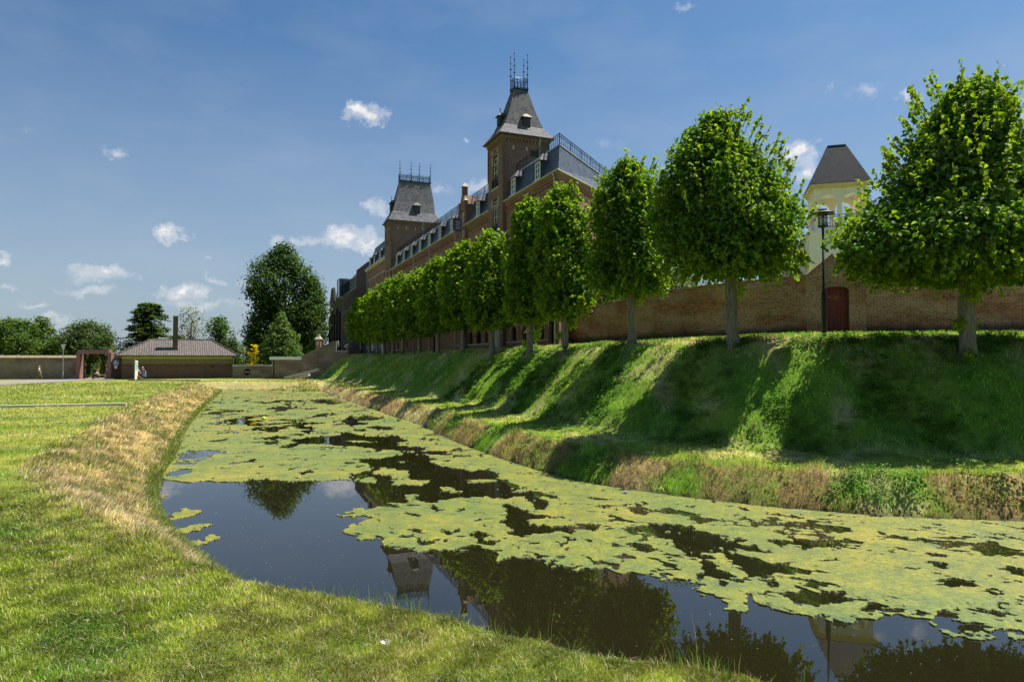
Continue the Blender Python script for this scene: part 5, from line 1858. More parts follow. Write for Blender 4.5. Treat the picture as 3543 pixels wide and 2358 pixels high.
B0 = long_building()
zb0 = L(4.2)
h2 = L(21.9)
t2 = tower(B0, 9.6, 12.9, -.35, 3.75, h2, L(26.3), (1.15, 2.35, 10.75, 11.55), L(22.95), .95, 'near brick tower with a steep sunlit slate roof and iron cresting', 'slate_tower', 'brick_dark',
           ((1.15, 10.75), (2.35, 10.75), (2.35, 11.55), (1.15, 11.55)), 2.9, .85, ('front', 1.9, L(22.9), .62, .75), ('side', 11.2, L(23.2), .55, .7),
           [(1.05, L(17.9) - zb0, 2.25, L(20.6) - zb0, .35), (1.05, L(14.0) - zb0, 2.25, L(17.0) - zb0, .35), (.75, .35, 2.6, L(8.6) - zb0)], [(2.45, L(20.35) - zb0, 3.3, L(21.0) - zb0)],
           [(1.05, L(17.9), 2.25, L(20.6), 4, .35), (1.05, L(14.0), 2.25, L(17.0), 4, .35)], [(2.45, L(20.35), 3.3, L(21.0))])
w = window(t2, (-.35, 9.6, 0), Vector((0, 1, 0)), Vector((1, 0, 0)), .75, zb0 + .35, 2.6, L(8.6), .05, mat='white', nx=2, ny=2, fr=.1, pane='zinc', name='entrance_panel')
for (z0, z1) in ((17.9, 20.6), (14.0, 17.0)):
    s = MB()
    for e in (.88, 2.25): s.box(-.39, -.3, 9.6 + e, 9.6 + e + .17, L(z1) - .75, L(z1) - .05)
    s.box(-.42, -.25, 9.6 + .85, 9.6 + 2.45, L(z0) - .16, L(z0) - .02)
    s.build('window_surround', M['stone'], t2)
    s = MB(); railing(s, [(-.42, 9.6 + 1.05, L(z0)), (-.42, 9.6 + 2.25, L(z0))], .75, step=.2); s.build('window_railing', M['iron'], t2)
s = MB(); s.tube([(2.9, 9.35, h2), (2.9, 9.52, h2 - .5), (2.9, 9.52, L(18.5))], .06, 7); s.build('downpipe', M['zinc'], t2)
h1 = L(23.4)
t1 = tower(B0, 53.4, 57.2, -.3, 6.7, h1, L(29.6), (1.35, 5.9, 55.0, 55.8), L(24.9), 1.2, 'far brick tower with a broad slate roof and four iron spires', 'slate_tower', 'brick_dark',
           ((1.35, 55.0), (3.0, 55.0), (4.25, 55.0), (5.9, 55.0)), 2.75, .95, ('front', 3.6, L(24.75), .85, 1.15), ('side', 55.3, L(25.2), .8, 1.0),
           [(.8, L(20.0) - zb0, 1.5, L(22.0) - zb0, .3), (2.1, L(20.0) - zb0, 2.8, L(22.0) - zb0, .3), (1.5, L(15.2) - zb0, 2.3, L(16.9) - zb0, .3)], [(5.1, L(20.4) - zb0, 5.9, L(21.5) - zb0, .2)],
           [(.8, L(20.0), 1.5, L(22.0), 6, .3), (2.1, L(20.0), 2.8, L(22.0), 6, .3), (1.5, L(15.2), 2.3, L(16.9), 3, .3)], [(5.1, L(20.4), 5.9, L(21.5))])
s = MB(); s.tube([(4.3, 53.1, h1), (4.3, 53.3, h1 - .5), (4.3, 53.3, L(19.0))], .07, 7); s.build('downpipe', M['zinc'], t1)


def bld(name, u, label):
    """a building whose base stands on the facade line at distance u"""
    p = C0 + Vector((-.376 * u, .927 * u, 0))
    return thing(name, p, RZB, label, 'building')


def cream_wing():
    b = bld('cornice_building', 57.25, 'brick building with cream cornice and slate mansard between far tower and modern block')
    X, Yv = Vector((1, 0, 0)), Vector((0, 1, 0))
    n, zb, zE = 16.2, L(4.2), L(18.7)
    mb = MB()
    cs = [1.6, 5.5, 10.0, 13.8]
    ops = []
    for c in cs:
        for (a, z) in ((14.6, 17.0), (10.6, 13.2), (6.6, 9.2)): ops.append((c - .55, L(a) - zb, c + .55, L(z) - zb))
    mb.wall((0, 0, zb), Yv, n, zE - zb, ops, .22, X)
    mb.poly([(0, n, zb), (11, n, zb), (11, n, zE), (0, n, zE)]); mb.poly([(11, 0, zb), (11, n, zb), (11, n, zE), (11, 0, zE)])
    mb.poly([(0, 0, zb), (11, 0, zb), (11, 0, zE), (0, 0, zE)])
    mb.build('wall', M['brick'], b)
    for c in cs:
        for (a, z) in ((14.6, 17.0), (10.6, 13.2), (6.6, 9.2)):
            window(b, (0, 0, 0), Yv, X, c - .55, L(a), c + .55, L(z), .1, nx=2, ny=3)
    s = MB()
    for z in (16.9, 15.2, 14.4, 13.2, 9.3, 5.6): s.box(-.035, .02, 0.05, n - .02, L(z), L(z) + .16)
    s.build('stone_band', M['stone'], b)
    c = MB()
    c.box(-.5, 0, 0, n + .3, zE, zE + .14); c.box(-.35, 0, 0, n + .2, zE - .25, zE - .002)
    for k in range(24): c.box(-.48, -.352, .2 + k * .67, .42 + k * .67, zE - .2, zE - .004)
    c.build('cornice', M['cream_paint'], b)
    r = MB()
    r.loft([(-.2, 0.1, zE + .14), (11, 0.1, zE + .14), (11, n, zE + .14), (-.2, n, zE + .14)], [(1.0, 1.0, L(22.2)), (10, 1.0, L(22.2)), (10, n - 1.2, L(22.2)), (1.0, n - 1.2, L(22.2))], cap0=False)
    r.build('mansard_roof', M['slate'], b)
    e = MB(); e.box(.9, 10.1, .9, n - 1.1, L(22.2), L(22.32)); e.build('roof_edge', M['zinc'], b)
    for c_ in (4.6, 9.3, 13.2):
        d = MB(); d.box(-.15, .9, c_ - .5, c_ + .5, zE + .15, zE + 1.7); dd = d.build('dormer', M['slate'], b)
        q = MB(); q.loft([(-.3, c_ - .65, zE + 1.7), (1.0, c_ - .65, zE + 1.7), (1.0, c_ + .65, zE + 1.7), (-.3, c_ + .65, zE + 1.7)], [(.2, c_ - .25, zE + 2.1), (1.0, c_ - .25, zE + 2.1), (1.0, c_ + .25, zE + 2.1), (.2, c_ + .25, zE + 2.1)])
        q.build('dormer_roof', M['slate'], dd)
        window(dd, (-.15, 0, 0), Yv, X, c_ - .42, zE + .25, c_ + .42, zE + 1.65, -.05, mat='white', nx=2, ny=2)
    dp = MB(); dp.tube([(-.12, n - .1, zE), (-.12, n - .1, zb + .2)], .07, 7); dp.build('downpipe', M['zinc'], b)
    for c_ in (3.2, 7.2, 11.4):
        g = MB(); g.box(-.04, .03, c_ - .5, c_ + .5, zb + .5, zb + 2.0); g.build('cellar_door', M['white'], b)


def modern_block():
    b = bld('modern_brick_building', 73.5, 'modern dark purple brick block with slot windows and a glass box on its roof')
    X, Yv = Vector((1, 0, 0)), Vector((0, 1, 0))
    n, zb, zE = 32.0, L(4.0), L(17.1)
    mb = MB()
    g = random.Random(3)
    ops = []
    for z, h in ((14.0, 2.2), (10.9, 2.2), (7.7, 2.2), (5.2, 1.9)):
        u = 13.0 if z > 13.9 else 1.4
        while u < n - 1.2:
            ops.append((u, L(z) - zb, u + .55, L(z + h) - zb))
            u += g.choice((1.6, 1.9, 2.4))
    hi = [(1.5 + 2.1 * k, L(14.2) - zb, 2.05 + 2.1 * k, L(16.5) - zb) for k in range(5)]
    mb.wall((0, 12, zb), Yv, n - 12, zE - zb, [(o[0] - 12, o[1], o[2] - 12, o[3]) for o in ops if o[0] > 12.2], .25, X)
    mb.wall((0, 0, zb), Yv, 12, L(20.3) - zb, [o for o in ops if o[2] < 11.8] + hi, .25, X)
    for q in ([(0, 12, zE), (9, 12, zE), (9, 12, L(20.3)), (0, 12, L(20.3))], [(0, 0, zb), (9, 0, zb), (9, 0, L(20.3)), (0, 0, L(20.3))], [(0, 0, L(20.3)), (9, 0, L(20.3)), (9, 12, L(20.3)), (0, 12, L(20.3))],
              [(0, 12, zE), (9, 12, zE), (9, n, zE), (0, n, zE)], [(0, n, zb), (9, n, zb), (9, n, zE), (0, n, zE)], [(9, 0, zb), (9, n, zb), (9, n, zE), (9, 0, zE)]):
        mb.poly(q)
    mb.box(2.4, 8, 20, 31, zE + 3.2, L(21.6))
    mb.build('wall', M['brick_modern'], b)
    for o in ops + hi:
        if 11.8 <= o[0] <= 12.2 or (o[0] < 12 < o[2]): continue
        window(b, (0, 0, 0), Yv, X, o[0], o[1] + zb, o[2], o[3] + zb, .14, mat='louvre', nx=1, ny=1, fr=.04)
    g2 = MB(); g2.box(1.2, 7.5, 12.3, 30.5, zE + .02, zE + 3.0); gl = g2.build('glazed_storey', M['glass'], b)
    f = MB()
    for k in range(15): f.box(1.12, 1.2, 12.4 + k * 1.28, 12.5 + k * 1.28, zE + .02, zE + 3.0)
    f.box(1.0, 7.7, 12.2, 30.6, zE + 3.0, zE + 3.2); f.box(1.1, 1.2, 12.3, 30.5, zE + 1.4, zE + 1.5)
    f.build('glazing_frame', M['zinc'], gl)
    bx = MB(); bx.box(-.9, 2.5, 28.2, 31.3, zE - .2, zE + 3.3); gb = bx.build('glass_box', M['glass'], b)
    f = MB()
    for (a, c) in ((-.98, 28.12), (-.98, 31.2), (2.4, 28.12)):
        f.box(a, a + .22, c, c + .22, zE - .3, zE + 3.45)
    f.box(-.98, 2.6, 28.1, 31.4, zE + 3.3, zE + 3.5); f.box(-.98, 2.6, 28.1, 31.4, zE - .4, zE - .2)
    f.build('box_frame', M['zinc'], gb)
    cp = MB(); cp.box(-.05, .4, 12, n, zE, zE + .08); cp.build('coping', M['zinc'], b)


def old_house():
    b = bld('old_gabled_building', 106.0, 'blackened old brick building with pointed gables at the far end, left of the modern block')
    X, Yv = Vector((1, 0, 0)), Vector((0, 1, 0))
    n, zb = 19.0, L(3.6)
    mb = MB()
    ops = [(3 + 4.2 * k, L(z) - zb, 3.9 + 4.2 * k, L(z + 3.2) - zb, .4) for k in range(4) for z in (6.5, 11.0)]
    mb.wall((0, 0, zb), Yv, n, L(17.0) - zb, ops, .3, X)
    for q in ([(0, 0, zb), (9, 0, zb), (9, 0, L(17)), (0, 0, L(17))], [(0, n, zb), (9, n, zb), (9, n, L(17)), (0, n, L(17))], [(9, 0, zb), (9, n, zb), (9, n, L(17)), (9, 0, L(17))]): mb.poly(q)
    # gables towards the moat
    for (a, c, z) in ((1.0, 7.5, 18.8), (9.5, 18.8, 20.4)):
        mb.loft([(-.12, a, L(17)), (.35, a, L(17)), (.35, c, L(17)), (-.12, c, L(17))], [(-.12, (a + c) / 2 - 1.7, L(z)), (.35, (a + c) / 2 - 1.7, L(z)), (.35, (a + c) / 2 + 1.7, L(z)), (-.12, (a + c) / 2 + 1.7, L(z))])
    for k in range(5): mb.box(-.35, 0, .6 + 4.3 * k, 1.2 + 4.3 * k, zb, L(14 + (k % 2)))
    mb.build('wall', M['brick_black'], b)
    for o in ops: window(b, (0, 0, 0), Yv, X, o[0], o[1] + zb, o[2], o[3] + zb, .18, mat='cream_paint', nx=2, ny=3, arch=.3)
    r = MB(); r.loft([(-.1, -.1, L(17)), (9.1, -.1, L(17)), (9.1, n + .1, L(17)), (-.1, n + .1, L(17))], [(4.4, 0, L(20.6)), (4.6, 0, L(20.6)), (4.6, n, L(20.6)), (4.4, n, L(20.6))], cap0=False)
    r.build('roof', M['slate_tower'], b)
    p = MB(); p.box(-.2, .15, n, n + .45, zb, L(13)); p.build('pale_downpipe', M['stone'], b)


cream_wing(); modern_block(); old_house()

# purple banner hung on the small stepped gable
mb = MB()
BW = [(-.62, 20.05), (-.62, 20.95)]
O_ = Vector((-.62, 20.0, 0))
q = [(-.34, 20.0), (-1.0, 20.0)]
mb.loft([(-.40, 20.30, L(15.85)), (-1.05, 20.30, L(15.85)), (-1.05, 20.33, L(15.85)), (-.40, 20.33, L(15.85))], [(-.40, 20.30, L(17.0)), (-1.05, 20.30, L(17.0)), (-1.05, 20.33, L(17.0)), (-.40, 20.33, L(17.0))])
bn = mb.build('banner', plain('purple_banner_cloth', (.13, .07, .26), .8, var=.05))
bn.location = C0; bn.rotation_euler = (0, 0, RZB)
tag(bn, 'small purple banner with pale lines hanging from the little stepped gable', 'banner')
s = MB()
for k in range(5):
    s.box(-.98 + .03 * (k % 2), -.5 - .05 * (k % 3), 20.288, 20.298, L(16.1 + .17 * k), L(16.15 + .17 * k))
s.build('pale_lettering_lines', M['white'], bn)
s = MB(); s.tube([(-.25, 20.315, L(17.03)), (-1.1, 20.315, L(17.03))], .02, 5); s.build('banner_rod', M['iron'], bn)

# ---------------------------------------------------------------- old garden wall with the red door
def swept_wall(name, pts, thick, mat, parent, top_extra=0.0, zoff=0.6, uoff=0.0):
    """pts: (x, y, base z, top z) along the wall face; thickness goes to the far side (left normal)"""
    mb = MB()
    P = [Vector((p[0], p[1], 0)) for p in pts]
    nr_ = []
    for i in range(len(P)):
        d = (P[min(i + 1, len(P) - 1)] - P[max(i - 1, 0)]).normalized()
        nr_.append(Vector((-d.y, d.x, 0)) * thick)
    u = uoff
    for i in range(len(P) - 1):
        a, b = P[i], P[i + 1]
        za, zb_, ta, tb = pts[i][2] - zoff, pts[i + 1][2] - zoff, pts[i][3], pts[i + 1][3]
        l = (b - a).length
        mb.poly([a + UP * za, b + UP * zb_, b + UP * tb, a + UP * ta], [(u, za - pts[i][2]), (u + l, zb_ - pts[i + 1][2]), (u + l, tb - pts[i + 1][2]), (u, ta - pts[i][2])])
        na, nb = nr_[i], nr_[i + 1]
        mb.poly([a + na + UP * za, a + na + UP * ta, b + nb + UP * tb, b + nb + UP * zb_], [(u, za - pts[i][2]), (u, ta - pts[i][2]), (u + l, tb - pts[i + 1][2]), (u + l, zb_ - pts[i + 1][2])])
        mb.poly([a + UP * ta, b + UP * tb, b + nb + UP * tb, a + na + UP * ta], [(u, 0), (u + l, 0), (u + l, thick), (u, thick)])
        u += l
    for i in (0, len(P) - 1):
        a, na = P[i], nr_[i]
        mb.poly([a + UP * (pts[i][2] - zoff), a + na + UP * (pts[i][2] - zoff), a + na + UP * pts[i][3], a + UP * pts[i][3]])
    return mb.build(name, mat, parent), nr_


def garden_wall():
    W0 = thing('garden_wall', (0, 0, 0), 0, 'old weathered brick garden wall, whitened with lime, running behind the limes with a red door', 'wall')
    A = Vector((13.65, 31.0, 0)); d = Vector((.976, -.218, 0)).normalized(); inn = Vector((-d.y, d.x, 0))
    Bp = A + d * 2.56
    left = [(3.35, 47.3, 4.88, 6.9), (4.24, 46, 4.88, 6.9), (6.98, 38, 4.81, 7.08), (10.3, 33, 4.82, 7.29), (A.x, A.y, 4.86, 7.46)]
    right = [(Bp.x, Bp.y, 4.88, 7.5), (20.0, 29.6, 4.93, 7.62), (24, 28.8, 4.97, 7.75), (34, 26.5, 5.0, 7.9), (48, 22.0, 5.0, 8.0)]
    for nm, pts in (('left', left), ('right', right)):
        c = catmull([(p[0], p[1]) for p in pts], 7)
        zb_ = np.interp(np.linspace(0, 1, len(c)), np.linspace(0, 1, len(pts)), [p[2] for p in pts])
        zt = np.interp(np.linspace(0, 1, len(c)), np.linspace(0, 1, len(pts)), [p[3] for p in pts])
        jit = [random.uniform(-.02, .02) for _ in c]
        jit[0] = jit[-1] = 0
        full = [(c[i][0], c[i][1], zb_[i], zt[i] + jit[i]) for i in range(len(c))]
        w, nr_ = swept_wall('wall_section', full, .42, M['brick_old'], W0)
        # brick-on-edge coping, slightly proud
        mb = MB()
        u = 0
        for i in range(len(full) - 1):
            a, b = Vector((*full[i][:2], full[i][3])), Vector((*full[i + 1][:2], full[i + 1][3]))
            na, nb = nr_[i].normalized(), nr_[i + 1].normalized()
            q = [a - na * .03, b - nb * .03, b + nb * .45, a + na * .45]
            mb.loft([p + UP * .003 for p in q], [p + UP * .11 for p in q], cap0=False)
        mb.build('coping', M['brick_old'], w)
    # door bay with its small gable
    mb = MB()
    H = 7.46 - 4.0
    uc = 1.28
    mb.wall(A + UP * 4.0, d, 2.56, H, [(uc - .56, .3, uc + .56, 6.98 - 4.0, .16)], .30, inn)
    pk = 8.44 - 7.46
    for off, flip in ((Vector((0, 0, 0)), 1), (inn * .42, -1)):
        q = [A + off + UP * 7.46, A + d * 2.56 + off + UP * 7.46, A + d * (uc + .12) + off + UP * 8.44, A + d * (uc - .12) + off + UP * 8.44]
        mb.poly(q[::flip])
    top = [A + UP * 7.46, A + d * (uc - .12) + UP * 8.44, A + d * (uc + .12) + UP * 8.44, A + d * 2.56 + UP * 7.46]
    for i in range(3): mb.poly([top[i], top[i + 1], top[i + 1] + inn * .42, top[i] + inn * .42])
    mb.poly([A + UP * 4.0 + inn * .42, A + UP * 7.46 + inn * .42, A + d * 2.56 + UP * 7.46 + inn * .42, A + d * 2.56 + UP * 4.0 + inn * .42])
    bay = mb.build('door_bay', M['brick_old'], W0)
    ar = MB()                       # arch of bricks on end
    for k in range(15):
        t0 = math.pi * (k + .08) / 15; t1 = math.pi * (k + .92) / 15
        P = lambda t, r1, r2: A + d * (uc - math.cos(t) * (.56 + r1)) + UP * (6.82 + math.sin(t) * (.16 + r1) * (1 if r1 == 0 else 1.0)) - inn * .012
        q = [P(t0, 0, 0), P(t1, 0, 0), P(t1, .22, 0), P(t0, .22, 0)]
        ar.loft(q, [p + inn * .03 for p in q])
    ar.build('door_arch', M['brick'], bay)
    cp = MB()
    for i in (0, 2):
        a, b = top[i], top[i + 1]
        q = [a - inn * .04, b - inn * .04, b + inn * .46, a + inn * .46]
        cp.loft([p + UP * .004 for p in q], [p + UP * .10 for p in q], cap0=False)
    cp.build('coping', M['brick_old'], bay)
    # red plank door
    dm = MB()
    for k in range(7):
        a, c = uc - .56 + .16 * k + .006, uc - .56 + .16 * (k + 1) - .006
        zt = 6.80 + .15 * math.sqrt(max(0, 1 - ((k - 3) / 3.7) ** 2))
        q = [A + inn * .16 + d * a + UP * 4.6, A + inn * .16 + d * c + UP * 4.6, A + inn * .16 + d * c + UP * zt, A + inn * .16 + d * a + UP * zt]
        dm.loft(q, [p + inn * .05 for p in q])
    bk = [A + inn * .19 + d * (uc - .56) + UP * 4.6, A + inn * .19 + d * (uc + .56) + UP * 4.6, A + inn * .19 + d * (uc + .56) + UP * 6.98, A + inn * .19 + d * (uc - .56) + UP * 6.98]
    dm.loft(bk, [p + inn * .03 for p in bk])
    dr = dm.build('door', plain('dark_red_door_paint', (0.115, 0.010, 0.018), 0.6, var=.35), W0)

    def strokes(segs, ox, oz, sc, col, nm):
        g_ = MB()
        for s in segs:
            g_.tube([A + inn * .152 + d * (uc + ox + x * sc) + UP * (oz + y * sc) for x, y in s], .009, 4)
        g_.build('graffiti', plain(nm, col, .6), dr)
    strokes([[(0, 1), (.05, .2), (.35, .1), (.5, 1), (.5, .3)], [(1.0, 1), (.7, .6), (1.0, .1), (1.2, .2)], [(1.35, 1), (1.8, .95), (1.3, .15), (1.9, .2)], [(2.1, .9), (2.15, .1)], [(2.8, .9), (2.4, .7), (2.8, .35), (2.35, .05)], [(1.3, -.1), (2.6, -.35)]],
            -.32, 6.45, .16, (.55, .20, .04), 'orange_spray_paint')
    strokes([[(0, .2), (.3, 1), (.5, .1), (.1, .5), (.7, .5)], [(.8, .9), (.9, 0), (1.3, .9), (1.35, .1)], [(1.6, .1), (1.7, 1), (2.1, .6), (1.7, .4), (2.2, 0)], [(2.4, .9), (2.8, .9), (2.6, .9), (2.65, 0)], [(1.4, -.4), (1.4, -1.6)]], -.36, 5.98, .17, (.12, .10, .24), 'blue_spray_paint')
    strokes([[(0, 0), (.3, .5), (.5, 0)], [(.7, .5), (.8, 0), (1.1, .4), (1.3, .4)], [(1.4, .1), (1.9, .5)]], .02, 6.33, .15, (.12, .10, .24), 'blue_spray_paint_b')


garden_wall()


# ---------------------------------------------------------------- cream tower behind the wall
def cream_tower():
    p = at(1873, 430, 49.5)
    rz = R(-16.3)
    t = thing('cream_tower', (p.x, p.y, 4.8), rz, 'cream stucco tower with arched loggia and dark slate roof, rising behind the garden wall', 'tower')
    zl = lambda z: z - 4.8
    w, X, Yv = 3.5, Vector((1, 0, 0)), Vector((0, 1, 0))
    mb = MB()
    z0, zs, ze = zl(13.4), zl(15.2), zl(16.45)
    aw = 1.28
    ops = [(.32, .0, .32 + aw, zl(15.85) - z0, .62), (.32 + aw + .30, .0, .62 + 2 * aw, zl(15.85) - z0, .62)]
    mb.wall((0, 0, z0), X, w, ze - z0, ops, .3, Yv)
    mb.wall((0, 0, z0), Yv, w, ze - z0, ops, .3, X)
    mb.wall((w, 0, z0), Yv, w, ze - z0, ops, .3, -X)
    mb.wall((0, w, z0), X, w, ze - z0, ops, .3, -Yv)
    # inner faces
    mb.wall((.3, .3, z0), X, w - .6, ze - z0, [(max(0, o[0] - .3), 0, o[2] - .3, o[3], o[4]) for o in ops], .001, Yv)
    mb.wall((.3, w - .3, z0), X, w - .6, ze - z0, [(max(0, o[0] - .3), 0, o[2] - .3, o[3], o[4]) for o in ops], .001, -Yv)
    mb.wall((.3, .3, z0), Yv, w - .6, ze - z0, [(max(0, o[0] - .3), 0, o[2] - .3, o[3], o[4]) for o in ops], .001, X)
    mb.wall((w - .3, .3, z0), Yv, w - .6, ze - z0, [(max(0, o[0] - .3), 0, o[2] - .3, o[3], o[4]) for o in ops], .001, -X)
    mb.box(-.02, w + .02, -.02, w + .02, z0 - .25, z0 - .003)
    up_ = mb.build('loggia', M['stucco'], t)
    lo = MB()
    e = .42
    lo.wall((-e, -e * .2, -.6), X, w + 2 * e, z0 - .25 + .6 - .3, [(2.3, zl(8.3) + .6, 3.2, zl(12.0) + .6)], .2, Yv)
    lo.wall((-e, -e * .2, -.6), Yv, w + e, z0 + .05, [(1.0, zl(8.3) + .6, 2.0, zl(11.3) + .6)], .2, X)
    lo.poly([(w + e, -e * .2, -.6), (w + e, w + .3, -.6), (w + e, w + .3, z0 - .55), (w + e, -e * .2, z0 - .55)])
    lo.poly([(-e, w + .3, -.6), (w + e, w + .3, -.6), (w + e, w + .3, z0 - .55), (-e, w + .3, z0 - .55)])
    lo.box(-e - .1, w + e + .1, -e * .2 - .1, w + .4, z0 - .55, z0 - .253)
    for a in (-e + .0, .55, w + e - .35):      # flat pilasters
        lo.box(a, a + .32, -e * .2 - .05, -e * .2 + .02, -.6, z0 - .56)
    low = lo.build('tower_base', M['stucco'], t)
    window(t, (-e, -e * .2, 0), X, Yv, 2.3, zl(8.3), 3.2, zl(12.0), .08, mat='white', nx=2, ny=4)
    window(t, (-e, -e * .2, 0), Yv, X, 1.0, zl(8.3), 2.0, zl(11.3), .08, mat='white', nx=2, ny=3)
    tr = MB()
    tr.box(-.28, w + .28, -.28, w + .28, ze - .02, ze + .16); tr.box(-.18, w + .18, -.18, w + .18, ze - .16, ze - .023)
    tr.build('cornice', M['stucco_trim'], up_)
    br = MB()
    for k in range(4):
        a = .22 + k * .95
        br.box(a, a + .17, -.14, -.003, ze - .42 - (.3 if k in (1, 2) else 0), ze - .165)
    br.box(-.02, w + .02, -.06, -.004, ze - .24, ze - .165)
    br.build('bracket', M['stucco'], up_)
    for o in ops:
        q = MB()
        N_ = 12
        for k in range(N_):
            f = lambda j, rr: (((o[0] + o[2]) / 2) - math.cos(math.pi * j / N_) * (aw / 2 + rr), -.03, z0 + o[3] - .62 + math.sin(math.pi * j / N_) * (.62 + rr))
            a, b, c, dd = f(k, 0.0), f(k + 1, 0.0), f(k + 1, .11), f(k, .11)
            q.loft([a, b, c, dd], [(x, .02, z) for x, y, z in (a, b, c, dd)])
        q.build('arch_moulding', M['stucco'], up_)
    ca = MB(); ca.box(.3, w - .3, .3, w - .3, ze - .2, ze - .12); ca.build('ceiling', M['white'], up_)
    rl = MB()
    for o in ops:
        railing(rl, [(o[0], .12, z0), (o[2], .12, z0)], .95, step=.18, r=.012)
        railing(rl, [(o[0], w - .12, z0), (o[2], w - .12, z0)], .95, step=.18, r=.012)
    rl.tube([(.1, w * .5, z0 + 1.55), (w - .1, w * .5, z0 + 1.55)], .015, 4)
    rl.build('railing', M['iron'], up_)
    r = MB()
    zt = zl(19.75)
    r.loft([(-.33, -.33, ze + .16), (w + .33, -.33, ze + .16), (w + .33, w + .33, ze + .16), (-.33, w + .33, ze + .16)], [(1.12, .98, zt), (2.38, .98, zt), (2.38, 2.5, zt), (1.12, 2.5, zt)])
    rf = r.build('roof', brick('fish_scale_slate', (0.026, 0.038, 0.066), (0.014, 0.02, 0.036), (0.014, 0.016, 0.02), bw=.17, bh=.13, ms=.014, soot=.3, bump=.3, rough=.5), t)
    s = MB(); s.box(1.12, 2.38, .98, 2.5, zt + .003, zt + .05); s.build('roof_edge', M['zinc'], rf)


cream_tower()


def annex():
    p = at(1762, 640, 53)
    b = thing('slate_roofed_house', (p.x, p.y, 4.8), R(-16), 'house with dark slate mansard and a small white dormer, left of the cream tower', 'building')
    zl = lambda z: z - 4.8
    mb = MB(); mb.box(0, 3.6, 0, 7, -.5, zl(9.9)); mb.build('wall', M['stucco'], b)
    c = MB(); c.box(-.2, 3.75, -.2, 7.2, zl(9.9), zl(10.15)); c.build('cornice', M['stucco_trim'], b)
    r = MB(); r.loft([(-.1, -.1, zl(10.15)), (3.7, -.1, zl(10.15)), (3.7, 7.1, zl(10.15)), (-.1, 7.1, zl(10.15))], [(.8, .8, zl(12.7)), (2.9, .8, zl(12.7)), (2.9, 6.2, zl(12.7)), (.8, 6.2, zl(12.7))])
    r.build('mansard_roof', M['slate'], b)
    d = MB(); d.box(2.45, 3.1, -.1, 1.0, zl(10.2), zl(11.5)); dd = d.build('dormer', M['white'], b)
    window(dd, (2.5, -.1, 0), Vector((1, 0, 0)), Vector((0, 1, 0)), 0, zl(10.3), .55, zl(11.4), -.04, mat='white', nx=1, ny=2)
    p = at(2262, 600, 40)
    b = thing('pink_brick_house', (p.x, p.y, 4.9), R(-12), 'small pink brick house glimpsed behind the largest lime tree at the right edge', 'building')
    mb = MB(); mb.box(0, 9, 0, 6, -.5, 5.0); mb.build('wall', M['pink'], b)
    r = MB(); r.loft([(-.3, -.3, 5.0), (9.3, -.3, 5.0), (9.3, 6.3, 5.0), (-.3, 6.3, 5.0)], [(-.3, 2.9, 7.2), (9.3, 2.9, 7.2), (9.3, 3.1, 7.2), (-.3, 3.1, 7.2)]); r.build('roof', M['tile'], b)
    window(b, (0, 0, 0), Vector((1, 0, 0)), Vector((0, 1, 0)), 1, 2.6, 2, 4.2, -.03, mat='white')
    window(b, (0, 0, 0), Vector((1, 0, 0)), Vector((0, 1, 0)), 4, 2.6, 5, 4.2, -.03, mat='white')
    p = at(108, 800, 118)
    b = thing('pink_cottage', (p.x, p.y, .95), 0, 'small pink walled cottage showing through the trees left of the gateway', 'building')
    mb = MB(); mb.box(0, 4, 0, 5, -.3, 4.6); mb.build('wall', plain('pink_render', (.62, .30, .26), .8), b)
    r = MB(); r.loft([(-.3, -.3, 4.6), (4.3, -.3, 4.6), (4.3, 5.3, 4.6), (-.3, 5.3, 4.6)], [(1.9, -.3, 7.0), (2.1, -.3, 7.0), (2.1, 5.3, 7.0), (1.9, 5.3, 7.0)]); r.build('roof', M['tile'], b)


annex()


# ---------------------------------------------------------------- far boundary: pavilion, walls, gateway
GZ = .94


def xat(px, Y): return (px - CX) * Y / FPX


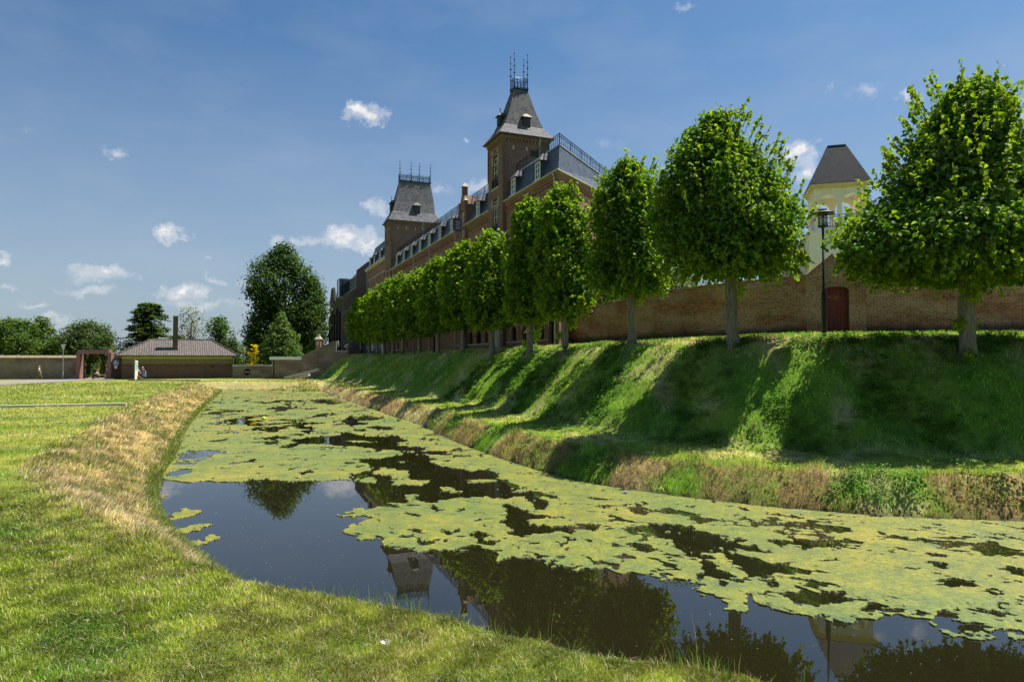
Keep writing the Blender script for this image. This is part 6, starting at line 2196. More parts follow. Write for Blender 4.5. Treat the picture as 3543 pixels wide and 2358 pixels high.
def pavilion():
    Y0 = 93.0
    x0 = xat(280.5, Y0)
    co, si = math.cos(R(27)), math.sin(R(27))

    def lx(px, ly=0.0):
        r = (px - CX) / FPX
        return (r * Y0 - x0 + ly * (si + co * r)) / (co - si * r)
    b = thing('brick_pavilion', (x0, Y0, GZ), R(27), 'low brown brick pavilion with a grey tiled hip roof and tall square chimney', 'building')
    w = lx(535.5)
    mb = MB(); mb.wall((0, 0, -.4), Vector((1, 0, 0)), w, 2.15 + .4, [(w * .795, 1.65 + .4, w * .795 + .45, 1.85 + .4)], .2, Vector((0, 1, 0)))
    mb.poly([(0, 0, -.4), (0, 8, -.4), (0, 8, 3.25), (0, 0, 3.25)]); mb.poly([(w, 0, -.4), (w, 8, -.4), (w, 8, 3.25), (w, 0, 3.25)]); mb.poly([(0, 8, -.4), (w, 8, -.4), (w, 8, 3.25), (0, 8, 3.25)])
    mb.build('wall', M['brick_hut'], b)
    yb = MB(); yb.box(0.01, w - .01, .012, .3, 2.15, 2.85); yb.build('brick_band', M['brick_yellow'], b)
    sf = MB(); sf.box(.0, w, -.06, .25, 2.85, 3.2); sf.build('soffit_board', M['yellow_board'], b)
    e = .85
    gt = MB(); gt.box(-e, w + e, -e, -e + .14, 3.18, 3.36); gt.box(-e, -e + .14, -e + .14, 8 + e, 3.18, 3.36); gt.box(w + e - .14, w + e, -e + .14, 8 + e, 3.18, 3.36)
    gt.build('gutter', M['green_gutter'], b)
    r = MB()
    rx0, rx1 = lx(349, 4.0), lx(485, 4.0)
    zr = 6.62 - GZ
    r.loft([(-e + .02, -e + .02, 3.33), (w + e - .02, -e + .02, 3.33), (w + e - .02, 8 + e - .02, 3.33), (-e + .02, 8 + e - .02, 3.33)], [(rx0, 3.95, zr), (rx1, 3.95, zr), (rx1, 4.05, zr), (rx0, 4.05, zr)])
    rf = r.build('roof', M['tile'], b)
    rg = MB()
    A_ = [(rx0, 4, zr), (rx1, 4, zr)]
    n = 34
    for k in range(n):
        a = Vector(A_[0]).lerp(Vector(A_[1]), k / n); c = Vector(A_[0]).lerp(Vector(A_[1]), (k + .93) / n)
        rg.tube([a + UP * .03, c + UP * .05], .13, 6)
    for (p, q) in (((rx0, 4, zr), (-e, -e, 3.36)), ((rx1, 4, zr), (w + e, -e, 3.36))):
        for k in range(20):
            a = Vector(p).lerp(Vector(q), k / 20); c = Vector(p).lerp(Vector(q), (k + .93) / 20)
            rg.tube([a + UP * .03, c + UP * .06], .12, 6)
    rg.build('ridge_tiles', M['tile'], rf)
    ch = MB()
    cx0, cx1 = lx(397.3, .7), lx(409, .7)
    ch.box(cx0, cx1, .7, 1.55, 3.7, 3.6 + (828 - 727) * 96 / FPX - GZ)
    c = ch.build('chimney', plain('dark_rendered_chimney', (.10, .075, .065), .9, var=.25, scale=2), rf)
    cc = MB(); ct = 3.6 + (828 - 727) * 96 / FPX - GZ; cc.box(cx0 - .04, cx1 + .04, .66, 1.59, ct, ct + .1); cc.box(cx0 - .12, cx1 + .05, .55, .7, 3.92, 4.02); cc.build('chimney_cap', M['zinc'], c)
    dp = MB(); dp.tube([(w + .5, -.3, 3.2), (w + .12, -.1, 2.9), (w + .12, -.1, 1.7)], .05, 6); dp.build('downpipe', M['white'], b)


pavilion()


def boundary():
    Y0 = 93.6
    x0, x1 = xat(-420, Y0), xat(181, Y0)
    w = thing('boundary_wall', (x0, Y0, GZ), 0, 'long weathered brick boundary wall with sunlit coping, left of the pink gateway', 'wall')
    mb = MB(); mb.box(0, x1 - x0, 0, .45, -.4, 3.0); mb.build('wall_face', M['brick_far'], w)
    c = MB(); c.loft([(-.05, -.1, 3.0), (x1 - x0 + .02, -.1, 3.0), (x1 - x0 + .02, .55, 3.0), (-.05, .55, 3.0)], [(-.05, .15, 3.32), (x1 - x0 + .02, .15, 3.32), (x1 - x0 + .02, .3, 3.32), (-.05, .3, 3.32)])
    c.build('coping', plain('mossy_pale_coping', (.34, .28, .18), .9, var=.4, scale=4, bump=.5), w)
    # little wall between gate and pavilion
    a, b_ = xat(258, 94.2), xat(280.5, 94.2)
    w = thing('gate_side_wall', (a, 94.2, GZ), 0, 'short brick wall joining the pink gateway to the pavilion, behind the round blue sign', 'wall')
    mb = MB(); mb.box(0, b_ - a + .3, 0, .4, -.4, 2.95); mb.build('wall_face', M['brick_hut'], w)
    c = MB(); c.loft([(0, -.06, 2.95), (b_ - a, -.06, 2.95), (b_ - a, .46, 2.95), (0, .46, 2.95)], [(0, .15, 3.25), (b_ - a, .15, 3.45), (b_ - a, .3, 3.45), (0, .3, 3.25)]); c.build('coping', M['concrete'], w)
    # pink gateway
    Yg = 93.0
    gx0, gx1 = xat(178.8, Yg), xat(259, Yg)
    g = thing('gateway', ((gx0 + gx1) / 2, Yg, GZ), 0, 'tall pink concrete gateway of two posts and a beam in the boundary wall', 'gate')
    hw_ = (gx1 - gx0) / 2
    for s in (-1, 1):
        mb = MB(); a = s * hw_; c = a - s * .50
        mb.box(min(a, c), max(a, c), -.3, .5, -.3, 3.75)
        mb.build('post', M['pink'], g)
    mb = MB(); mb.box(-hw_ + .25, hw_ - .22, -.45, .35, 3.52, 4.1); mb.build('beam', M['pink'], g)
    # low wall with a round opening
    Yl = 97.5
    x0, x1 = xat(535.5, Yl), xat(624, Yl)
    w = thing('round_hole_wall', (x0, Yl, GZ), 0, 'low brick wall with a round barred opening at the end of the moat', 'wall')
    n = x1 - x0
    hx, hz, hr = xat(569, Yl) - x0, 3.6 + (828 - 855) * Yl / FPX - GZ, .42
    mb = MB()
    mb.wall((0, 0, -.6), Vector((1, 0, 0)), n, 1.8 + .6, [(hx - .6, hz - .6 + .6, hx + .6, hz + .6 + .6)], .001, Vector((0, 1, 0)))
    N_ = 24
    for k in range(N_):
        t0, t1_ = 2 * math.pi * k / N_, 2 * math.pi * (k + 1) / N_

        def sq(t):
            c_, s_ = math.cos(t), math.sin(t); m_ = max(abs(c_), abs(s_)); return (hx + .6 * c_ / m_, 0, hz + .6 * s_ / m_)

        def ci(t, y=0): return (hx + hr * math.cos(t), y, hz + hr * math.sin(t))
        mb.poly([ci(t0), ci(t1_), sq(t1_), sq(t0)]); mb.poly([ci(t0), ci(t1_), ci(t1_, .35), ci(t0, .35)])
    mb.poly([(0, .4, -.6), (n, .4, -.6), (n, .4, 1.8), (0, .4, 1.8)])
    mb.poly([(0, 0, 1.8), (n, 0, 1.8), (n, .4, 1.8), (0, .4, 1.8)]); mb.poly([(0, 0, -.6), (0, .4, -.6), (0, .4, 1.8), (0, 0, 1.8)])
    mb.build('wall_face', M['brick_far'], w)
    bk = MB(); bk.box(hx - .5, hx + .5, .355, .39, hz - .5, hz + .5); bk.build('opening_back', M['dark'], w)
    br = MB(); br.tube([(hx - hr, .1, hz - .02), (hx + hr, .1, hz - .02)], .045, 6); br.build('bar', M['white'], w)
    rg = MB(); rg.tube([(hx + (hr + .03) * math.cos(2 * math.pi * k / 24), -.01, hz + (hr + .03) * math.sin(2 * math.pi * k / 24)) for k in range(25)], .05, 6, cap=False); rg.build('brick_ring', M['brick_black'], w)
    c = MB(); c.box(-.05, n, -.08, .48, 1.8, 1.98); c.build('coping', M['concrete'], w)
    # taller wall with white slab
    x0, x1 = xat(620, 94.8), xat(694, 94.8)
    w = thing('slab_topped_wall', (x0, 94.8, GZ), 0, 'brick wall under a thick white slab between the round hole wall and ramped wall', 'wall')
    n = x1 - x0
    mb = MB(); mb.box(0.25, n, .1, .6, -.6, 2.72); mb.build('wall_face', M['brick_far'], w)
    c = MB(); c.box(0, n - .02, 0, 6, 2.72, 3.15); c.build('slab', M['white'], w)
    p_ = MB(); p_.tube([(.62, .03, 2.6), (.62, .03, .3)], .06, 6); p_.build('downpipe', M['iron'], w)
    # ramped wall climbing to the terrace
    xa, xb, xc = xat(694, 94.6), xat(767, 94.6), xat(772.5, 94.6)
    w = thing('ramped_wall', (xa, 94.6, GZ), 0, 'brick wall with stone coping ramping up from the slab topped wall to the terrace', 'wall')
    za, zb_ = 3.6 + 5.5 * 94.6 / FPX - GZ, 3.6 + 39.5 * 94.6 / FPX - GZ
    prof = [(0, za), (xb - xa, zb_), (xc - xa, zb_)]
    mb = MB()
    for (p, q) in zip(prof[:-1], prof[1:]):
        mb.loft([(p[0], 0, -.8), (q[0], 0, -.8), (q[0], .5, -.8), (p[0], .5, -.8)], [(p[0], 0, p[1]), (q[0], 0, q[1]), (q[0], .5, q[1]), (p[0], .5, p[1])])
    mb.build('wall_face', M['brick_far'], w)
    c = MB()
    for (p, q) in zip(prof[:-1], prof[1:]):
        c.loft([(p[0], -.08, p[1] + .004), (q[0], -.08, q[1] + .004), (q[0], .58, q[1] + .004), (p[0], .58, p[1] + .004)], [(p[0], -.08, p[1] + .26), (q[0], -.08, q[1] + .26), (q[0], .58, q[1] + .26), (p[0], .58, p[1] + .26)])
    c.build('coping', plain('grey_coping_stone', (.20, .165, .13), .9, var=.3, scale=5), w)
    # terrace parapet
    xd = xat(801.5, 94.4)
    w = thing('terrace_wall', (xc, 94.4, GZ), 0, 'low brick terrace parapet with pale coping where two people stand', 'wall')
    zt = 3.6 + 22 * 94.4 / FPX - GZ
    mb = MB(); mb.box(0.01, xd - xc, 0, .35, -.2, zt - .14)
    q = [(xd - xc, 0), (xd - xc + 3.6, 9), (xd - xc + 3.2, 9.1), (xd - xc - .35, .35)]
    mb.loft([(a, b, .5) for a, b in q], [(a, b, zt - .15) for a, b in q]); mb.build('wall_face', M['brick_far'], w)
    c = MB(); c.box(0.0, xd - xc + .04, -.06, .42, zt - .14, zt)
    c.loft([(a, b, zt - .144) for a, b in q], [(a, b, zt - .004) for a, b in q]); c.build('coping', M['concrete'], w)
    dp = MB(); dp.tube([(xd - xc - .25, -.08, zt - .9), (xd - xc - .45, -.08, zt - 1.05), (xd - xc - .45, -.08, -.1)], .06, 6); dp.build('downpipe', M['zinc'], w)
    # stone capped pier behind
    Yp = 99
    x = xat(733, Yp)
    w = thing('brick_pier', (x, Yp, GZ), 0, 'square brick pier with a pointed stone cap behind the ramped wall', 'pier')
    zt = 3.6 + 48 * Yp / FPX - GZ
    mb = MB(); mb.box(-.35, .35, -.35, .35, 0, zt); mb.build('shaft', M['brick'], w)
    s = MB(); s.loft([(-.48, -.48, zt), (.48, -.48, zt), (.48, .48, zt), (-.48, .48, zt)], [(-.16, -.16, zt + .5), (.16, -.16, zt + .5), (.16, .16, zt + .5), (-.16, .16, zt + .5)]); s.box(-.17, .17, -.17, .17, zt + .503, zt + .8); s.box(-.9, .9, -.5, .5, zt - 2.0, zt - 1.7)
    s.build('stone_cap', M['stone'], w)
    s = MB(); s.box(-.12, .1, -.38, -.352, zt - 1.0, zt - .4); s.build('stone_panel', M['stone'], w)


boundary()

# paths, kerbs
mb = MB()
pp = [(on_z(-200, 899, GZ + .03)), on_z(0, 883.5, GZ + .03), on_z(90, 879, GZ + .03), on_z(185, 874.4, GZ + .03), on_z(262, 874.0, GZ + .03)]
up_pts = [Vector((p.x, y_, GZ + .03)) for p, y_ in zip(pp, (70, 84.0, 90.6, 92.6, 92.8))]
lo_e, hi_e = [], []
for (px, ya, yb) in ((-260, 896, 880.0), (0, 886.2, 876.6), (60, 882.8, 874.6), (120, 879.0, 873.4), (190, 875.0, 872.3), (262, 873.8, 872.2)):
    a, b = on_z(px, ya, GZ + .02), on_z(px, yb, GZ + .02)
    lo_e.append(a); hi_e.append(b)
for i in range(len(lo_e) - 1):
    for (a, b, c, d) in ((lo_e[i], lo_e[i + 1], hi_e[i + 1], hi_e[i]),):
        mb.loft([a - UP * .15, b - UP * .15, c - UP * .15, d - UP * .15], [a + UP * .05, b + UP * .05, c + UP * .05, d + UP * .05], cap0=False)
mb.build('path', M['asphalt'], kind='structure')
gxa, gxb = xat(186, 96), xat(252, 96)
mb = MB(); mb.box(gxa, gxb, 93.3, 112, .8, GZ + .05); mb.build('gateway_path', plain('gravel_path', (.30, .24, .18), .95, bump=.4), kind='structure')


def kerb(name, p, q, w, h, label, mat='concrete', cat='kerb', zt=None):
    p, q = Vector(p), Vector(q)
    d = (q - p).normalized(); n = Vector((-d.y, d.x, 0)) * w / 2
    o = MB()
    L_ = (q - p).length
    k = max(1, int(L_ / 1.6))
    for i in range(k):
        a, b = p + (q - p) * (i / k) + d * .01, p + (q - p) * ((i + 1) / k) - d * .01
        o.loft([a - n - UP * .2, b - n - UP * .2, b + n - UP * .2, a + n - UP * .2], [a - n + UP * h, b - n + UP * h, b + n + UP * h, a + n + UP * h])
    return o.build(name, M[mat], label=label, cat=cat)


a, b = on_z(-60, 937.5, GZ), on_z(292, 930.5, GZ)
kerb('concrete_edging', a, b, .42, .10, 'long pale concrete edging strip lying in the lawn at the left')
a, b = on_z(296, 875.2, GZ), on_z(461, 875.6, GZ)
kerb('timber_edging', a, b, .25, .12, 'thin dark edging strip in the grass in front of the pavilion', mat='bark_dark')
a, b = at(655, 868.5, 93.2), at(735, 849, 91.5)
kerb('ramp_kerb', a, b, .35, .14, 'pale sloping kerb running up the grass towards the terrace')
a, b = at(689, 867, 88), at(712, 861, 87.5)
kerb('stone_block', a, b, .4, .12, 'short pale stone edging below the sloping kerb')


# ---------------------------------------------------------------- lamps, signs
def post_lamp(px, Y, zb_, ytop, label, far=True):
    x = xat(px, Y)
    H = 3.6 + (828 - ytop) * Y / FPX - zb_
    t = thing('street_lamp', (x, Y, zb_), 0, label, 'street lamp', 'grey lamp posts')
    mb = MB(); mb.tube([(0, 0, -.2), (0, 0, 1.0), (0, 0, 1.02), (0, 0, H - .75)], [.085, .08, .06, .05], 8); mb.build('pole', M['grey_post'], t)
    mb = MB(); mb.lathe([(.06, H - .8), (.09, H - .7), (.26, H - .15), (.27, H - .1)], seg=12); mb.build('lamp_glass', plain('frosted_lamp_glass', (.55, .57, .55), .3), t, smooth=True)
    mb = MB(); mb.lathe([(.34, H - .1), (.35, H - .05), (.1, H), (.02, H + .01)], seg=12); mb.build('lamp_cap', M['grey_post'], t)
    return t


post_lamp(145.6, 92.0, GZ, 792, 'grey lamp post with a funnel head by the path left of the gateway')
post_lamp(563, 100.0, GZ, 799, 'grey lamp post behind the low wall, beside the golden conifer')


def near_lamp():
    p = at(1896.5, 768, 23.2)
    z = gz(p.x, p.y)
    H = 3.6 + (828 - 478) * p.y / FPX - z
    t = thing('street_lamp', (p.x, p.y, z), 0, 'black street lamp with a flat disc head, standing in front of the red door', 'street lamp')
    mb = MB(); mb.tube([(0, 0, -.3), (0, 0, 1.55), (0, 0, 1.68), (0, 0, H - .62)], [.082, .078, .042, .036], 12); mb.build('pole', M['iron'], t, smooth=True)
    g, N, out = mat_base('clear_lamp_glass')
    gl = N.n('ShaderNodeBsdfGlossy', i_Roughness=.05); tr_ = N.n('ShaderNodeBsdfTransparent'); mx = N.n('ShaderNodeMixShader', i_0=.82)
    tr_.inputs[0].default_value = (.75, .72, .60, 1)
    N.link(gl.outputs[0], mx.inputs[1]); N.link(tr_.outputs[0], mx.inputs[2]); N.link(mx.outputs[0], out.inputs[0])
    c = MB(); c.lathe([(.16, H - .60), (.16, H - .19)], seg=18); c.build('glass_cylinder', g, t, smooth=True)
    b = MB(); b.lathe([(.04, H - .58), (.045, H - .25)], seg=10); b.build('bulb', M['stone'], t)
    for a in range(4):
        r_ = MB(); x_, y_ = .165 * math.cos(a * 1.5708 + .5), .165 * math.sin(a * 1.5708 + .5)
        r_.tube([(x_, y_, H - .62), (x_, y_, H - .17)], .010, 5); r_.build('strut', M['iron'], t)
    b = MB(); b.lathe([(.10, H - .66), (.18, H - .63), (.17, H - .60)], seg=16); b.build('collar', M['iron'], t)
    d = MB(); d.lathe([(.385, H - .185), (.39, H - .165), (.30, H - .125), (.10, H - .095), (.02, H - .09)], seg=28); d.build('disc_shade', plain('green_grey_enamel', (.10, .115, .085), .5), t, smooth=True)
    d = MB(); d.lathe([(.14, H - .085), (.145, H - .03), (.03, H)], seg=18); d.build('top_cap', M['iron'], t, smooth=True)


near_lamp()
for (px, lab) in ((984, 'thin black lamp pole standing in the tree row below the far tower'), (823.5, 'thin black lamp pole beside the farthest lime tree')):
    p = on_row(px)
    p = p + Vector((.9, .4, 0)) * .6
    z = gz(p.x, p.y)
    t = thing('lamp_pole', (p.x, p.y, z), 0, lab, 'lamp pole', 'black poles in the tree row')
    mb = MB(); mb.tube([(0, 0, -.2), (0, 0, 1.5), (0, 0, 1.62), (0, 0, 4.3)], [.10, .095, .05, .045], 8); mb.build('pole', M['iron'], t)
    mb = MB(); mb.lathe([(.05, 4.3), (.38, 4.55), (.38, 4.58), (.02, 4.66)], seg=14); mb.build('lamp_head', M['iron'], t)


def signs():
    Y = 92.6
    x = xat(267.5, Y)
    t = thing('footpath_sign', (x, Y, GZ), 0, 'round blue pedestrian sign above a small round no entry plate on a dark red pole', 'sign')
    mb = MB(); mb.tube([(0, 0, -.2), (0, 0, 2.85)], .035, 6); mb.build('pole', plain('dark_red_pole', (.07, .015, .02), .5), t)
    blue, white, red = plain('sign_blue', (.01, .11, .42), .4, var=.05), M['white'], plain('sign_red', (.45, .03, .05), .4)

    def disc(z, r, y, th=.02, n=22):
        q = MB(); P = [(r * math.cos(2 * math.pi * k / n), y, z + r * math.sin(2 * math.pi * k / n)) for k in range(n)]
        q.loft(P, [(a, b + th, c) for a, b, c in P]); return q
    z1 = 3.6 - 6 * Y / FPX - GZ
    disc(z1, .40, -.055).build('sign_rim', white, t); disc(z1, .37, -.065, .009).build('blue_disc', blue, t)
    q = MB()      # adult and child figures

    def fig(ox, oz, s):
        n = 10
        P = [(ox + .05 * s * math.cos(2 * math.pi * k / n), -.072, oz + .20 * s + .05 * s * math.sin(2 * math.pi * k / n)) for k in range(n)]
        q.loft(P, [(a, b + .005, c) for a, b, c in P])
        for poly in ([(-.05, .13), (.06, .13), (.05, -.02), (-.04, -.02)], [(-.05, -.025), (.0, -.025), (-.07, -.24), (-.12, -.24)], [(.0, -.025), (.055, -.025), (.10, -.24), (.05, -.24)], [(-.055, .12), (-.05, .07), (-.12, -.03), (-.14, 0)], [(.065, .12), (.06, .06), (.13, .0), (.15, .02)]):
            P = [(ox + a * s, -.072, oz + b * s) for a, b in poly]
            q.loft(P, [(a, b + .005, c) for a, b, c in P])
    fig(-.08, z1 + .05, 1.0); fig(.12, z1 - .05, .62)
    q.build('walking_figures', white, t)
    z2 = 3.6 - 15.8 * Y / FPX - GZ
    disc(z2, .25, -.055).build('red_rim', red, t); disc(z2, .205, -.065, .009).build('white_disc', white, t)
    q = MB(); q.box(-.12, .10, -.072, -.067, z2 - .03, z2 + .05); q.box(-.16, -.10, -.072, -.067, z2 + .03, z2 + .08); q.box(.05, .13, -.072, -.067, z2 - .07, z2 - .02); q.build('moped_symbol', M['iron'], t)
    Y = 91.2
    x = xat(314, Y)
    t = thing('info_panel', (x, Y, GZ), R(97), 'tall narrow white information panel standing on the lawn before the pavilion', 'panel')
    mb = MB(); mb.box(-.45, .45, -.05, .05, -.1, 2.6); mb.build('panel', M['white'], t)
    q = MB(); q.box(-.4, .4, -.056, -.051, 1.3, 2.45); q.build('map_print', plain('pale_teal_print', (.35, .52, .46), .5, var=.4, scale=4), t)
    q = MB(); q.box(-.52, -.455, -.06, .06, -.1, 2.85); q.build('edge_post', plain('pink_metal_post', (.45, .32, .33), .5), t)


signs()


# ---------------------------------------------------------------- people
def skin_mesh(name, chains, mat, parent, root=0, sub=1):
    """chains: lists of (x,y,z,r); chains share joints by equal position"""
    verts, rad, edges, key = [], [], [], {}

    def vid(p):
        k = (round(p[0], 4), round(p[1], 4), round(p[2], 4))
        if k not in key:
            key[k] = len(verts); verts.append(p[:3]); rad.append(p[3] if not isinstance(p[3], tuple) else p[3])
        return key[k]
    for ch in chains:
        ids = [vid(p) for p in ch]
        for a, b in zip(ids[:-1], ids[1:]):
            if a != b: edges.append((a, b))
    me = bpy.data.meshes.new(name)
    me.from_pydata(verts, edges, [])
    me.materials.append(mat)
    o = bpy.data.objects.new(name, me)
    COL.objects.link(o)
    o.parent = parent
    sk = o.modifiers.new('skin', 'SKIN')
    sk.use_smooth_shade = True
    for i, r in enumerate(rad):
        d = me.skin_vertices[0].data[i]
        d.radius = (r, r) if not isinstance(r, tuple) else r
        d.use_root = (i == root)
    sb = o.modifiers.new('sub', 'SUBSURF'); sb.levels = sub; sb.render_levels = sub
    return o


def person(loc, heading, label, J, shirt, trousers, hair=(.35, .33, .30), skin_c=None, sleeves=.5, hat=None, height=1.75, bare_legs=False):
    """J: joints. local +y is forwards"""
    t = thing('person', loc, heading, label, 'person')
    t.scale = (height / 1.75,) * 3
    sk = M['skin']
    P, S, N_, Hd = J['pelvis'], J['chest'], J['neck'], J['head']

    def lerp(a, b, f): return tuple(a[i] + (b[i] - a[i]) * f for i in range(3))
    ch = [[(*P, .115), (*lerp(P, S, .5), .11), (*S, .125), (*N_, .058), (*Hd, .085), (Hd[0], Hd[1] + J.get('face', .0), Hd[2] + .09, .07)]]
    sh, tr = [[(*P, .135), (*lerp(P, S, .5), .135), (*S, .15), (*N_, .075)]], []
    for s in ('l', 'r'):
        sho, elb, wri = J['sho_' + s], J['elb_' + s], J['wri_' + s]
        ch.append([(*S, .125), (*sho, .055), (*elb, .042), (*wri, .028)])
        sh.append([(*S, .15), (*sho, .072), (*lerp(sho, elb, sleeves + .35), .062)] if sleeves < .9 else [(*S, .15), (*sho, .072), (*elb, .06), (*lerp(elb, wri, .9), .045)])
        d = Vector(wri) - Vector(elb); d.normalize()
        palm = tuple(Vector(wri) + d * .06)
        ch.append([(*wri, .028), (*palm, .026)])
        side = d.cross(Vector((0, 1, 0)));
        if side.length < .1: side = d.cross(Vector((1, 0, 0)))
        side.normalize()
        bend = side.cross(d) * .25
        for k, ln in enumerate((.075, .085, .08, .065)):
            a = Vector(palm) + side * (k - 1.5) * .021 + d * .03
            b_ = a + (d + bend * .4).normalized() * ln * .55
            c = b_ + (d + bend * 1.6).normalized() * ln * .45
            ch.append([(*palm, .026), (*a, .009), (*b_, .0085), (*c, .007)])
        a = Vector(wri) + d * .03 + side * .035
        ch.append([(*wri, .028), (*a, .011), (*(a + d * .03 + side * .02), .009)])
        hip, kne, ank, toe = J['hip_' + s], J['kne_' + s], J['ank_' + s], J['toe_' + s]
        ch.append([(*P, .115), (*hip, .085), (*kne, .055), (*ank, .038), (*toe, .03)])
        if not bare_legs:
            tr.append([(*P, .14), (*hip, .105), (*kne, .075), (*lerp(kne, ank, .93), .06)])
        else:
            tr.append([(*P, .14), (*hip, .11), (*lerp(hip, kne, .8), .09)])
    skin_mesh('body', ch, sk, t, sub=2)
    skin_mesh('shirt', sh, shirt, t)
    skin_mesh('trousers', tr, trousers, t)
    for s in ('l', 'r'):
        a, tt = Vector(J['ank_' + s]), Vector(J['toe_' + s])
        skin_mesh('shoe', [[(*(a + Vector((0, -.03, -.04))), .048), (*(a.lerp(tt, .5) + Vector((0, 0, -.015))), .045), (*tt, .038)]], M['bark_dark'], t)
    # face: nose, ears, eyes; hair or cap
    f = Vector(J.get('look', (0, 1, 0))).normalized()
    H = Vector(Hd) + Vector((0, 0, .045))
    sd = f.cross(UP).normalized()
    fm = MB()
    fm.loft([H + f * .085 + sd * .015 - UP * .03, H + f * .085 - sd * .015 - UP * .03, H + f * .085 + UP * .03 - sd * .006, H + f * .085 + UP * .03 + sd * .006], [H + f * .115 + sd * .008 - UP * .028, H + f * .115 - sd * .008 - UP * .028, H + f * .092 + UP * .025 - sd * .004, H + f * .092 + UP * .025 + sd * .004])
    for e in (-1, 1):
        fm.tube([H + sd * e * .085 - UP * .025, H + sd * e * .10 + UP * .02], .016, 6)
    fm.build('nose_and_ears', sk, t, smooth=True)
    em = MB()
    for e in (-1, 1): em.lathe([(.003, -.012), (.012, 0), (.003, .012)], H + f * .088 + sd * e * .032 + UP * .02, 6)
    em.tube([H + f * .088 + sd * .022 - UP * .055, H + f * .09 - sd * .022 - UP * .055], .006, 4)
    em.build('eyes_and_mouth', M['iron'], t)
    hm = MB()
    n = 10
    for i in range(5):
        pass
    prof = [(.098, .0), (.105, .05), (.09, .10), (.05, .135), (.01, .142)]
    hm.lathe(prof, H - f * .018 - UP * .02, 12)
    hm.build('hat' if hat else 'hair', fabric('hat_cloth', hat) if hat else fabric('hair_colour', hair), t, smooth=True)
    return t


def stand(**k):
    J = dict(pelvis=(0, 0, .95), chest=(0, .02, 1.30), neck=(0, .02, 1.48), head=(0, .04, 1.58),
             sho_l=(-.19, .01, 1.40), elb_l=(-.25, -.03, 1.12), wri_l=(-.26, .06, .88), sho_r=(.19, .01, 1.40), elb_r=(.25, -.03, 1.12), wri_r=(.26, .06, .88),
             hip_l=(-.10, 0, .90), kne_l=(-.11, .02, .50), ank_l=(-.11, -.03, .09), toe_l=(-.13, .15, .035), hip_r=(.10, 0, .90), kne_r=(.11, .02, .50), ank_r=(.11, -.03, .09), toe_r=(.13, .15, .035))
    J.update(k)
    return J


WALK = dict(kne_l=(-.10, .22, .50), ank_l=(-.10, .30, .10), toe_l=(-.11, .48, .05), kne_r=(.10, -.05, .48), ank_r=(.10, -.38, .16), toe_r=(.10, -.25, .04),
            elb_l=(-.26, -.12, 1.14), wri_l=(-.27, -.12, .88), elb_r=(.26, .06, 1.13), wri_r=(.24, .24, .95))
white_cloth, jeans = fabric('white_shirt_cloth', (.68, .66, .66)), fabric('blue_denim', (.05, .12, .30))
person((xat(91, 90.8), 90.8, GZ + .06), R(-62), 'man in a white shirt and brown trousers walking on the path left of the lamp', stand(**WALK), fabric('pale_print_shirt', (.58, .56, .62)), fabric('brown_trousers', (.20, .15, .09)), hair=(.5, .38, .30), height=1.82)
m2 = person((xat(329, 91.8), 91.8, GZ), R(200), 'man in a dark patterned shirt and jeans, walking with a pale blue bag', stand(**{**WALK, 'elb_l': (-.32, .05, 1.12), 'wri_l': (-.42, .18, .92)}), fabric('dark_checked_shirt', (.14, .12, .24)), jeans, hair=(.6, .52, .45), height=1.75)
person((xat(319.5, 92.6), 92.6, GZ), R(120), 'woman in a white top with a red bag, half hidden behind the information panel', stand(**WALK), white_cloth, fabric('red_skirt', (.40, .05, .06)), hair=(.22, .12, .07), height=1.62, bare_legs=True)
person((xat(248.3, 95.5), 95.5, GZ + .05), R(160), 'person in a pale top and black trousers standing behind the right gateway post', stand(), fabric('pale_grey_top', (.42, .38, .36)), fabric('black_trousers', (.02, .02, .025)), hair=(.03, .02, .02), height=1.72)
SIT = dict(pelvis=(0, 0, .52), chest=(0, .22, .82), neck=(0, .32, .97), head=(0, .40, 1.04), sho_l=(-.18, .27, .92), elb_l=(-.22, .40, .66), wri_l=(-.14, .56, .55), sho_r=(.18, .27, .92), elb_r=(.22, .40, .66), wri_r=(.12, .58, .52),
           hip_l=(-.10, .02, .50), kne_l=(-.13, .44, .50), ank_l=(-.12, .46, .10), toe_l=(-.13, .64, .035), hip_r=(.10, .02, .50), kne_r=(.13, .44, .50), ank_r=(.12, .40, .10), toe_r=(.13, .58, .035))
person((xat(219.5, 94.2), 94.2, GZ + .05), R(-80), 'person in a white shirt sitting bent forward on the low bench inside the gateway', stand(**SIT), white_cloth, fabric('dark_trousers', (.025, .025, .03)), hair=(.30, .20, .14))
xd_ = xat(778, 95.6)
person((xd_, 95.6, 4.55), R(130), 'person in a turquoise shirt and white cap standing behind the terrace parapet', stand(elb_l=(-.27, .08, 1.14), wri_l=(-.10, .30, 1.12), elb_r=(.27, .08, 1.14), wri_r=(.10, .30, 1.10)), fabric('turquoise_shirt', (.02, .42, .40)), fabric('navy_trousers', (.03, .05, .10)), hat=(.6, .58, .60), height=1.78)
BEND = dict(pelvis=(0, -.05, .62), chest=(0, .28, .90), neck=(0, .43, 1.0), head=(0, .54, 1.02), sho_l=(-.18, .33, .95), elb_l=(-.22, .48, .72), wri_l=(-.12, .70, .66), sho_r=(.18, .33, .95), elb_r=(.22, .48, .72), wri_r=(.12, .72, .62),
            hip_l=(-.10, -.02, .60), kne_l=(-.14, .38, .50), ank_l=(-.12, .20, .10), toe_l=(-.13, .38, .035), hip_r=(.10, -.02, .60), kne_r=(.14, .38, .48), ank_r=(.12, .16, .10), toe_r=(.13, .34, .035))
person((xat(794, 95.3), 95.3, 4.95), R(-80), 'person in a loose white shirt crouching forward over the terrace parapet', stand(**BEND), white_cloth, fabric('white_trousers', (.6, .58, .56)), hair=(.05, .03, .02), height=1.7)
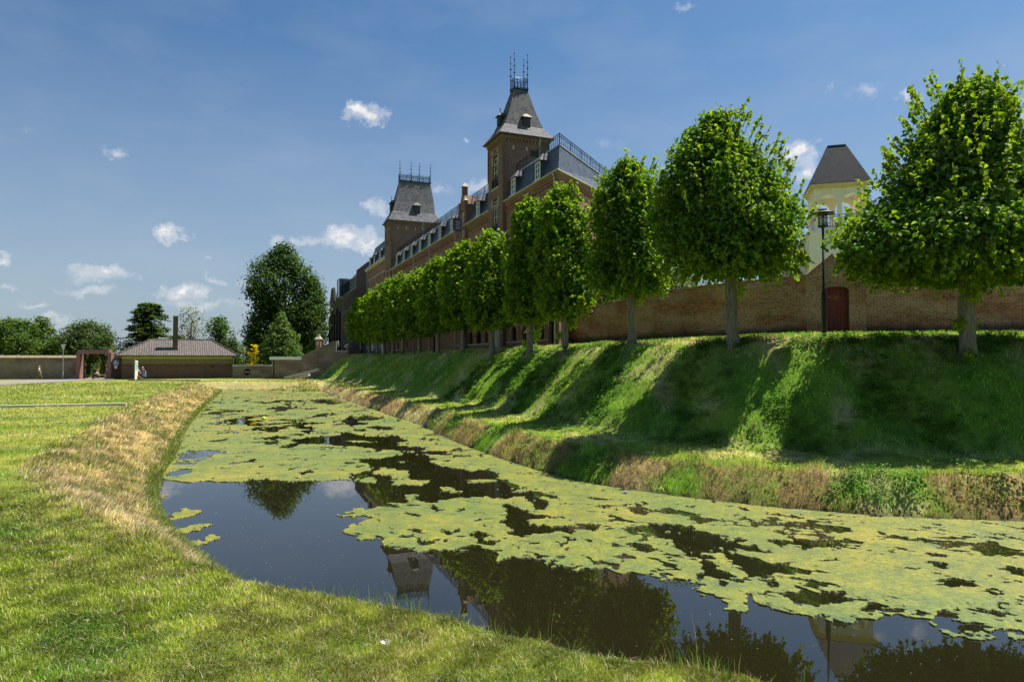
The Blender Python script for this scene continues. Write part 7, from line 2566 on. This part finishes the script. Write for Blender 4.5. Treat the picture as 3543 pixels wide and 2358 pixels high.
b = MB()
bp = m2.matrix_basis @ Vector((-.44, .20, .62))
bp = Vector((xat(334, 91.6), 91.6, GZ + .62))
b.loft([(-.17, -.05, -.22), (.17, -.05, -.22), (.17, .05, -.22), (-.17, .05, -.22)], [(-.15, -.02, .2), (.15, -.02, .2), (.15, .02, .2), (-.15, .02, .2)])
b.tube([(-.1, 0, .2), (-.03, 0, .33), (.03, 0, .33), (.1, 0, .2)], .01, 4)
bg_ = b.build('shopping_bag', fabric('pale_blue_bag', (.25, .33, .46)), label='pale blue shopping bag hanging from the hand of the man in jeans', cat='bag'); bg_.location = bp
b = MB()
b.loft([(-.13, -.05, -.4), (.15, -.05, -.45), (.15, .05, -.45), (-.13, .05, -.4)], [(-.15, -.03, 0), (.13, -.03, 0), (.13, .03, 0), (-.15, .03, 0)])
bg_ = b.build('blue_bag', fabric('bright_blue_bag', (.02, .22, .52)), label='bright blue bag held by the person in the turquoise shirt', cat='bag'); bg_.location = (xat(775, 95.3), 95.3, 5.85)
b = MB(); b.box(-.14, .12, -.05, .05, -.16, .14)
bg_ = b.build('red_handbag', fabric('red_bag', (.45, .03, .05)), label='small red handbag at the side of the woman behind the panel', cat='bag'); bg_.location = (xat(321.5, 92.4), 92.4, GZ + .95)

# bench block and low stone seats inside the gateway
for (px, w_, Y, h, lab, mt) in ((205, 1.7, 94.6, .55, 'dark low bench block inside the gateway, left of the seated person', 'bark_dark'), (232, 2.2, 97.5, .5, 'pale stone seat inside the gateway, behind the seated person', 'stone'), (212, 1.8, 99, .5, 'farther pale stone seat inside the gateway, between the two trees', 'stone')):
    t = thing('bench', (xat(px, Y), Y, GZ + .05), 0, lab, 'bench', 'benches inside the gateway')
    q = MB(); q.box(-w_ / 2, w_ / 2, -.22, .22, h - .1, h); q.build('seat', M[mt], t)
    for s in (-1, 1):
        q = MB(); q.box(s * w_ * .4 - .12, s * w_ * .4 + .12, -.18, .18, -.05, h - .1); q.build('leg', M[mt], t)


# ---------------------------------------------------------------- bicycle and rider between the limes
def bicycle():
    Y = 43.5
    x = xat(1219.5, Y)
    z = gz(x, Y)
    hd = R(38)
    t = thing('bicycle', (x, Y, z), hd, 'black bicycle ridden past behind the fifth lime tree from the right', 'bicycle')
    for s in (-.53, .53):
        w = MB()
        w.tube([(0, s + .34 * math.cos(2 * math.pi * k / 24), .35 + .34 * math.sin(2 * math.pi * k / 24)) for k in range(25)], .02, 6, cap=False)
        wh = w.build('wheel', M['iron'], t)
        w = MB()
        for k in range(12):
            w.tube([(0, s, .35), (0, s + .33 * math.cos(math.pi * k / 6), .35 + .33 * math.sin(math.pi * k / 6))], .003, 3)
        w.lathe([(.02, -.02), (.02, .02)], (0, s, .35), 8)
        w.build('spokes', M['zinc'], wh)
    f = MB()
    for a, c in (((0, -.53, .35), (0, -.08, .32)), ((0, -.53, .35), (0, -.2, .85)), ((0, -.08, .32), (0, -.22, .92)), ((0, -.08, .32), (0, .38, .78)), ((0, -.18, .75), (0, .36, .86)), ((0, .33, .98), (0, .53, .35))):
        f.tube([a, c], .016, 6)
    f.build('frame', M['iron'], t)
    h = MB(); h.tube([(0, .33, .98), (0, .31, 1.08)], .014, 6); h.tube([(-.28, .14, 1.06), (-.2, .30, 1.09), (0, .33, 1.08), (.2, .30, 1.09), (.28, .14, 1.06)], .014, 6); h.build('handlebar', M['zinc'], t)
    s_ = MB(); s_.loft([(-.09, -.36, .93), (.09, -.36, .93), (.02, -.1, .94), (-.02, -.1, .94)], [(-.08, -.35, .98), (.08, -.35, .98), (.02, -.1, .97), (-.02, -.1, .97)]); s_.build('saddle', M['iron'], t)
    pd = MB(); pd.tube([(.08, -.08, .32), (.1, .02, .18), (.2, .02, .18)], .012, 5); pd.tube([(-.08, -.08, .32), (-.1, -.18, .46), (-.2, -.18, .46)], .012, 5); pd.build('pedals', M['iron'], t)
    RID = dict(pelvis=(0, -.24, 1.04), chest=(0, -.08, 1.40), neck=(0, -.02, 1.57), head=(0, 0, 1.67), sho_l=(-.19, -.05, 1.50), elb_l=(-.28, .02, 1.26), wri_l=(-.28, .14, 1.10), sho_r=(.19, -.05, 1.50), elb_r=(.28, .02, 1.26), wri_r=(.28, .14, 1.10),
               hip_l=(-.10, -.24, 1.0), kne_l=(-.13, .12, .84), ank_l=(-.14, -.14, .52), toe_l=(-.15, .0, .47), hip_r=(.10, -.24, 1.0), kne_r=(.13, .06, .66), ank_r=(.14, .0, .25), toe_r=(.15, .16, .2))
    person((x, Y, z), hd, 'person in dark clothes riding the bicycle, mostly hidden by a lime trunk', stand(**RID), fabric('dark_blue_shirt', (.03, .04, .08)), fabric('faded_shorts', (.25, .28, .33)), hair=(.1, .07, .05), bare_legs=True)


bicycle()

# ---------------------------------------------------------------- small things on the moat and the bank
p = on_z(607.5, 962, .10)
mb = MB()
n = 14
for i in range(n):
    pass
mb.lathe([(.012, -.115)] + [(.115 * math.sin(math.pi * k / 12), -.115 * math.cos(math.pi * k / 12)) for k in range(1, 12)] + [(.012, .115)], seg=16)
m_, N, out = mat_base('yellow_ball_plastic')
vz = N.n('ShaderNodeTexVoronoi', i_Scale=9.0); tcx = N.n('ShaderNodeTexCoord'); N.link(tcx.outputs['Object'], vz.inputs['Vector'])
pr = N.n('ShaderNodeBsdfPrincipled', i_Roughness=.4)
N.link(N.ramp(vz.outputs['Distance'], [(.18, (.03, .03, .02)), (.24, (.75, .78, .02))]), pr.inputs['Base Color']); N.link(pr.outputs[0], out.inputs[0])
o = mb.build('ball', m_, smooth=True, label='small bright yellow ball with black spots floating among the far algae', cat='ball'); o.location = (p.x, p.y, .09); o.scale = (1.15, 1.15, 1.15)
a = on_z(1066, 1015, .05)
t = MB(); t.tube([(0, 0, -.25), (.28, .25, .35), (.52, .5, .85)], [.085, .08, .07], 9)
o = t.build('wooden_stake', plain('grey_weathered_wood', (.22, .19, .15), .9, var=.3, scale=10, bump=.5), smooth=True, label='grey weathered wooden stake leaning against the right bank at the waterline', cat='stake'); o.location = (a.x, a.y, .0)
q = on_z(1433, 1133, .02)
t = MB(); t.lathe([(.03, 0), (.035, .02), (.035, .14), (.02, .17), (.012, .2)], seg=10)
o = t.build('plastic_bottle', plain('pale_blue_plastic', (.45, .52, .62), .3), smooth=True, label='small pale plastic bottle stuck in the algae by the right bank', cat='litter'); o.location = (q.x, q.y, .01); o.rotation_euler = (R(70), 0, R(30))
q = on_z(887, 1480, .97)
t = MB()
for k in range(9):
    a_ = k * .7
    t.poly([(0, 0, 0), (.035 * math.cos(a_), .035 * math.sin(a_), .02 + .01 * (k % 3)), (.05 * math.cos(a_ + .35), .05 * math.sin(a_ + .35), .035)])
o = t.build('white_feather', M['white'], label='tuft of white feather lying on the near lawn', cat='feather'); o.location = (q.x, q.y, gz(q.x, q.y) + .04)
